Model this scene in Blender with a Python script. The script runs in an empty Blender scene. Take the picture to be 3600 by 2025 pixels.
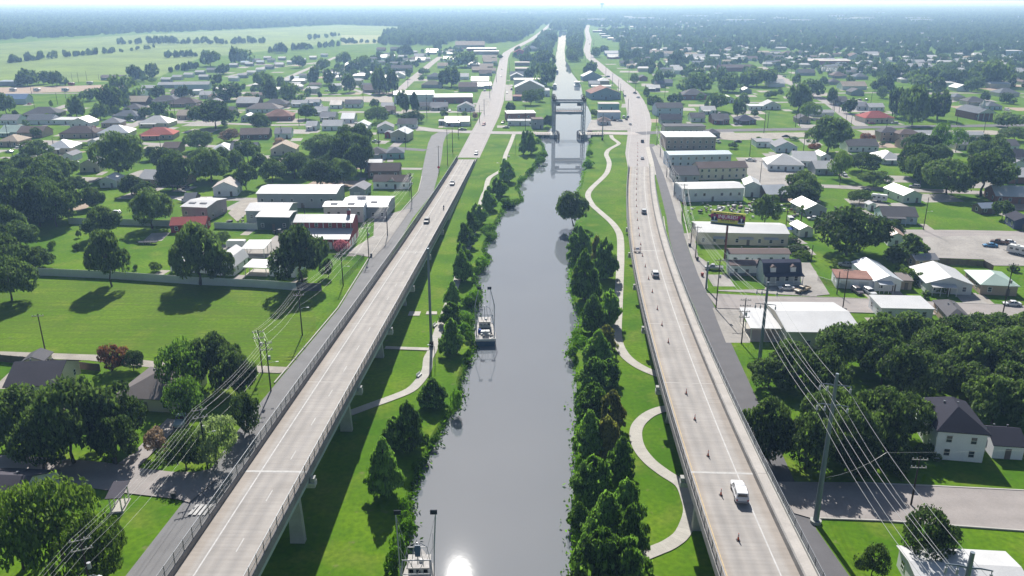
import bpy, bmesh, math, random
import numpy as np
from mathutils import Vector, Matrix
from mathutils.geometry import tessellate_polygon

sc = bpy.context.scene
COL = sc.collection
# ------------------------------------------------------------------ camera, sky, sun, exposure
cam = bpy.data.cameras.new('camera'); camo = bpy.data.objects.new('camera', cam); COL.objects.link(camo)
camo.location = (0, 0, 80); camo.rotation_euler = (math.radians(90-19.473), 0, 0)
cam.lens = 28.55; cam.sensor_width = 36; cam.clip_start = 1; cam.clip_end = 90000
sc.camera = camo
SUN_EL, SUN_AZ = math.radians(39.0), math.radians(-4.5)      # ahead of the camera, a little to its left
w = bpy.data.worlds.new('World'); sc.world = w; w.use_nodes = True
nt = w.node_tree; bg = nt.nodes['Background']
sky = nt.nodes.new('ShaderNodeTexSky'); sky.sky_type = 'NISHITA'; sky.sun_disc = False
sky.sun_elevation = SUN_EL; sky.sun_rotation = SUN_AZ; sky.air_density = 1.0; sky.dust_density = 1.3; sky.ozone_density = 1.5
nt.links.new(sky.outputs[0], bg.inputs[0]); bg.inputs[1].default_value = 0.057
sl = bpy.data.lights.new('sun', 'SUN'); sl.energy = 5.0; sl.angle = math.radians(0.53); sl.color = (1.0, .975, .935)
so = bpy.data.objects.new('sun', sl); COL.objects.link(so); so.location = (-20, 200, 150)
sd = Vector((math.sin(SUN_AZ)*math.cos(SUN_EL), math.cos(SUN_AZ)*math.cos(SUN_EL), math.sin(SUN_EL)))
so.rotation_euler = sd.to_track_quat('Z', 'Y').to_euler()
vs = sc.view_settings; vs.view_transform = 'Standard'; vs.look = 'None'; vs.exposure = 0.58; vs.gamma = 1.0; vs.use_curve_mapping = False
cy = sc.cycles; cy.max_bounces = 5; cy.diffuse_bounces = 2; cy.glossy_bounces = 2; cy.transmission_bounces = 2; cy.transparent_max_bounces = 10
cy.volume_bounces = 0; cy.use_denoising = True; cy.caustics_reflective = False; cy.caustics_refractive = False; cy.sample_clamp_indirect = 4

# ------------------------------------------------------------------ helpers
rnd = random.Random(11)
MATS = {}
def mat(name, col, rough=.85, var=.18, scale=.6, scale2=6.0, metallic=0, spec=.3, bump=0, bscale=20, coord='pos', wave=None, alpha=1, trans=None, island=False, hue=None):
    """plain procedural material: base colour broken up by two noises"""
    if name in MATS: return MATS[name]
    m = bpy.data.materials.new(name); m.use_nodes = True; MATS[name] = m
    t = m.node_tree; N = t.nodes; L = t.links; b = N['Principled BSDF']; out = N['Material Output']
    b.inputs['Roughness'].default_value = rough; b.inputs['Metallic'].default_value = metallic; b.inputs['Specular IOR Level'].default_value = spec
    if coord == 'pos': src = N.new('ShaderNodeNewGeometry').outputs['Position']
    else: src = N.new('ShaderNodeTexCoord').outputs['Object']
    def noise(s, det=3):
        n = N.new('ShaderNodeTexNoise'); n.inputs['Scale'].default_value = s; n.inputs['Detail'].default_value = det; L.new(src, n.inputs['Vector']); return n.outputs['Fac']
    def math_(op, a, bb):
        n = N.new('ShaderNodeMath'); n.operation = op
        for i, q in enumerate((a, bb)):
            if isinstance(q, (int, float)): n.inputs[i].default_value = q
            else: L.new(q, n.inputs[i])
        return n.outputs[0]
    f = math_('ADD', math_('MULTIPLY', noise(scale), .6), math_('MULTIPLY', noise(scale2), .4))
    if wave:
        wv = N.new('ShaderNodeTexWave'); wv.bands_direction = wave[0]; wv.inputs['Scale'].default_value = wave[1]; wv.inputs['Distortion'].default_value = wave[3]; L.new(src, wv.inputs['Vector'])
        f = math_('ADD', math_('MULTIPLY', f, 1-wave[2]), math_('MULTIPLY', wv.outputs['Fac'], wave[2]))
    if island:
        g = N.new('ShaderNodeNewGeometry'); oi = N.new('ShaderNodeObjectInfo'); f = math_('ADD', math_('ADD', math_('MULTIPLY', f, .35), math_('MULTIPLY', g.outputs['Random Per Island'], .45)), math_('MULTIPLY', math_('SUBTRACT', oi.outputs['Random'], .2), .32))
    mr = N.new('ShaderNodeMapRange'); L.new(f, mr.inputs[0]); mr.inputs[1].default_value = .28; mr.inputs[2].default_value = .72
    mx = N.new('ShaderNodeMix'); mx.data_type = 'RGBA'; L.new(mr.outputs[0], mx.inputs[0])
    c2 = hue or col
    mx.inputs[6].default_value = tuple(max(0, c*(1-var)) for c in col)+(1,); mx.inputs[7].default_value = tuple(min(1, c*(1+var)) for c in c2)+(1,)
    L.new(mx.outputs[2], b.inputs['Base Color'])
    if bump:
        bp = N.new('ShaderNodeBump'); bp.inputs['Strength'].default_value = bump; bp.inputs['Distance'].default_value = .1
        L.new(noise(bscale, 4), bp.inputs['Height']); L.new(bp.outputs[0], b.inputs['Normal'])
    if trans:
        tr = N.new('ShaderNodeBsdfTranslucent'); ms = N.new('ShaderNodeMixShader'); ms.inputs[0].default_value = trans[0]
        hs = N.new('ShaderNodeMix'); hs.data_type = 'RGBA'; hs.blend_type = 'MULTIPLY'; hs.inputs[0].default_value = 1; L.new(mx.outputs[2], hs.inputs[6]); hs.inputs[7].default_value = trans[1]+(1,)
        L.new(hs.outputs[2], tr.inputs['Color']); L.new(b.outputs[0], ms.inputs[1]); L.new(tr.outputs[0], ms.inputs[2]); L.new(ms.outputs[0], out.inputs[0])
    if alpha < 1:
        tp = N.new('ShaderNodeBsdfTransparent'); ms = N.new('ShaderNodeMixShader'); ms.inputs[0].default_value = alpha
        L.new(tp.outputs[0], ms.inputs[1]); L.new(b.outputs[0], ms.inputs[2]); L.new(ms.outputs[0], out.inputs[0])
    return m
class MB:
    """collects polygons; build() links them as ONE mesh object"""
    def __init__(s): s.v = []; s.f = []; s.mi = []; s.uv = {}
    def poly(s, pts, m=0):
        i = len(s.v); s.v += [tuple(p) for p in pts]; s.f.append(tuple(range(i, i+len(pts)))); s.mi.append(m); return s
    def hexa(s, b, t, m=0):
        """closed solid between two rings of equal length (bottom anticlockwise seen from above)"""
        n = len(b); i = len(s.v); s.v += [tuple(p) for p in b]+[tuple(p) for p in t]
        s.f.append(tuple(range(i+n-1, i-1, -1))); s.f.append(tuple(range(i+n, i+2*n)))
        for k in range(n): k2 = (k+1) % n; s.f.append((i+k, i+k2, i+n+k2, i+n+k))
        s.mi += [m]*(n+2); return s
    def box(s, c, d, m=0, rz=0, tp=1.0):
        x, y, z = c; hx, hy, hz = d[0]/2, d[1]/2, d[2]/2; ca, sa = math.cos(rz), math.sin(rz)
        r = lambda a, b_, zz, k: (x+(a*ca-b_*sa)*k, y+(a*sa+b_*ca)*k, zz)
        q = [(-hx, -hy), (hx, -hy), (hx, hy), (-hx, hy)]
        return s.hexa([r(a, b_, z-hz, 1) for a, b_ in q], [r(a, b_, z+hz, tp) for a, b_ in q], m)
    def tube(s, a, b, r, n=6, r2=None, m=0):
        a = Vector(a); b = Vector(b); d = (b-a)
        if d.length < 1e-6: return s
        d.normalize(); u = d.orthogonal().normalized(); v = d.cross(u); r2 = r if r2 is None else r2
        ring = lambda p, rr: [tuple(p+(u*math.cos(2*math.pi*k/n)+v*math.sin(2*math.pi*k/n))*rr) for k in range(n)]
        return s.hexa(ring(a, r), ring(b, r2), m)
    def mesh(s, name, mats):
        me = bpy.data.meshes.new(name); me.from_pydata(s.v, [], s.f)
        for m in (mats if isinstance(mats, (list, tuple)) else [mats]): me.materials.append(m)
        if any(s.mi): me.polygons.foreach_set('material_index', s.mi)
        return me
    def build(s, name, mats, parent=None, loc=None, rz=0): return put(name, s.mesh(name, mats), parent, loc, rz)
def put(name, me, parent=None, loc=None, rz=0):
    o = bpy.data.objects.new(name, me); COL.objects.link(o)
    if parent is not None: o.parent = parent
    if loc is not None: o.location = loc
    if rz: o.rotation_euler = (0, 0, rz)
    return o
def tag(o, label, cat, group=None):
    o['label'] = label; o['category'] = cat
    if group: o['group'] = group
    return o
def thing(name, label, cat, loc, rz=0, group=None):
    o = bpy.data.objects.new(name, None); COL.objects.link(o); o.location = loc; o.rotation_euler = (0, 0, rz); o.empty_display_size = .5
    return tag(o, label, cat, group)
def struct(o): o['kind'] = 'structure'; return o
def stuff(o): o['kind'] = 'stuff'; return o
def flat_mesh(name, pts, z, m):
    tris = tessellate_polygon([[Vector((p[0], p[1], 0)) for p in pts]])
    mb = MB()
    for t in tris:
        q = [pts[i] for i in t]
        if (q[1][0]-q[0][0])*(q[2][1]-q[0][1])-(q[1][1]-q[0][1])*(q[2][0]-q[0][0]) < 0: q.reverse()
        mb.poly([(a, b, z) for a, b in q])
    return mb.build(name, m)

# ------------------------------------------------------------------ materials of the setting
def grass(name, dark, mid, dry, stripe=0):
    m = bpy.data.materials.new(name); m.use_nodes = True; t = m.node_tree; N = t.nodes; L = t.links; b = N['Principled BSDF']; b.inputs['Roughness'].default_value = .95; b.inputs['Specular IOR Level'].default_value = .05
    g = N.new('ShaderNodeNewGeometry'); src = g.outputs['Position']
    def nz(s, d=4, st=(1, 1, 1)):
        mp = N.new('ShaderNodeMapping'); mp.inputs['Scale'].default_value = st; L.new(src, mp.inputs[0]); n = N.new('ShaderNodeTexNoise'); n.inputs['Scale'].default_value = s; n.inputs['Detail'].default_value = d; L.new(mp.outputs[0], n.inputs['Vector']); return n.outputs['Fac']
    def mr(f, a, b_, lo=0, hi=1): n = N.new('ShaderNodeMapRange'); L.new(f, n.inputs[0]); n.inputs[1].default_value = a; n.inputs[2].default_value = b_; n.inputs[3].default_value = lo; n.inputs[4].default_value = hi; return n.outputs[0]
    def mx(f, a, b_, mode='MIX'):
        n = N.new('ShaderNodeMix'); n.data_type = 'RGBA'; n.blend_type = mode; L.new(f, n.inputs[0])
        for i, q in ((6, a), (7, b_)):
            if isinstance(q, tuple): n.inputs[i].default_value = q+(1,)
            else: L.new(q, n.inputs[i])
        return n.outputs[2]
    c_ = mx(mr(nz(.05), .35, .65), dark, mid); c_ = mx(mr(nz(.11, 6), .52, .74, 0, .75), c_, dry)
    c_ = mx(mr(nz(.016, 5), .58, .74, 0, .35), c_, (.17, .155, .06))
    c_ = mx(mr(nz(1.1, 5), .3, .7, .0, .62), c_, (.045, .10, .010)); c_ = mx(mr(nz(.5, 6), .63, .76, 0, .5), c_, (.22, .185, .11))
    if stripe: c_ = mx(mr(nz(.5, 2, (.06, 1.4, 1)), .42, .58, 0, stripe), c_, (.085, .13, .02))
    L.new(c_, b.inputs['Base Color']); return m
GRASS = grass('grass', (.062, .158, .006), (.138, .245, .011), (.215, .255, .04))
MOWN = grass('mown_field_grass', (.095, .185, .008), (.140, .235, .012), (.21, .25, .035), .55)
GM = {'asphalt': mat('asphalt', (.125, .122, .13), .9, .16, .25, 4, spec=.25), 'oldasphalt': mat('weathered_asphalt', (.19, .187, .19), .9, .16, .25, 4, spec=.25), 'roadgrey': mat('worn_road', (.34, .315, .305), .9, .14, .2, 3, spec=.25),
 'roadpale': mat('pale_road', (.40, .36, .34), .9, .14, .25, 3), 'concrete': mat('street_concrete', (.30, .272, .258), .9, .16, .18, 2.5, wave=('Y', .07, .12, 4)),
 'oldconcrete': mat('stained_concrete', (.31, .29, .268), .92, .3, .12, 1.2), 'gravel': mat('gravel', (.33, .30, .26), .95, .28, .3, 3), 'dirt': mat('bare_dirt', (.34, .26, .20), .95, .25, .2, 2),
 'path': mat('path_concrete', (.44, .415, .37), .9, .1, .3, 4), 'field': mat('crop_grass', (.085, .158, .013), .95, .3, .012, .06, hue=(.145, .215, .024)), 'fieldpale': mat('dry_field', (.22, .26, .10), .95, .25, .01, .05)}
SLABS = [mat('path_slab_'+n_, tuple(v*k for v in (.42, .40, .36)), .9, .14, .4, 4) for n_, k in (('pale', 1.03), ('mid', 1.0), ('dark', .96))]
def water_mat():
    m = bpy.data.materials.new('river_water'); m.use_nodes = True; t = m.node_tree; N = t.nodes; L = t.links; b = N['Principled BSDF']
    b.inputs['Roughness'].default_value = .02; b.inputs['IOR'].default_value = 1.333; b.inputs['Specular IOR Level'].default_value = 1.0
    g = N.new('ShaderNodeNewGeometry')
    n = N.new('ShaderNodeTexNoise'); n.inputs['Scale'].default_value = .035; n.inputs['Detail'].default_value = 3; L.new(g.outputs['Position'], n.inputs['Vector'])
    mx = N.new('ShaderNodeMix'); mx.data_type = 'RGBA'; L.new(n.outputs['Fac'], mx.inputs[0]); mx.inputs[6].default_value = (.142, .158, .178, 1); mx.inputs[7].default_value = (.172, .186, .202, 1); L.new(mx.outputs[2], b.inputs['Base Color'])  # blue-grey of the reflected sky is put into the water's base colour
    n2 = N.new('ShaderNodeTexNoise'); n2.inputs['Scale'].default_value = 1.1; n2.inputs['Detail'].default_value = 4; L.new(g.outputs['Position'], n2.inputs['Vector'])
    bp = N.new('ShaderNodeBump'); bp.inputs['Strength'].default_value = .014; bp.inputs['Distance'].default_value = .1; L.new(n2.outputs['Fac'], bp.inputs['Height']); L.new(bp.outputs[0], b.inputs['Normal'])
    return m

# ------------------------------------------------------------------ surveyed positions (metres, camera foot at the origin, +Y ahead)
LANDMARKS=[
('the lift bridge',35,511),
('the billboard',69,253),
('the red barn',-75,265),
('the brick church',334.8,596.8),
('the red-roofed corner store',254.4,577.3),
('the glaring white warehouse',-82.6,699.5),
('the school block',403.9,1127.4),
('the red tiled roof',-217.8,505.0),
('the beige barn',-67.2,499.0),
('the blue-roofed hall',-411.0,684.6),
('the long brick chapel',269.0,1012.0),
('the tan brick block',101.6,472.1),
('the two-storey white house',83.2,136.7),
('the cream house',-74.8,156.8),
('the silver bungalow',109.8,232.4),
('the teal store',75.2,645.2),
('the rust-brown shed',79.4,725.0),
('the pale blue garage block',-307.0,801.6),
('the grey mobile home',-427.0,897.1),
('the white farmhouse',149.1,1098.0),
('the steel shed',-502.1,835.2),
('the channel bend',70,1000),
('the brick ranch house',-166.1,588.2),
('the parking lot',160,270),
('the mown field',-95,190),
('the massive oak',111.4,259.4),
('the wooden fence',-105,171),
('the trawler',-6,185),
('the leaning oak',23.2,296.6),
]
LBW=[(-16.8,-120.0),(-16.8,30.0),(-15.8,100.03),(-16.51,106.21),(-16.74,113.05),(-17.4,118.66),(-17.41,122.65),(-16.39,130.86),(-14.78,140.52),(-13.24,147.73),(-11.41,153.19),(-11.07,159.31),(-11.6,163.18),(-10.94,172.8),(-9.74,180.33),(-9.54,186.78),(-10.44,195.42),(-10.56,209.77),(-9.19,217.11),(-9.28,224.92),(-11.15,232.03),(-11.26,239.54),(-8.92,250.25),(-7.35,255.93),(-9.84,264.91),(-9.28,276.12),(-5.91,283.79),(-7.34,293.71),(-5.13,311.37),(-3.17,326.51),(0.67,332.25),(4.09,340.6),(3.35,353.22),(2.24,365.06),(4.22,380.94),(9.39,401.45),(13.37,424.11),(18.24,451.35),(17.77,491.59),(16.79,511.72),(22.0,527.87),(27.21,557.05),(29.9,610.69),(33.75,712.5),(38.46,788.4),(43.81,867.01),(51.84,980.27),(57.78,1069.55),(60.05,1176.15),(72.91,1390.44),(87.29,1620.97),(130.59,2362.58)]
RBW=[(9.99,-120.0),(8.99,30.0),(8.99,100.03),(9.9,113.05),(11.95,133.17),(12.91,143.65),(14.35,162.52),(14.72,167.83),(14.79,175.0),(13.68,181.12),(15.27,191.02),(17.37,196.33),(18.39,204.79),(17.69,214.97),(17.24,224.92),(19.98,261.85),(21.79,284.67),(24.47,301.33),(27.75,315.56),(28.82,343.05),(29.6,358.51),(31.31,365.06),(34.6,390.16),(38.83,420.47),(44.35,468.43),(49.15,506.54),(54.42,557.05),(60.09,625.67),(64.29,754.05),(70.52,852.88),(71.0,945.09),(71.1,989.47),(75.55,1102.92),(77.38,1216.44),(91.08,1466.42),(107.27,1697.45),(151.55,2362.58)]
STRIPS=[
('road','oldasphalt',1,[(-49.69,19.7),(-57.03,98.6),(-55.65,117.45),(-54.47,130.34),(-53.97,145.3),(-52.31,162.79),(-47.69,209.4),(-46.79,255.75),(-45.19,307.71),(-41.32,354.17),(-43.94,388.25),(-46.86,433.6),(-50.02,485.31),(-50.56,513.52),(-46.82,532.09)],[(-43.31,20.3),(-50.64,98.99),(-49.27,116.93),(-48.09,129.96),(-47.59,144.87),(-45.94,162.16),(-41.3,209.02),(-40.4,255.59),(-38.8,307.35),(-34.92,354.01),(-35.95,388.68),(-37.88,434.12),(-41.03,485.73),(-41.58,513.0),(-38.94,530.7)]),
('road','roadgrey',2,[(-29.51,438.01),(-26.62,521.63),(-23.51,603.39),(-20.85,703.81),(-19.36,842.38),(-18.42,968.19),(-17.74,1244.03),(-14.22,1380.84),(5.71,1587.28),(35.07,1851.28),(67.88,2236.92),(124.38,2977.18),(160.99,3450.98)],[(-17.52,437.52),(-13.63,521.08),(-9.52,602.91),(-6.85,703.6),(-6.36,842.31),(-6.42,968.15),(-5.74,1243.91),(-2.25,1380.02),(17.64,1586.03),(47.02,1850.14),(79.84,2235.97),(136.34,2976.26),(172.95,3450.05)]),
('road','roadgrey',2,[(58.94,409.67),(63.01,450.83),(73.2,517.02),(79.79,570.17),(87.32,626.6),(96.08,704.48),(103.74,779.01),(105.8,870.8),(107.23,1005.58),(109.04,1136.58),(110.26,1244.22),(122.13,1448.82),(161.67,1851.23),(208.09,2439.57),(259.37,2977.29)],[(69.86,408.33),(75.87,448.94),(87.03,514.84),(96.62,567.77),(104.2,624.61),(112.01,702.92),(117.72,778.32),(118.8,870.65),(119.23,1005.46),(121.03,1136.43),(122.25,1243.72),(134.09,1447.81),(173.63,1850.19),(220.05,2438.54),(271.31,2976.15)]),
('road','roadgrey',3,[(-62.79,553.1),(-48.61,540.36),(-19.2,532.27),(0.51,530.15),(15.48,530.16)],[(-70.05,544.83),(-53.36,530.44),(-21.46,521.5),(-0.17,519.17),(15.48,519.16)]),
('road','roadpale',3,[(55.3,530.12),(72.65,527.93),(80.65,527.95)],[(53.92,519.2),(71.72,516.97),(80.65,516.95)]),
('road','asphalt',3,[(79.03,527.71),(93.72,532.24),(135.2,540.84),(196.19,546.67),(233.43,554.4),(275.78,558.71),(360.15,564.91)],[(82.28,517.2),(96.22,521.53),(136.73,529.95),(197.7,535.77),(235.08,543.53),(276.69,547.74),(360.95,553.94)]),
('road','asphalt',1,[(84.22,482.28),(83.88,465.66),(80.89,435.61),(76.02,394.98),(73.12,367.6),(69.39,336.14),(66.2,309.29),(61.64,277.65),(59.09,254.2),(57.04,226.79),(56.02,207.17),(54.53,187.75),(48.89,109.87),(52.79,60.22)],[(78.22,482.41),(77.89,466.09),(74.93,436.26),(70.46,395.6),(67.55,368.23),(63.82,336.8),(60.65,310.02),(56.09,278.36),(53.51,254.71),(51.45,227.16),(50.43,207.53),(48.94,188.15),(43.29,109.94),(47.21,59.78)]),
('street','concrete',2,[(232.99,557.12),(243.01,611.34),(258.61,685.53),(268.61,761.95),(286.29,886.3),(316.89,1078.8)],[(241.84,555.49),(251.83,609.58),(267.48,684.02),(277.52,760.72),(295.19,884.94),(325.78,1077.39)]),
('street','concrete',2,[(545.63,1304.42),(516.62,1186.85),(495.76,1088.37)],[(536.89,1306.57),(507.85,1188.88),(486.95,1090.24)]),
('track','gravel',2,[(-129.48,180.63),(-99.48,178.16),(-80.82,173.66)],[(-129.75,177.44),(-99.94,174.99),(-81.57,170.55)]),
('street','oldconcrete',2,[(-149.84,346.75),(-128.41,344.26),(-101.63,341.69),(-106.11,348.43)],[(-150.53,340.79),(-129.01,338.29),(-99.87,335.95),(-100.27,349.81)]),
('street','concrete',2,[(-322.72,491.92),(-277.02,491.9),(-251.61,498.26),(-216.46,487.01),(-170.98,477.74)],[(-322.72,483.92),(-276.3,483.94),(-252.26,490.29),(-218.44,479.26),(-172.58,469.9)]),
('street','concrete',2,[(-257.52,500.29),(-257.48,532.29),(-261.49,558.9),(-266.46,591.97)],[(-250.52,500.28),(-250.49,532.77),(-254.56,559.94),(-259.53,593.01)]),
('street','concrete',2,[(-254.27,572.45),(-218.01,575.7),(-163.71,562.91),(-117.65,567.32)],[(-253.63,565.48),(-218.75,568.74),(-164.29,555.93),(-116.99,560.35)]),
('street','oldconcrete',2,[(-231.39,429.45),(-277.34,435.28)],[(-230.76,434.41),(-276.71,440.24)]),
('road','concrete',3,[(-479.6,760.95),(-349.39,767.74),(-237.32,760.95),(-153.97,753.18)],[(-479.29,754.96),(-349.39,761.74),(-237.77,754.97),(-154.52,747.2)]),
('street','concrete',2,[(-376.9,570.87),(-360.62,600.68),(-360.33,627.05),(-362.25,653.44),(-366.07,674.98)],[(-369.87,567.06),(-352.94,598.43),(-352.33,627.27),(-354.31,654.39),(-358.19,676.37)]),
('street','oldconcrete',2,[(-132.16,634.0),(-79.55,631.66),(-20.97,636.35)],[(-132.56,625.01),(-79.36,622.66),(-20.26,627.38)]),
('street','concrete',2,[(-110.54,784.52),(-112.47,885.57),(-112.9,995.9),(-113.96,1161.63),(-113.28,1274.03)],[(-101.54,784.69),(-103.47,885.67),(-103.9,995.95),(-104.96,1161.64),(-104.28,1273.98)]),
('street','asphalt',2,[(-50.01,457.22),(-61.24,461.67),(-72.47,467.54)],[(-47.44,463.73),(-58.32,468.03),(-69.22,473.74)]),
('street','oldconcrete',2,[(-45.5,404.04),(-63.37,405.07)],[(-45.21,409.03),(-63.08,410.06)]),
('street','oldconcrete',2,[(-323.13,933.75),(-310.91,1046.45),(-270.82,1162.61)],[(-317.16,933.1),(-305.06,1045.11),(-265.15,1160.65)]),
('street','oldconcrete',2,[(-248.83,870.54),(-256.97,1025.09),(-271.05,1305.32)],[(-241.84,870.91),(-249.98,1025.45),(-264.06,1305.67)]),
('track','fieldpale',3,[(-839.53,1345.98),(-812.06,1429.0),(-818.22,1567.87)],[(-835.74,1344.73),(-808.08,1428.62),(-814.22,1568.05)]),
('track','fieldpale',3,[(-648.6,1245.47),(-580.1,1245.47),(-521.38,1245.47)],[(-648.6,1242.47),(-580.1,1242.47),(-521.38,1242.47)]),
('street','concrete',2,[(315.67,1064.64),(276.73,1104.31),(222.53,1085.98)],[(320.62,1069.59),(278.29,1111.13),(220.34,1092.63)]),
('street','oldconcrete',2,[(262.57,683.18),(231.28,688.73),(197.55,685.92),(164.28,685.92)],[(263.78,690.07),(231.58,695.73),(197.26,692.91),(164.28,692.92)]),
('street','concrete',2,[(249.08,617.6),(298.47,628.41),(386.72,720.99)],[(250.62,610.77),(302.66,622.81),(391.78,716.15)]),
('street','oldconcrete',2,[(272.77,764.82),(341.1,770.53),(469.51,764.83)],[(273.36,757.85),(341.1,763.53),(469.2,757.84)]),
('street','oldconcrete',2,[(-303.75,640.44),(-243.57,644.49),(-160.03,640.44)],[(-303.34,634.45),(-243.57,638.49),(-160.32,634.45)]),
('street','oldconcrete',2,[(-171.19,836.98),(-121.63,747.13),(-108.79,785.81)],[(-176.43,834.07),(-125.24,742.34),(-103.29,783.41)]),
('path','path',2,[(63.74,515.5),(63.59,513.22),(63.38,509.97),(63.2,506.36),(63.18,503.04),(63.38,500.0),(63.75,496.91),(64.14,493.89),(64.41,491.11),(64.61,488.78),(64.8,486.71),(64.8,484.54),(64.41,482.05),(63.48,479.19),(62.19,476.15),(60.79,473.11),(59.54,470.23),(58.47,467.58),(57.44,465.07),(56.49,462.53),(55.65,459.78),(54.89,456.68),(54.21,453.35),(53.63,449.94),(53.19,446.6),(52.95,443.38),(52.87,440.15),(52.83,436.88),(52.74,433.56),(52.59,430.32),(52.45,427.13),(52.22,423.75),(51.84,419.94),(51.27,415.48),(50.55,410.53),(49.74,405.56),(48.91,401.0),(48.2,397.46),(47.54,394.53),(46.65,391.17),(45.27,386.33),(42.99,379.16),(40.07,370.43),(37.25,361.52),(35.26,353.84),(34.34,347.69),(34.08,342.31),(34.19,337.44),(34.39,332.88),(34.68,328.82),(35.2,325.29),(35.84,321.88),(36.48,318.29),(37.16,314.4),(37.91,310.42),(38.64,306.46),(39.22,302.66),(39.65,299.09),(39.97,295.67),(40.18,292.38),(40.29,289.2),(40.32,286.41),(40.24,283.93),(40.06,281.18),(39.73,277.6),(39.23,272.92),(38.58,267.49),(37.83,261.59),(37.03,255.5),(36.16,249.08),(35.19,242.24),(34.21,235.4),(33.29,228.99),(32.45,222.99),(31.63,217.23),(30.88,211.85),(30.19,207.01),(29.58,202.79),(29.03,199.1),(28.55,195.84),(28.18,192.87),(27.89,190.25),(27.7,188.03),(27.59,186.04),(27.59,184.09),(27.68,182.13),(27.87,180.26),(28.14,178.5),(28.51,176.89),(28.96,175.43),(29.51,174.1),(30.15,172.86),(30.83,171.69),(31.66,170.53),(32.66,169.37),(33.6,168.35),(34.27,167.62)],[(61.29,515.65),(61.15,513.38),(60.93,510.11),(60.75,506.44),(60.73,502.97),(60.94,499.77),(61.32,496.6),(61.7,493.61),(61.97,490.88),(62.17,488.56),(62.36,486.59),(62.36,484.74),(62.03,482.64),(61.19,480.05),(59.95,477.14),(58.55,474.11),(57.29,471.18),(56.2,468.51),(55.16,465.96),(54.17,463.31),(53.29,460.43),(52.5,457.22),(51.8,453.8),(51.21,450.3),(50.75,446.85),(50.5,443.5),(50.42,440.19),(50.39,436.93),(50.29,433.65),(50.15,430.43),(50.0,427.27),(49.78,423.95),(49.41,420.22),(48.84,415.81),(48.13,410.91),(47.32,405.97),(46.5,401.46),(45.8,397.97),(45.16,395.11),(44.29,391.82),(42.93,387.05),(40.66,379.92),(37.74,371.19),(34.9,362.21),(32.86,354.34),(31.9,347.94),(31.63,342.35),(31.74,337.36),(31.94,332.74),(32.25,328.56),(32.78,324.88),(33.43,321.44),(34.07,317.86),(34.75,313.96),(35.5,309.97),(36.22,306.05),(36.8,302.33),(37.21,298.83),(37.52,295.48),(37.73,292.25),(37.84,289.14),(37.87,286.43),(37.8,284.05),(37.61,281.39),(37.29,277.84),(36.79,273.2),(36.15,267.79),(35.4,261.9),(34.6,255.83),(33.73,249.42),(32.76,242.58),(31.78,235.75),(30.87,229.33),(30.02,223.34),(29.21,217.57),(28.45,212.19),(27.77,207.35),(27.15,203.15),(26.6,199.46),(26.13,196.17),(25.75,193.15),(25.46,190.49),(25.25,188.21),(25.14,186.11),(25.14,184.04),(25.24,181.96),(25.43,179.95),(25.74,178.05),(26.14,176.26),(26.66,174.6),(27.29,173.08),(27.99,171.68),(28.78,170.35),(29.74,169.01),(30.83,167.75),(31.8,166.69),(32.47,165.97)]),
('path','path',2,[(33.16,149.81),(32.74,149.71),(32.2,149.59),(31.66,149.43),(31.14,149.18),(30.56,148.8),(29.9,148.3),(29.24,147.72),(28.62,147.05),(28.0,146.27),(27.38,145.38),(26.81,144.44),(26.35,143.51),(26.0,142.6),(25.73,141.67),(25.52,140.7),(25.37,139.66),(25.27,138.53),(25.22,137.34),(25.25,136.14),(25.35,134.99),(25.55,133.87),(25.82,132.74),(26.16,131.63),(26.53,130.6),(26.94,129.67),(27.41,128.79),(27.92,127.9),(28.44,127.03),(29.01,126.19),(29.66,125.32),(30.33,124.33),(30.86,123.15),(31.14,121.89),(31.22,120.63),(31.22,119.44),(31.18,118.32),(31.16,117.28),(31.11,116.22),(30.97,115.08),(30.68,113.84),(30.2,112.45),(29.59,110.95),(28.91,109.49),(28.22,108.23),(27.51,107.23),(26.78,106.43),(26.08,105.8),(25.43,105.24),(24.77,104.74),(24.12,104.34),(23.53,104.01),(22.96,103.68),(22.33,103.31),(21.68,102.95),(21.08,102.61),(20.56,102.29),(20.07,101.94),(19.58,101.56),(19.15,101.21),(18.84,100.96)],[(32.59,152.2),(32.19,152.1),(31.57,151.96),(30.77,151.71),(29.94,151.31),(29.15,150.8),(28.35,150.19),(27.54,149.47),(26.76,148.65),(26.03,147.73),(25.32,146.71),(24.67,145.61),(24.11,144.5),(23.68,143.39),(23.35,142.27),(23.11,141.13),(22.93,139.95),(22.82,138.68),(22.77,137.36),(22.81,136.0),(22.92,134.67),(23.15,133.37),(23.46,132.09),(23.84,130.86),(24.26,129.69),(24.74,128.6),(25.27,127.6),(25.81,126.66),(26.37,125.72),(27.01,124.77),(27.67,123.9),(28.19,123.12),(28.53,122.39),(28.71,121.55),(28.77,120.56),(28.77,119.48),(28.73,118.38),(28.71,117.36),(28.67,116.43),(28.56,115.52),(28.32,114.53),(27.91,113.31),(27.34,111.93),(26.72,110.59),(26.13,109.51),(25.6,108.75),(25.05,108.16),(24.47,107.64),(23.89,107.15),(23.37,106.75),(22.88,106.44),(22.33,106.14),(21.74,105.8),(21.12,105.44),(20.48,105.09),(19.83,104.72),(19.2,104.33),(18.61,103.91),(18.06,103.48),(17.61,103.11),(17.3,102.87)]),
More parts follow.
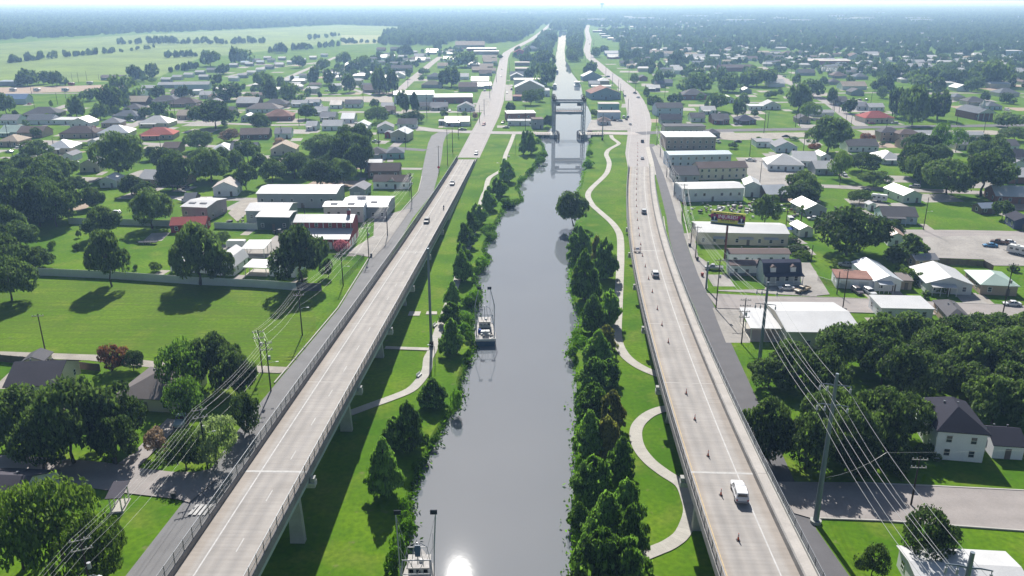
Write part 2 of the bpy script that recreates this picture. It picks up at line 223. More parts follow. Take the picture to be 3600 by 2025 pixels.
('path','path',2,[(-34.22,149.55),(-33.26,150.43),(-31.88,151.71),(-30.41,153.04),(-28.91,154.34),(-27.35,155.69),(-25.97,156.94),(-24.82,158.02),(-23.89,158.96),(-23.15,159.95),(-22.59,161.11),(-22.15,162.45),(-21.73,164.02),(-21.31,165.8),(-20.94,167.73),(-20.72,169.65),(-20.76,171.61),(-20.94,173.71),(-21.02,175.83),(-20.87,177.62),(-20.63,179.2),(-20.42,181.31),(-20.3,184.53),(-20.19,188.39),(-20.07,192.17),(-19.91,195.54),(-19.72,198.82),(-19.52,202.33),(-19.3,206.05),(-19.07,210.0),(-18.81,214.5),(-18.5,219.7),(-18.17,225.45),(-17.86,231.64),(-17.6,238.06),(-17.37,244.94),(-17.06,252.82),(-16.63,261.86),(-16.12,271.88),(-15.65,282.94),(-15.26,295.91),(-14.89,309.94),(-14.53,322.51),(-14.17,332.99),(-13.82,341.99),(-13.51,348.92),(-13.26,352.23),(-13.06,353.4),(-12.87,356.52),(-12.78,364.21),(-12.68,373.96),(-12.26,382.38),(-11.23,387.97),(-9.87,392.08),(-8.66,395.87),(-7.72,398.67),(-6.93,401.06),(-6.23,406.62),(-5.66,417.82),(-5.19,432.18),(-4.65,445.83),(-3.96,456.89),(-3.19,467.2),(-2.39,478.51),(-1.48,493.32),(-0.54,509.15),(0.12,520.33)],[(-32.65,147.86),(-31.7,148.74),(-30.32,150.01),(-28.88,151.32),(-27.41,152.61),(-25.83,153.96),(-24.41,155.25),(-23.22,156.37),(-22.14,157.47),(-21.18,158.77),(-20.46,160.25),(-19.94,161.8),(-19.5,163.46),(-19.06,165.32),(-18.67,167.39),(-18.42,169.54),(-18.46,171.73),(-18.64,173.86),(-18.72,175.8),(-18.59,177.35),(-18.35,178.92),(-18.13,181.17),(-18.0,184.46),(-17.89,188.32),(-17.77,192.08),(-17.61,195.42),(-17.43,198.69),(-17.22,202.19),(-17.01,205.92),(-16.77,209.86),(-16.51,214.37),(-16.21,219.57),(-15.88,225.32),(-15.56,231.54),(-15.31,237.98),(-15.07,244.86),(-14.76,252.72),(-14.33,261.75),(-13.83,271.77),(-13.36,282.86),(-12.96,295.85),(-12.59,309.88),(-12.23,322.44),(-11.87,332.9),(-11.52,341.9),(-11.21,348.8),(-10.97,352.0),(-10.77,353.19),(-10.57,356.46),(-10.48,364.19),(-10.38,373.89),(-9.97,382.14),(-8.99,387.41),(-7.68,391.37),(-6.47,395.15),(-5.53,397.95),(-4.67,400.64),(-3.94,406.45),(-3.37,417.72),(-2.9,432.1),(-2.35,445.72),(-1.66,456.73),(-0.9,467.03),(-0.1,478.36),(0.81,493.18),(1.75,509.01),(2.41,520.19)]),
('path','path',3,[(-30.95,183.0),(-20.01,182.04)],[(-31.09,181.4),(-20.15,180.45)]),
]
PATCHES=[
('street','concrete',3,[(56.29,221.43),(75.49,218.56),(92.25,217.68),(111.76,214.86),(132.55,212.53),(153.01,209.21),(146.39,198.94),(117.59,204.2),(88.37,206.38),(70.5,208.19),(56.63,209.21)]),
('street','concrete',3,[(46.19,123.52),(60.34,123.27),(73.78,122.15),(88.63,120.81),(101.78,119.14),(93.76,107.52),(81.9,109.49),(70.43,110.95),(60.25,112.19),(48.83,112.91),(46.64,114.19)]),
('street','concrete',2,[(143.82,291.01),(166.12,290.45),(203.35,287.35),(196.6,276.87),(183.42,280.29),(146.58,280.29),(142.16,282.03)]),
('parking_lot','oldconcrete',3,[(146.83,280.81),(171.76,282.9),(198.8,280.29),(174.84,243.09),(163.73,247.16),(153.46,247.43),(154.46,253.92),(137.65,255.96)]),
('parking_lot','oldconcrete',2,[(121.02,437.76),(136.79,437.76),(134.77,385.34),(123.09,348.6),(107.14,348.6),(115.98,398.13)]),
('street','concrete',2,[(122.37,371.84),(145.93,368.96),(179.36,361.93),(216.93,354.09),(213.09,347.32),(170.35,355.15),(143.35,361.93),(120.19,364.71)]),
('parking_lot','gravel',2,[(130.69,524.11),(191.99,526.89),(189.68,510.62),(161.65,500.29),(134.34,495.27),(125.87,500.29)]),
('parking_lot','gravel',2,[(234.69,526.89),(285.11,535.4),(313.73,535.4),(326.71,521.35),(300.38,515.93),(232.19,517.01)]),
('pavement','oldconcrete',1,[(62.55,285.85),(66.51,287.47),(61.89,257.98),(63.41,251.87),(57.85,226.27),(56.68,224.17),(57.58,238.07),(59.69,258.87)]),
('pavement','oldconcrete',1,[(55.42,209.79),(63.39,209.17),(59.04,185.49),(53.12,185.49),(54.55,201.46)]),
('pavement','oldconcrete',1,[(81.3,471.25),(86.88,482.35),(84.77,435.93),(75.82,367.91),(70.1,329.38),(64.18,297.67),(64.04,304.76),(68.53,342.35),(73.78,389.52)]),
('forecourt','oldconcrete',2,[(60.01,223.48),(72.65,221.43),(87.38,218.75),(95.22,241.19),(95.15,250.17),(93.38,251.02),(86.42,229.12),(75.76,228.04),(74.12,224.87),(60.4,224.17)]),
('driveway','oldconcrete',2,[(93.45,250.64),(96.46,250.64),(91.76,220.45),(85.44,218.78),(86.65,229.16)]),
('street','concrete',3,[(-106.52,134.11),(-95.55,132.46),(-86.39,131.52),(-76.63,130.15),(-71.83,129.24),(-67.37,127.9),(-61.12,126.68),(-56.35,126.68),(-54.4,127.9),(-52.25,124.44),(-54.47,117.19),(-57.13,118.28),(-60.3,118.86),(-66.48,120.01),(-72.89,121.46),(-82.06,123.52),(-90.16,123.39),(-100.18,124.44)]),
('driveway','concrete',4,[(-69.87,146.46),(-67.77,145.91),(-66.48,142.93),(-67.85,127.9),(-72.17,129.47),(-71.03,132.93)]),
('driveway','gravel',2,[(-60.17,171.91),(-51.45,171.05),(-52.19,168.28),(-53.16,167.86),(-58.17,168.28)]),
('forecourt','oldconcrete',2,[(-53.72,307.73),(-42.81,322.48),(-41.11,321.81),(-43.66,272.55),(-45.69,255.81),(-54.21,260.73),(-54.62,265.81),(-50.01,282.72)]),
('yard','gravel',2,[(-113.52,315.91),(-114.87,338.82),(-101.42,341.28),(-99.1,332.81),(-105.71,318.07),(-105.54,302.49)]),
('driveway','oldconcrete',2,[(-103.34,271.08),(-86.3,271.08),(-85.4,282.9),(-78.99,280.29),(-78.8,255.67),(-96.51,261.64)]),
('yard','dirt',2,[(-504.49,778.66),(-501.68,815.7),(-440.91,828.82),(-388.49,853.48),(-370.54,815.7),(-387.8,778.66),(-436.04,767.03),(-486.69,750.19)]),
('parking_lot','gravel',3,[(-185.65,728.82),(-150.63,731.95),(-107.22,739.36),(-99.14,689.42),(-143.13,694.12),(-172.73,703.7)]),
('driveway','concrete',3,[(-70.45,490.35),(-64.86,490.35),(-65.97,471.55),(-71.1,472.46)]),
('parking_lot','oldconcrete',2,[(56.38,585.58),(83.28,589.02),(77.78,535.4),(48.73,535.4)]),
('forecourt','oldconcrete',2,[(-28.3,778.66),(-18.37,778.66),(-18.34,641.49),(-29.32,633.45)]),
('forecourt','oldconcrete',2,[(-6.43,842.35),(0.27,842.35),(0.23,703.7),(-5.97,703.7)]),
('pavement','path',2,[(77.49,469.89),(80.04,473.43),(74.69,426.74),(70.25,391.43),(68.7,391.43),(71.02,413.62),(73.81,440.67)]),
('paving_slab','path',3,[(-27.94,206.68),(-24.8,206.68),(-24.89,203.52),(-28.03,203.52)]),
('paving_slab','path',3,[(-23.24,206.68),(-20.46,206.68),(-20.27,204.5),(-23.31,204.5)]),
('field','field',1,[(-746.12,1136.5),(-1013.34,1676.49),(-954.27,2064.59),(-595.4,2976.72),(-319.65,2749.71),(-275.01,2105.06),(-382.48,2064.59),(-372.42,1625.38),(-462.67,1243.97),(-390.27,916.94),(-409.91,870.73),(-543.24,885.62),(-575.87,870.73)]),
('field','fieldpale',1,[(-1924.88,2976.72),(-2029.43,3385.92),(-2106.57,3814.0),(-1903.08,3563.79),(-1812.22,3186.91),(-1694.15,2616.51)]),
('field','fieldpale',1,[(1571.26,4435.93),(2160.73,5197.17),(2389.02,4624.2),(1670.29,3244.13),(1430.07,3563.79),(1381.92,3814.0)]),
('field','fieldpale',1,[(-422.69,2105.06),(-324.24,2105.06),(-353.15,2616.51),(-311.8,2681.47),(-269.59,1676.49),(-327.65,1625.38)]),
]
HOUSES=[
(83.18,136.74,-0.17,8.41,12.5,6.2,'hip','black','white','two-storey white house with a black hipped roof among the oaks',{'win': 2,'near': 1,'pitch': 33,'nodoor': 1}),
(92.03,134.65,-0.131,5.29,7,3.0,'gx','black','white','low white garage annex with a dark roof joined behind the two-storey house',{'near': 1}),
(64.8,96.49,-0.089,14.87,8,3.2,'gx','whitemetal','white','long white metal-roofed shed cut by the bottom frame edge',{'near': 1,'pitch': 9}),
(75.73,191.44,-0.022,17.77,20,4.6,'gx','whitemetal','cream','wide white metal-roofed workshop beside the oak grove',{'near': 1,'pitch': 8,'win': 1}),
(63.23,192.41,-0.056,7.47,13,3.6,'carport','whitemetal','grey','open flat-roofed white carport leaning against the workshop',{'near': 1}),
(79.43,251.99,0.0,19.43,5.5,3.6,'gx','brown','white','white mobile home with a long brown roof behind the dormer house',{'near': 1,'pitch': 14}),
(72.48,239.97,-0.025,10.44,5,3.5,'gx','brown','white','pale mobile home with brown roof and grey skirting beside the dormer house',{'near': 1,'pitch': 14,'skirt': 1}),
(80.5,232.71,0.054,11.19,6.5,3.2,'mansard','navy','pale','cape house with dark dormered roof and a white railed porch',{'near': 1}),
(109.76,232.4,-0.03,7.65,18,3.2,'gy','silver','white','long silver metal-roofed bungalow with a gabled front porch',{'near': 1,'porch': 1,'pitch': 22}),
(101.25,228.92,-0.17,10.12,7,3.0,'flat','rustbrown','white','flat brown-roofed double garage beside the silver bungalow',{'near': 1,'garage': 2}),
(116.0,227.83,-0.11,3.17,6,2.6,'flat','greybrown','tan','small brown lean-to at the side of the silver bungalow',{'near': 1}),
(127.26,228.44,-0.145,12.45,15,3.1,'gy','whitemetal','pale','white metal-roofed bungalow with a wide carport next to a leafy garden',{'near': 1,'porch': 1,'pitch': 18}),
(141.1,226.37,-0.17,9.8,13,3.1,'hip','palegreen','tan','tan bungalow under a pale green metal hip roof',{'near': 1,'pitch': 20}),
(131.02,247.69,0.12,7.4,5,2.8,'gx','grey','tan','small tan shed with a grey roof below the parking lot',{}),
(133.52,274.35,-0.17,5.46,10,3.4,'gy','rust','white','white barn with a rusty tin roof at the corner of the parking lot',{'near': 1}),
(80.4,277.82,-0.069,30.8,14,4.4,'gx','whitemetal','cream','long pale metal-roofed row of shops behind the billboard',{'near': 1,'pitch': 10,'awn': 1}),
(105.02,284.9,0.12,4.96,8,3.0,'gy','rustwhite','white','little gabled hut with a patched roof beside a blue tarp',{}),
(147.84,304.47,-0.109,12.56,10.5,3.1,'gx','darkgrey','paleblue','grey-roofed cottage with a columned corner porch beyond the parking lot',{'near': 1,'porch': 1}),
(166.97,340.82,0.12,8.15,15,3.4,'gy','whitemetal','palegreen','narrow pale green house with a white roof raised on piers',{'near': 1}),
(190.35,295.58,-0.17,6.66,9,3.3,'gy','black','navy','navy blue house with a black roof and white trimmed windows',{'near': 1}),
(211.15,338.43,-0.17,14.94,13,3.2,'gx','whitemetal','brick','brick house under a white metal roof near the frame edge',{'near': 1}),
(189.21,317.06,0.12,6.85,5.76,2.6,'gx','steel','brown','dark wooden shed with a blue-grey tin roof on the wide lawn',{}),
(145.6,322.18,0.0,2.95,3.84,2.5,'gy','pale','white','tiny white garden shed beside a parked camper',{}),
(118.69,317.37,0.12,8.86,12.8,3.0,'gy','silver','grey','weathered silver-roofed shed in the cluttered yard',{}),
(111.7,342.69,0.12,9.5,11.52,3.0,'gx','silver','brown','dark cabin with a shiny tin roof behind the junk yard',{}),
(116.29,200.81,-0.17,4.91,12,3.2,'hip','darkgrey','tan','grey hip-roofed house half hidden by the oak grove',{'near': 1}),
(105.07,205.41,-0.057,13.42,9,3.0,'flat','whitemetal','white','white flat-roofed house between the street and the oak grove',{'near': 1}),
(95.52,417.75,0.077,32.21,11,6.2,'gx','paleblue','paleblue','two-storey pale blue lodging house with a row of upper windows',{'win': 2,'pitch': 9}),
(99.36,385.5,0.12,23.84,9,5.6,'gx','brown','cream','two-storey cream terrace with a brown roof and ground-floor awnings',{'win': 2}),
(81.77,382.34,-0.049,12.08,12.8,3.2,'gx','darkgrey','grey','low grey building with a dark roof between terrace and frontage road',{}),
(84.25,342.63,0.091,26.51,13,5.5,'gx','whitemetal','white','tall white warehouse with a bright metal roof facing the junk yard',{'pitch': 8}),
(104.62,350.03,-0.17,6.36,12,5.2,'gy','whitemetal','white','gable-fronted white building attached to the tall white warehouse',{}),
(101.58,472.15,0.0,28.4,19,7,'flat','whitemetal','tanbrick','big tan brick block with a white roof and rusty stair',{'win': 2}),
(110.04,525.8,0.042,26.09,10,4.6,'flat','darkgrey','cream','long cream storefront with a dark flat roof by the junction',{}),
(124.54,509.88,0.0,8.37,8.96,3,'hip','darkgrey','grey',None,{}),
(137.33,409.2,-0.136,17.25,16.64,3.2,'hip','whitemetal','white','broad white metal-roofed house with a screened porch by the gravel lot',{}),
(150.59,418.94,-0.17,11.32,15.36,3.2,'gx','whitemetal','white','square white-roofed house behind the screened-porch house',{}),
(153.36,398.04,0.0,10.67,11.52,3,'gx','pale','grey',None,{}),
(165.29,432.0,0.0,5.03,11.52,3,'gy','whitemetal','white',None,{}),
(197.28,426.55,0.0,11.01,15.36,3,'hip','whitemetal','white','white hip-roofed house peeping between big trees',{}),
(153.89,460.67,-0.072,11.77,14.08,3.1,'gy','grey','paleblue','pale blue cottage with a grey gable on a bright fenced lawn',{}),
(146.71,475.76,0.0,10.52,10.24,3,'flat','grey','white',None,{}),
(197.35,462.58,0.0,17.14,12.8,3.2,'gx','darkgrey','white','long white ranch house with a dark roof beside a lawn',{}),
(228.05,495.82,0.0,11.99,9,5.6,'hip','darkgrey','tan',None,{'win': 2}),
(236.13,489.06,0.0,12.62,9,5.6,'hip','brown','tan',None,{'win': 2}),
(230.19,468.41,0.0,14.35,11.52,3.2,'gx','brown','tan',None,{}),
(257.68,504.5,0.0,20.37,6.4,3.2,'gx','whitemetal','white',None,{}),
(276.62,499.47,0.0,20.98,6.4,3.2,'gx','pale','white',None,{}),
(256.44,467.77,0.0,7.17,10.24,3.1,'gx','grey','cream',None,{}),
(267.82,470.61,0.0,11.76,11.52,3.1,'gx','brown','tan',None,{}),
(281.5,464.08,0.0,9.36,11.52,3.1,'gx','darkgrey','white',None,{}),
(264.52,429.67,0.0,11.11,12.8,3.1,'gx','black','white',None,{}),
(250.45,403.89,0.0,11.81,11.52,3.1,'gy','grey','white',None,{}),
(234.39,378.24,0.0,12.31,12.8,3.1,'gx','whitemetal','brick',None,{}),
(334.82,596.81,0.12,14.03,22,5,'gy','slate','brick','brick church with white portico and small white steeple',{'church': 1}),
(254.44,577.28,0.063,20.55,15.36,3.6,'hip','red','cream','corner store with a bright red metal roof',{'win': 1}),
(130.17,580.6,0.0,9.83,11.52,3.1,'gx','darkgrey','white',None,{}),
(143.66,570.87,0.0,11.4,12.8,3.3,'gx','darkgrey','brick','brick bungalow with twin gables between two narrow lawns',{}),
(161.23,569.6,0.0,12.75,11.52,3,'hip','navy','brown','low brown house with a broad dark hip roof on an open lawn',{}),
(202.23,573.44,0.0,8.72,10.24,3.3,'gy','darkgrey','tan','small tan gabled house alone beside the wide street',{}),
(227.73,606.35,0.0,15.83,6.4,3,'gx','pale','white',None,{}),
(147.08,621.56,0.0,10.51,10.24,3,'gx','whitemetal','white',None,{}),
(156.62,719.07,0.0,20.46,17,4.2,'hip','darkgrey','brick','large brick hall with a mottled dark roof',{}),
(202.89,650.34,0.0,13.24,12.8,3.2,'gy','pale','white',None,{}),
(189.53,644.98,0.0,11.51,10.24,3,'flat','whitemetal','white',None,{}),
(269.16,682.08,0.0,10.29,12.8,3,'gx','darkgrey','grey',None,{}),
(271.66,645.62,0.0,9.25,11.52,3.1,'gx','grey','white',None,{}),
(280.67,640.16,0.0,11.73,10.24,3,'gx','pale','white',None,{}),
(326.56,800.76,0.0,23.12,15.36,3.5,'gx','tan','white',None,{}),
(309.15,748.98,0.0,11.62,12.8,3.2,'gy','darkgrey','grey',None,{}),
(320.53,630.73,0.0,7.34,10.24,3,'gy','grey','white',None,{}),
(439.83,741.73,0.0,18.18,15.36,3.2,'hip','slate','cream',None,{}),
(377.21,677.61,0.0,15.6,12.8,3.2,'hip','darkgrey','cream',None,{}),
(374.99,647.25,0.0,11.64,11.52,3,'hip','slate','paleblue',None,{}),
(422.25,786.34,0.0,12.04,15.36,3.3,'gy','whitemetal','white',None,{}),
(434.71,836.5,0.0,13.45,15.36,3,'flat','whitemetal','white',None,{}),
(380.09,709.46,0.0,9.57,11.52,3,'hip','slate','cream',None,{}),
(403.86,1127.42,0.0,34.57,30,5,'flat','paleroof','brick','long brick school block with a flat pale roof',{}),
(439.67,1129.54,0.0,31.08,20,4.5,'flat','paleroof','brick','lower brick school wing beside the long school block',{}),
(392.18,1179.67,0.0,16.25,15.36,4.2,'flat','pale','teal','teal box-shaped hall on the open green',{}),
(269.0,1012.02,0.0,41.83,13,4.6,'gx','brown','brick','long brick chapel with a thin spire at its end',{'steeple': 1}),
(338.34,1194.27,0.0,17.02,12.8,3.2,'gx','brown','white',None,{}),
(496.24,1225.28,0.0,17.6,20,4.6,'gy','brown','pale',None,{}),
(261.41,829.89,0.0,15.7,15.36,3.2,'gx','whitemetal','white',None,{}),
(180.85,695.82,0.0,8.83,12.8,3,'gy','whitemetal','white',None,{}),
(215.67,767.1,0.0,7.9,11.52,3,'gy','whitemetal','grey',None,{}),
(335.46,958.17,0.0,18.07,15.36,3,'gx','darkgrey','grey',None,{}),
(359.59,923.98,0.0,15.99,14.08,3,'hip','brown','grey',None,{}),
(377.12,908.06,0.0,14.3,14.08,3,'hip','slate','grey',None,{}),
(326.53,848.75,0.0,10.71,12.8,3,'hip','darkgrey','grey',None,{}),
(229.75,940.42,0.0,16.27,14,3.2,'hip','pale','white',None,{}),
(223.31,992.9,0.0,10.15,12.8,3,'hip','brown','cream',None,{}),
(265.53,1223.28,0.0,26.78,16,3.4,'gx','pale','white',None,{}),
(336.99,1380.27,0.0,19.4,14,3,'hip','brown','cream',None,{}),
(370.52,1436.49,0.0,15.69,15.36,3,'hip','brown','cream',None,{}),
(378.32,1252.29,0.0,25.44,16.64,3,'hip','darkgrey','cream',None,{}),
(431.53,1319.66,0.0,18.56,15.36,3,'hip','brown','grey',None,{}),
(453.39,1329.5,0.0,14.54,15.36,3,'hip','darkgrey','grey',None,{}),
(528.64,1168.63,0.0,14.64,14,3,'gx','white','white',None,{}),
(528.92,1131.33,0.0,15.96,14,3,'gx','whitemetal','paleblue',None,{}),
(541.0,1119.42,0.0,12.28,14,3,'gx','pale','white',None,{}),
(501.13,1052.18,0.0,21.48,12.8,3.2,'gx','pale','teal',None,{}),
(848.51,1710.25,0.0,25.3,14,4,'flat','pale','white',None,{}),
(551.01,1297.24,0.0,20.27,15.36,3,'gx','pale','white',None,{}),
(776.19,1313.49,0.0,26.67,16,7,'flat','pale','paleblue',None,{'win': 2}),
(607.52,1143.5,0.0,13.44,14,3,'gx','whitemetal','white',None,{}),
(624.04,1149.12,0.0,10.8,15.36,3,'gx','pale','white',None,{}),
(521.54,1031.67,0.0,16.21,12.8,3,'gx','whitemetal','white',None,{}),
(518.05,850.03,0.0,5.36,15.36,3,'hip','brown','cream',None,{}),
(584.18,975.85,0.0,16.25,15.36,3,'gx','pale','grey',None,{}),
(-82.59,699.55,0.113,32.78,26,7,'gx','whitemetal','white','big white warehouse with a glaring metal roof',{'pitch': 7}),
(-49.8,696.68,0.056,32.88,22,4.8,'flat','whitemetal','brick','low brick warehouse with a glaring white roof beside the big warehouse',{}),
(-41.52,786.34,0.0,17.01,15.36,4.2,'gx','brown','tan',None,{}),
(-56.6,644.01,0.0,13.12,11.52,3,'gx','grey','cream',None,{}),
(-35.66,640.8,0.0,12.96,11.52,3,'gy','grey','white','white cottage with a grey gable beside the low brick warehouse',{}),
(-68.52,646.61,0.0,8.45,10.24,3,'gx','darkgrey','cream',None,{}),
(-37.33,561.45,0.0,16.62,11.52,3.1,'gx','rustwhite','white','white-walled house with a patched rusty roof by the junction',{}),
(-48.14,562.62,0.0,3.71,6.4,2.6,'flat','pale','grey',None,{}),
(-126.25,660.52,0.0,12.92,11.52,3.1,'gx','darkgrey','white',None,{}),
(-97.41,647.78,0.0,9.51,7.68,3,'gx','pale','white',None,{}),
(-67.23,498.99,-0.14,10.54,14,4.6,'gy','silver','beige','beige metal barn with a wide silver gable roof',{'garage': 1,'pitch': 24}),
(-76.85,508.09,0.0,3.77,6.4,3,'gy','grey','redm','tiny red shed beside the beige barn',{}),
(-82.19,533.13,0.12,10.17,12.8,3.2,'gy','grey','white',None,{}),
(-69.79,549.93,0.0,12.42,11.52,3.1,'gx','darkgrey','white',None,{}),
(-98.62,542.31,0.0,9.21,11.52,3.1,'gy','silver','white',None,{}),
(-114.17,576.66,0.0,8.84,12.8,3,'gx','silver','white',None,{}),
(-96.42,530.09,0.0,4.61,6.4,2.6,'gy','whitemetal','white',None,{}),
(-72.86,438.54,0.12,9.68,11.52,3.2,'hip','darkgrey','paleblue','pale blue cottage with a dark hip roof near the road bend',{}),
(-63.34,440.24,0.12,9.26,10.24,3.1,'hip','slate','teal','teal cottage with a grey hip roof facing a green corner lot',{}),
(-68.93,401.79,0.12,8.32,11.52,3,'gx','silver','grey',None,{}),
(-128.16,775.73,0.0,19.26,12.8,3.1,'gx','brown','tan',None,{}),
(-130.51,995.37,0.0,24.55,14,5,'gx','darkgrey','grey',None,{}),
(-124.18,922.7,0.0,12.8,11.52,3.1,'gy','whitemetal','white',None,{}),
(-78.33,817.61,0.0,19.61,14.08,3.1,'hip','olive','grey',None,{}),
(-83.49,908.06,0.0,16.01,14.08,3.1,'hip','slate','grey',None,{}),
(-32.83,860.52,0.0,17.91,14.08,3.2,'gx','whitemetal','white',None,{}),
(-29.16,808.74,0.0,18.41,11.52,3.2,'gx','rustwhite','paleblue',None,{}),
(-30.08,953.43,0.0,14.25,12.8,3.1,'gx','brown','grey',None,{}),
(-38.68,1002.32,0.0,18.12,12.8,3.1,'gx','tan','tan',None,{}),
(-28.02,986.69,0.0,17.85,11.52,3,'gx','tan','white',None,{}),
(-49.02,1085.14,0.0,17.02,14.08,3.1,'hip','whitemetal','tan',None,{}),
(-31.89,1052.18,0.0,16.52,12.8,3,'gx','tan','tan',None,{}),
(-29.65,1144.18,0.0,18.81,15.36,3.2,'gx','tan','white',None,{}),
(-32.25,1209.1,0.0,19.86,15.36,3.2,'gx','tan','tan',None,{}),
(-52.61,907.42,0.0,11.44,12.8,3,'gx','white','white',None,{}),
(-88.1,1189.57,0.0,16.76,14.08,3,'gx','whitemetal','white',None,{}),
(-87.68,1063.38,0.0,12.51,14.08,3,'gx','tan','white',None,{}),
(-92.55,1296.56,0.0,14.8,14,4,'flat','whitemetal','white',None,{}),
(-51.21,1418.82,0.0,49.33,18,5,'flat','whitemetal','brick',None,{}),
(-40.69,1339.8,0.0,39.13,16,5,'flat','whitemetal','tan',None,{}),
(-74.84,1514.55,0.0,51.77,26,6,'gx','tan','tan',None,{}),
(-179.92,1222.96,0.0,20.09,15.36,3,'gx','whitemetal','white',None,{}),
(-126.85,1168.67,0.0,12.81,14.08,3,'gx','whitemetal','white',None,{}),
(-137.59,1251.01,0.0,13.7,14.08,3,'gx','pale','white',None,{}),
(-220.27,1424.35,0.0,14.46,14,3,'gx','brown','tan',None,{}),
(-193.44,1435.81,0.0,24.66,14,3,'gx','darkgrey','brown',None,{}),
(-167.65,923.34,0.0,8.72,12.8,3,'gx','pale','white',None,{}),
(-168.49,848.11,0.0,8.04,11.52,3,'gx','pale','paleblue',None,{}),
(-91.76,623.07,0.0,6.96,10.24,3,'gx','brown','tan',None,{}),
(13.32,1103.14,0.0,19.03,14,4,'flat','paleroof','tan',None,{}),
(11.72,1009.98,0.0,15.84,16.64,3.6,'flat','paleroof','tan',None,{}),
(7.22,926.59,0.0,18.24,12.8,3.4,'gx','slate','blue','blue-walled house among pale flat roofs between road and channel',{}),
(18.35,848.85,0.0,32.95,13,5,'flat','rustwhite','white',None,{}),
(15.77,752.58,0.0,26.33,20,7,'gy','silver','beige','tall beige warehouse with a silver gable on the channel strip',{}),
(30.93,745.17,0.0,4.94,18,5,'flat','pale','white',None,{}),
(4.56,708.82,0.0,7.54,10.24,3.4,'flat','rustbrown','purple',None,{}),
(5.03,899.66,0.0,13.75,12.8,4,'gy','pale','grey',None,{}),
(5.75,588.47,0.12,20.51,13,5,'flat','whitemetal','brick','red brick shop with a bright white flat roof beside the lift bridge',{}),
(5.59,560.75,0.0,17.12,6.4,3,'flat','pale','white',None,{}),
(30.47,1425.35,0.0,24.46,16,4.5,'hip','slate','grey',None,{}),
(12.05,1328.82,0.0,19.11,14,4,'gy','red','redm',None,{}),
(51.85,1560.62,0.0,10.22,12.8,4,'flat','whitemetal','brown',None,{}),
(84.62,893.41,0.12,20.23,14,4.6,'gy','silver','steelblue','blue-grey boat shed beside the channel',{}),
(93.39,852.89,0.0,10.77,12.8,3.6,'hip','whitemetal','tan',None,{}),
(79.44,724.97,0.116,25.93,24,5.2,'gy','rustbrown','steelblue','wide blue-grey gabled shed with a rust-brown roof',{'pitch': 20}),
(83.73,782.66,0.0,18.0,8,4.5,'flat','whitemetal','white',None,{}),
(75.23,645.17,0.0,15.85,9,4.6,'flat','paleroof','teal','teal flat-roofed store beside the channel',{}),
(69.72,592.83,0.0,15.75,9,4.8,'flat','paleroof','paleblue','pale blue flat-roofed store behind the car lot',{}),
(63.08,564.53,0.0,8.51,8.96,3,'hip','brown','white','small white hip-roofed office in the car lot',{}),
(81.38,827.33,0.0,10.47,10.24,3,'gx','pale','grey',None,{}),
(149.1,1097.97,0.0,16.71,12.8,3.6,'gx','darkgrey','white','white farmhouse with a dark roof on a green lawn',{}),
(148.4,1236.5,0.0,17.41,14.08,3.2,'gx','whitemetal','brick',None,{}),
(224.71,1339.48,0.0,16.74,15.36,3.2,'gx','tan','tan',None,{}),
(240.33,1306.76,0.0,18.38,15.36,3.2,'gx','tan','brown',None,{}),
(132.45,783.78,0.0,12.41,10.24,3.2,'gx','whitemetal','brown',None,{}),
(154.29,1313.17,0.0,20.52,15.36,3.4,'gx','steel','blue',None,{}),
(115.4,612.27,0.12,19.54,13,6,'gx','darkgrey','paleblue','two-storey pale blue house with a long dark roof by the main road',{'win': 2}),
(109.13,567.08,0.0,14.04,12.8,3.6,'gx','black','grey',None,{}),
(139.46,892.02,0.0,8.44,12.8,3.4,'gy','darkgrey','brick',None,{}),
(154.53,835.22,0.0,10.55,12.8,3.2,'gx','slate','grey',None,{}),
(192.38,975.85,0.0,10.12,15.36,4.4,'gx','white','white',None,{}),
(145.02,821.46,0.0,9.09,11.52,3.2,'gx','darkgrey','grey',None,{}),
(230.13,2291.91,0.0,24.9,16,4,'flat','whitemetal','brown',None,{}),
(227.74,2087.59,0.0,25.95,14,4,'flat','whitemetal','tan',None,{}),
(216.12,1958.89,0.0,19.8,14,4,'flat','whitemetal','white',None,{}),
(259.65,2138.11,0.0,26.56,16,4,'flat','paleroof','grey',None,{}),
(237.31,1890.27,0.0,20.58,14,4,'gx','steel','blue',None,{}),
(107.9,2339.81,0.0,10.9,12.8,4,'gx','pale','white',None,{}),
(16.74,547.37,0.12,7.29,8,6,'flat','brown','grey','grey control house of the lift bridge with a flat roof',{'win': 1}),
(-54.41,364.78,-0.041,15.89,9,3.4,'gx','browndark','white','long white house with dark roof and a small centre gable by the frontage road',{'near': 1,'cgable': 1}),
(-61.73,390.48,0.049,15.16,11.52,3.4,'gx','browndark','brown','dark-roofed house directly behind the long white house',{}),
(-66.14,348.5,-0.093,6.48,11,3.6,'gy','grey','grey','grey garage with an arched door and light grey roof',{'near': 1,'garage': 1}),
(-87.83,333.0,0.0,32.24,17,6,'gx','palemetal','grey','longest pale warehouse roof in the cluster behind the red barn',{'near': 1,'pitch': 7}),
(-57.26,316.85,-0.041,17.83,18,4.6,'gx','palemetal','grey','pale grey warehouse with two dark skylights by the road corner',{'near': 1,'pitch': 8,'sky': 2}),
(-64.26,305.95,0.0,15.08,8.5,6.2,'gx','whitemetal','white','tall white warehouse bay with two skylights in the cluster middle',{'near': 1,'pitch': 10,'sky': 2}),
(-65.57,274.64,-0.014,20.17,17,3.6,'barn','palemetal','redm','red barn with white trim, clerestory windows and a cupola',{'near': 1}),
(-88.12,295.78,-0.046,12.21,9,4.8,'gx','palemetal','darkgreen','dark green-walled shed joined to the warehouse cluster',{'near': 1,'pitch': 8}),
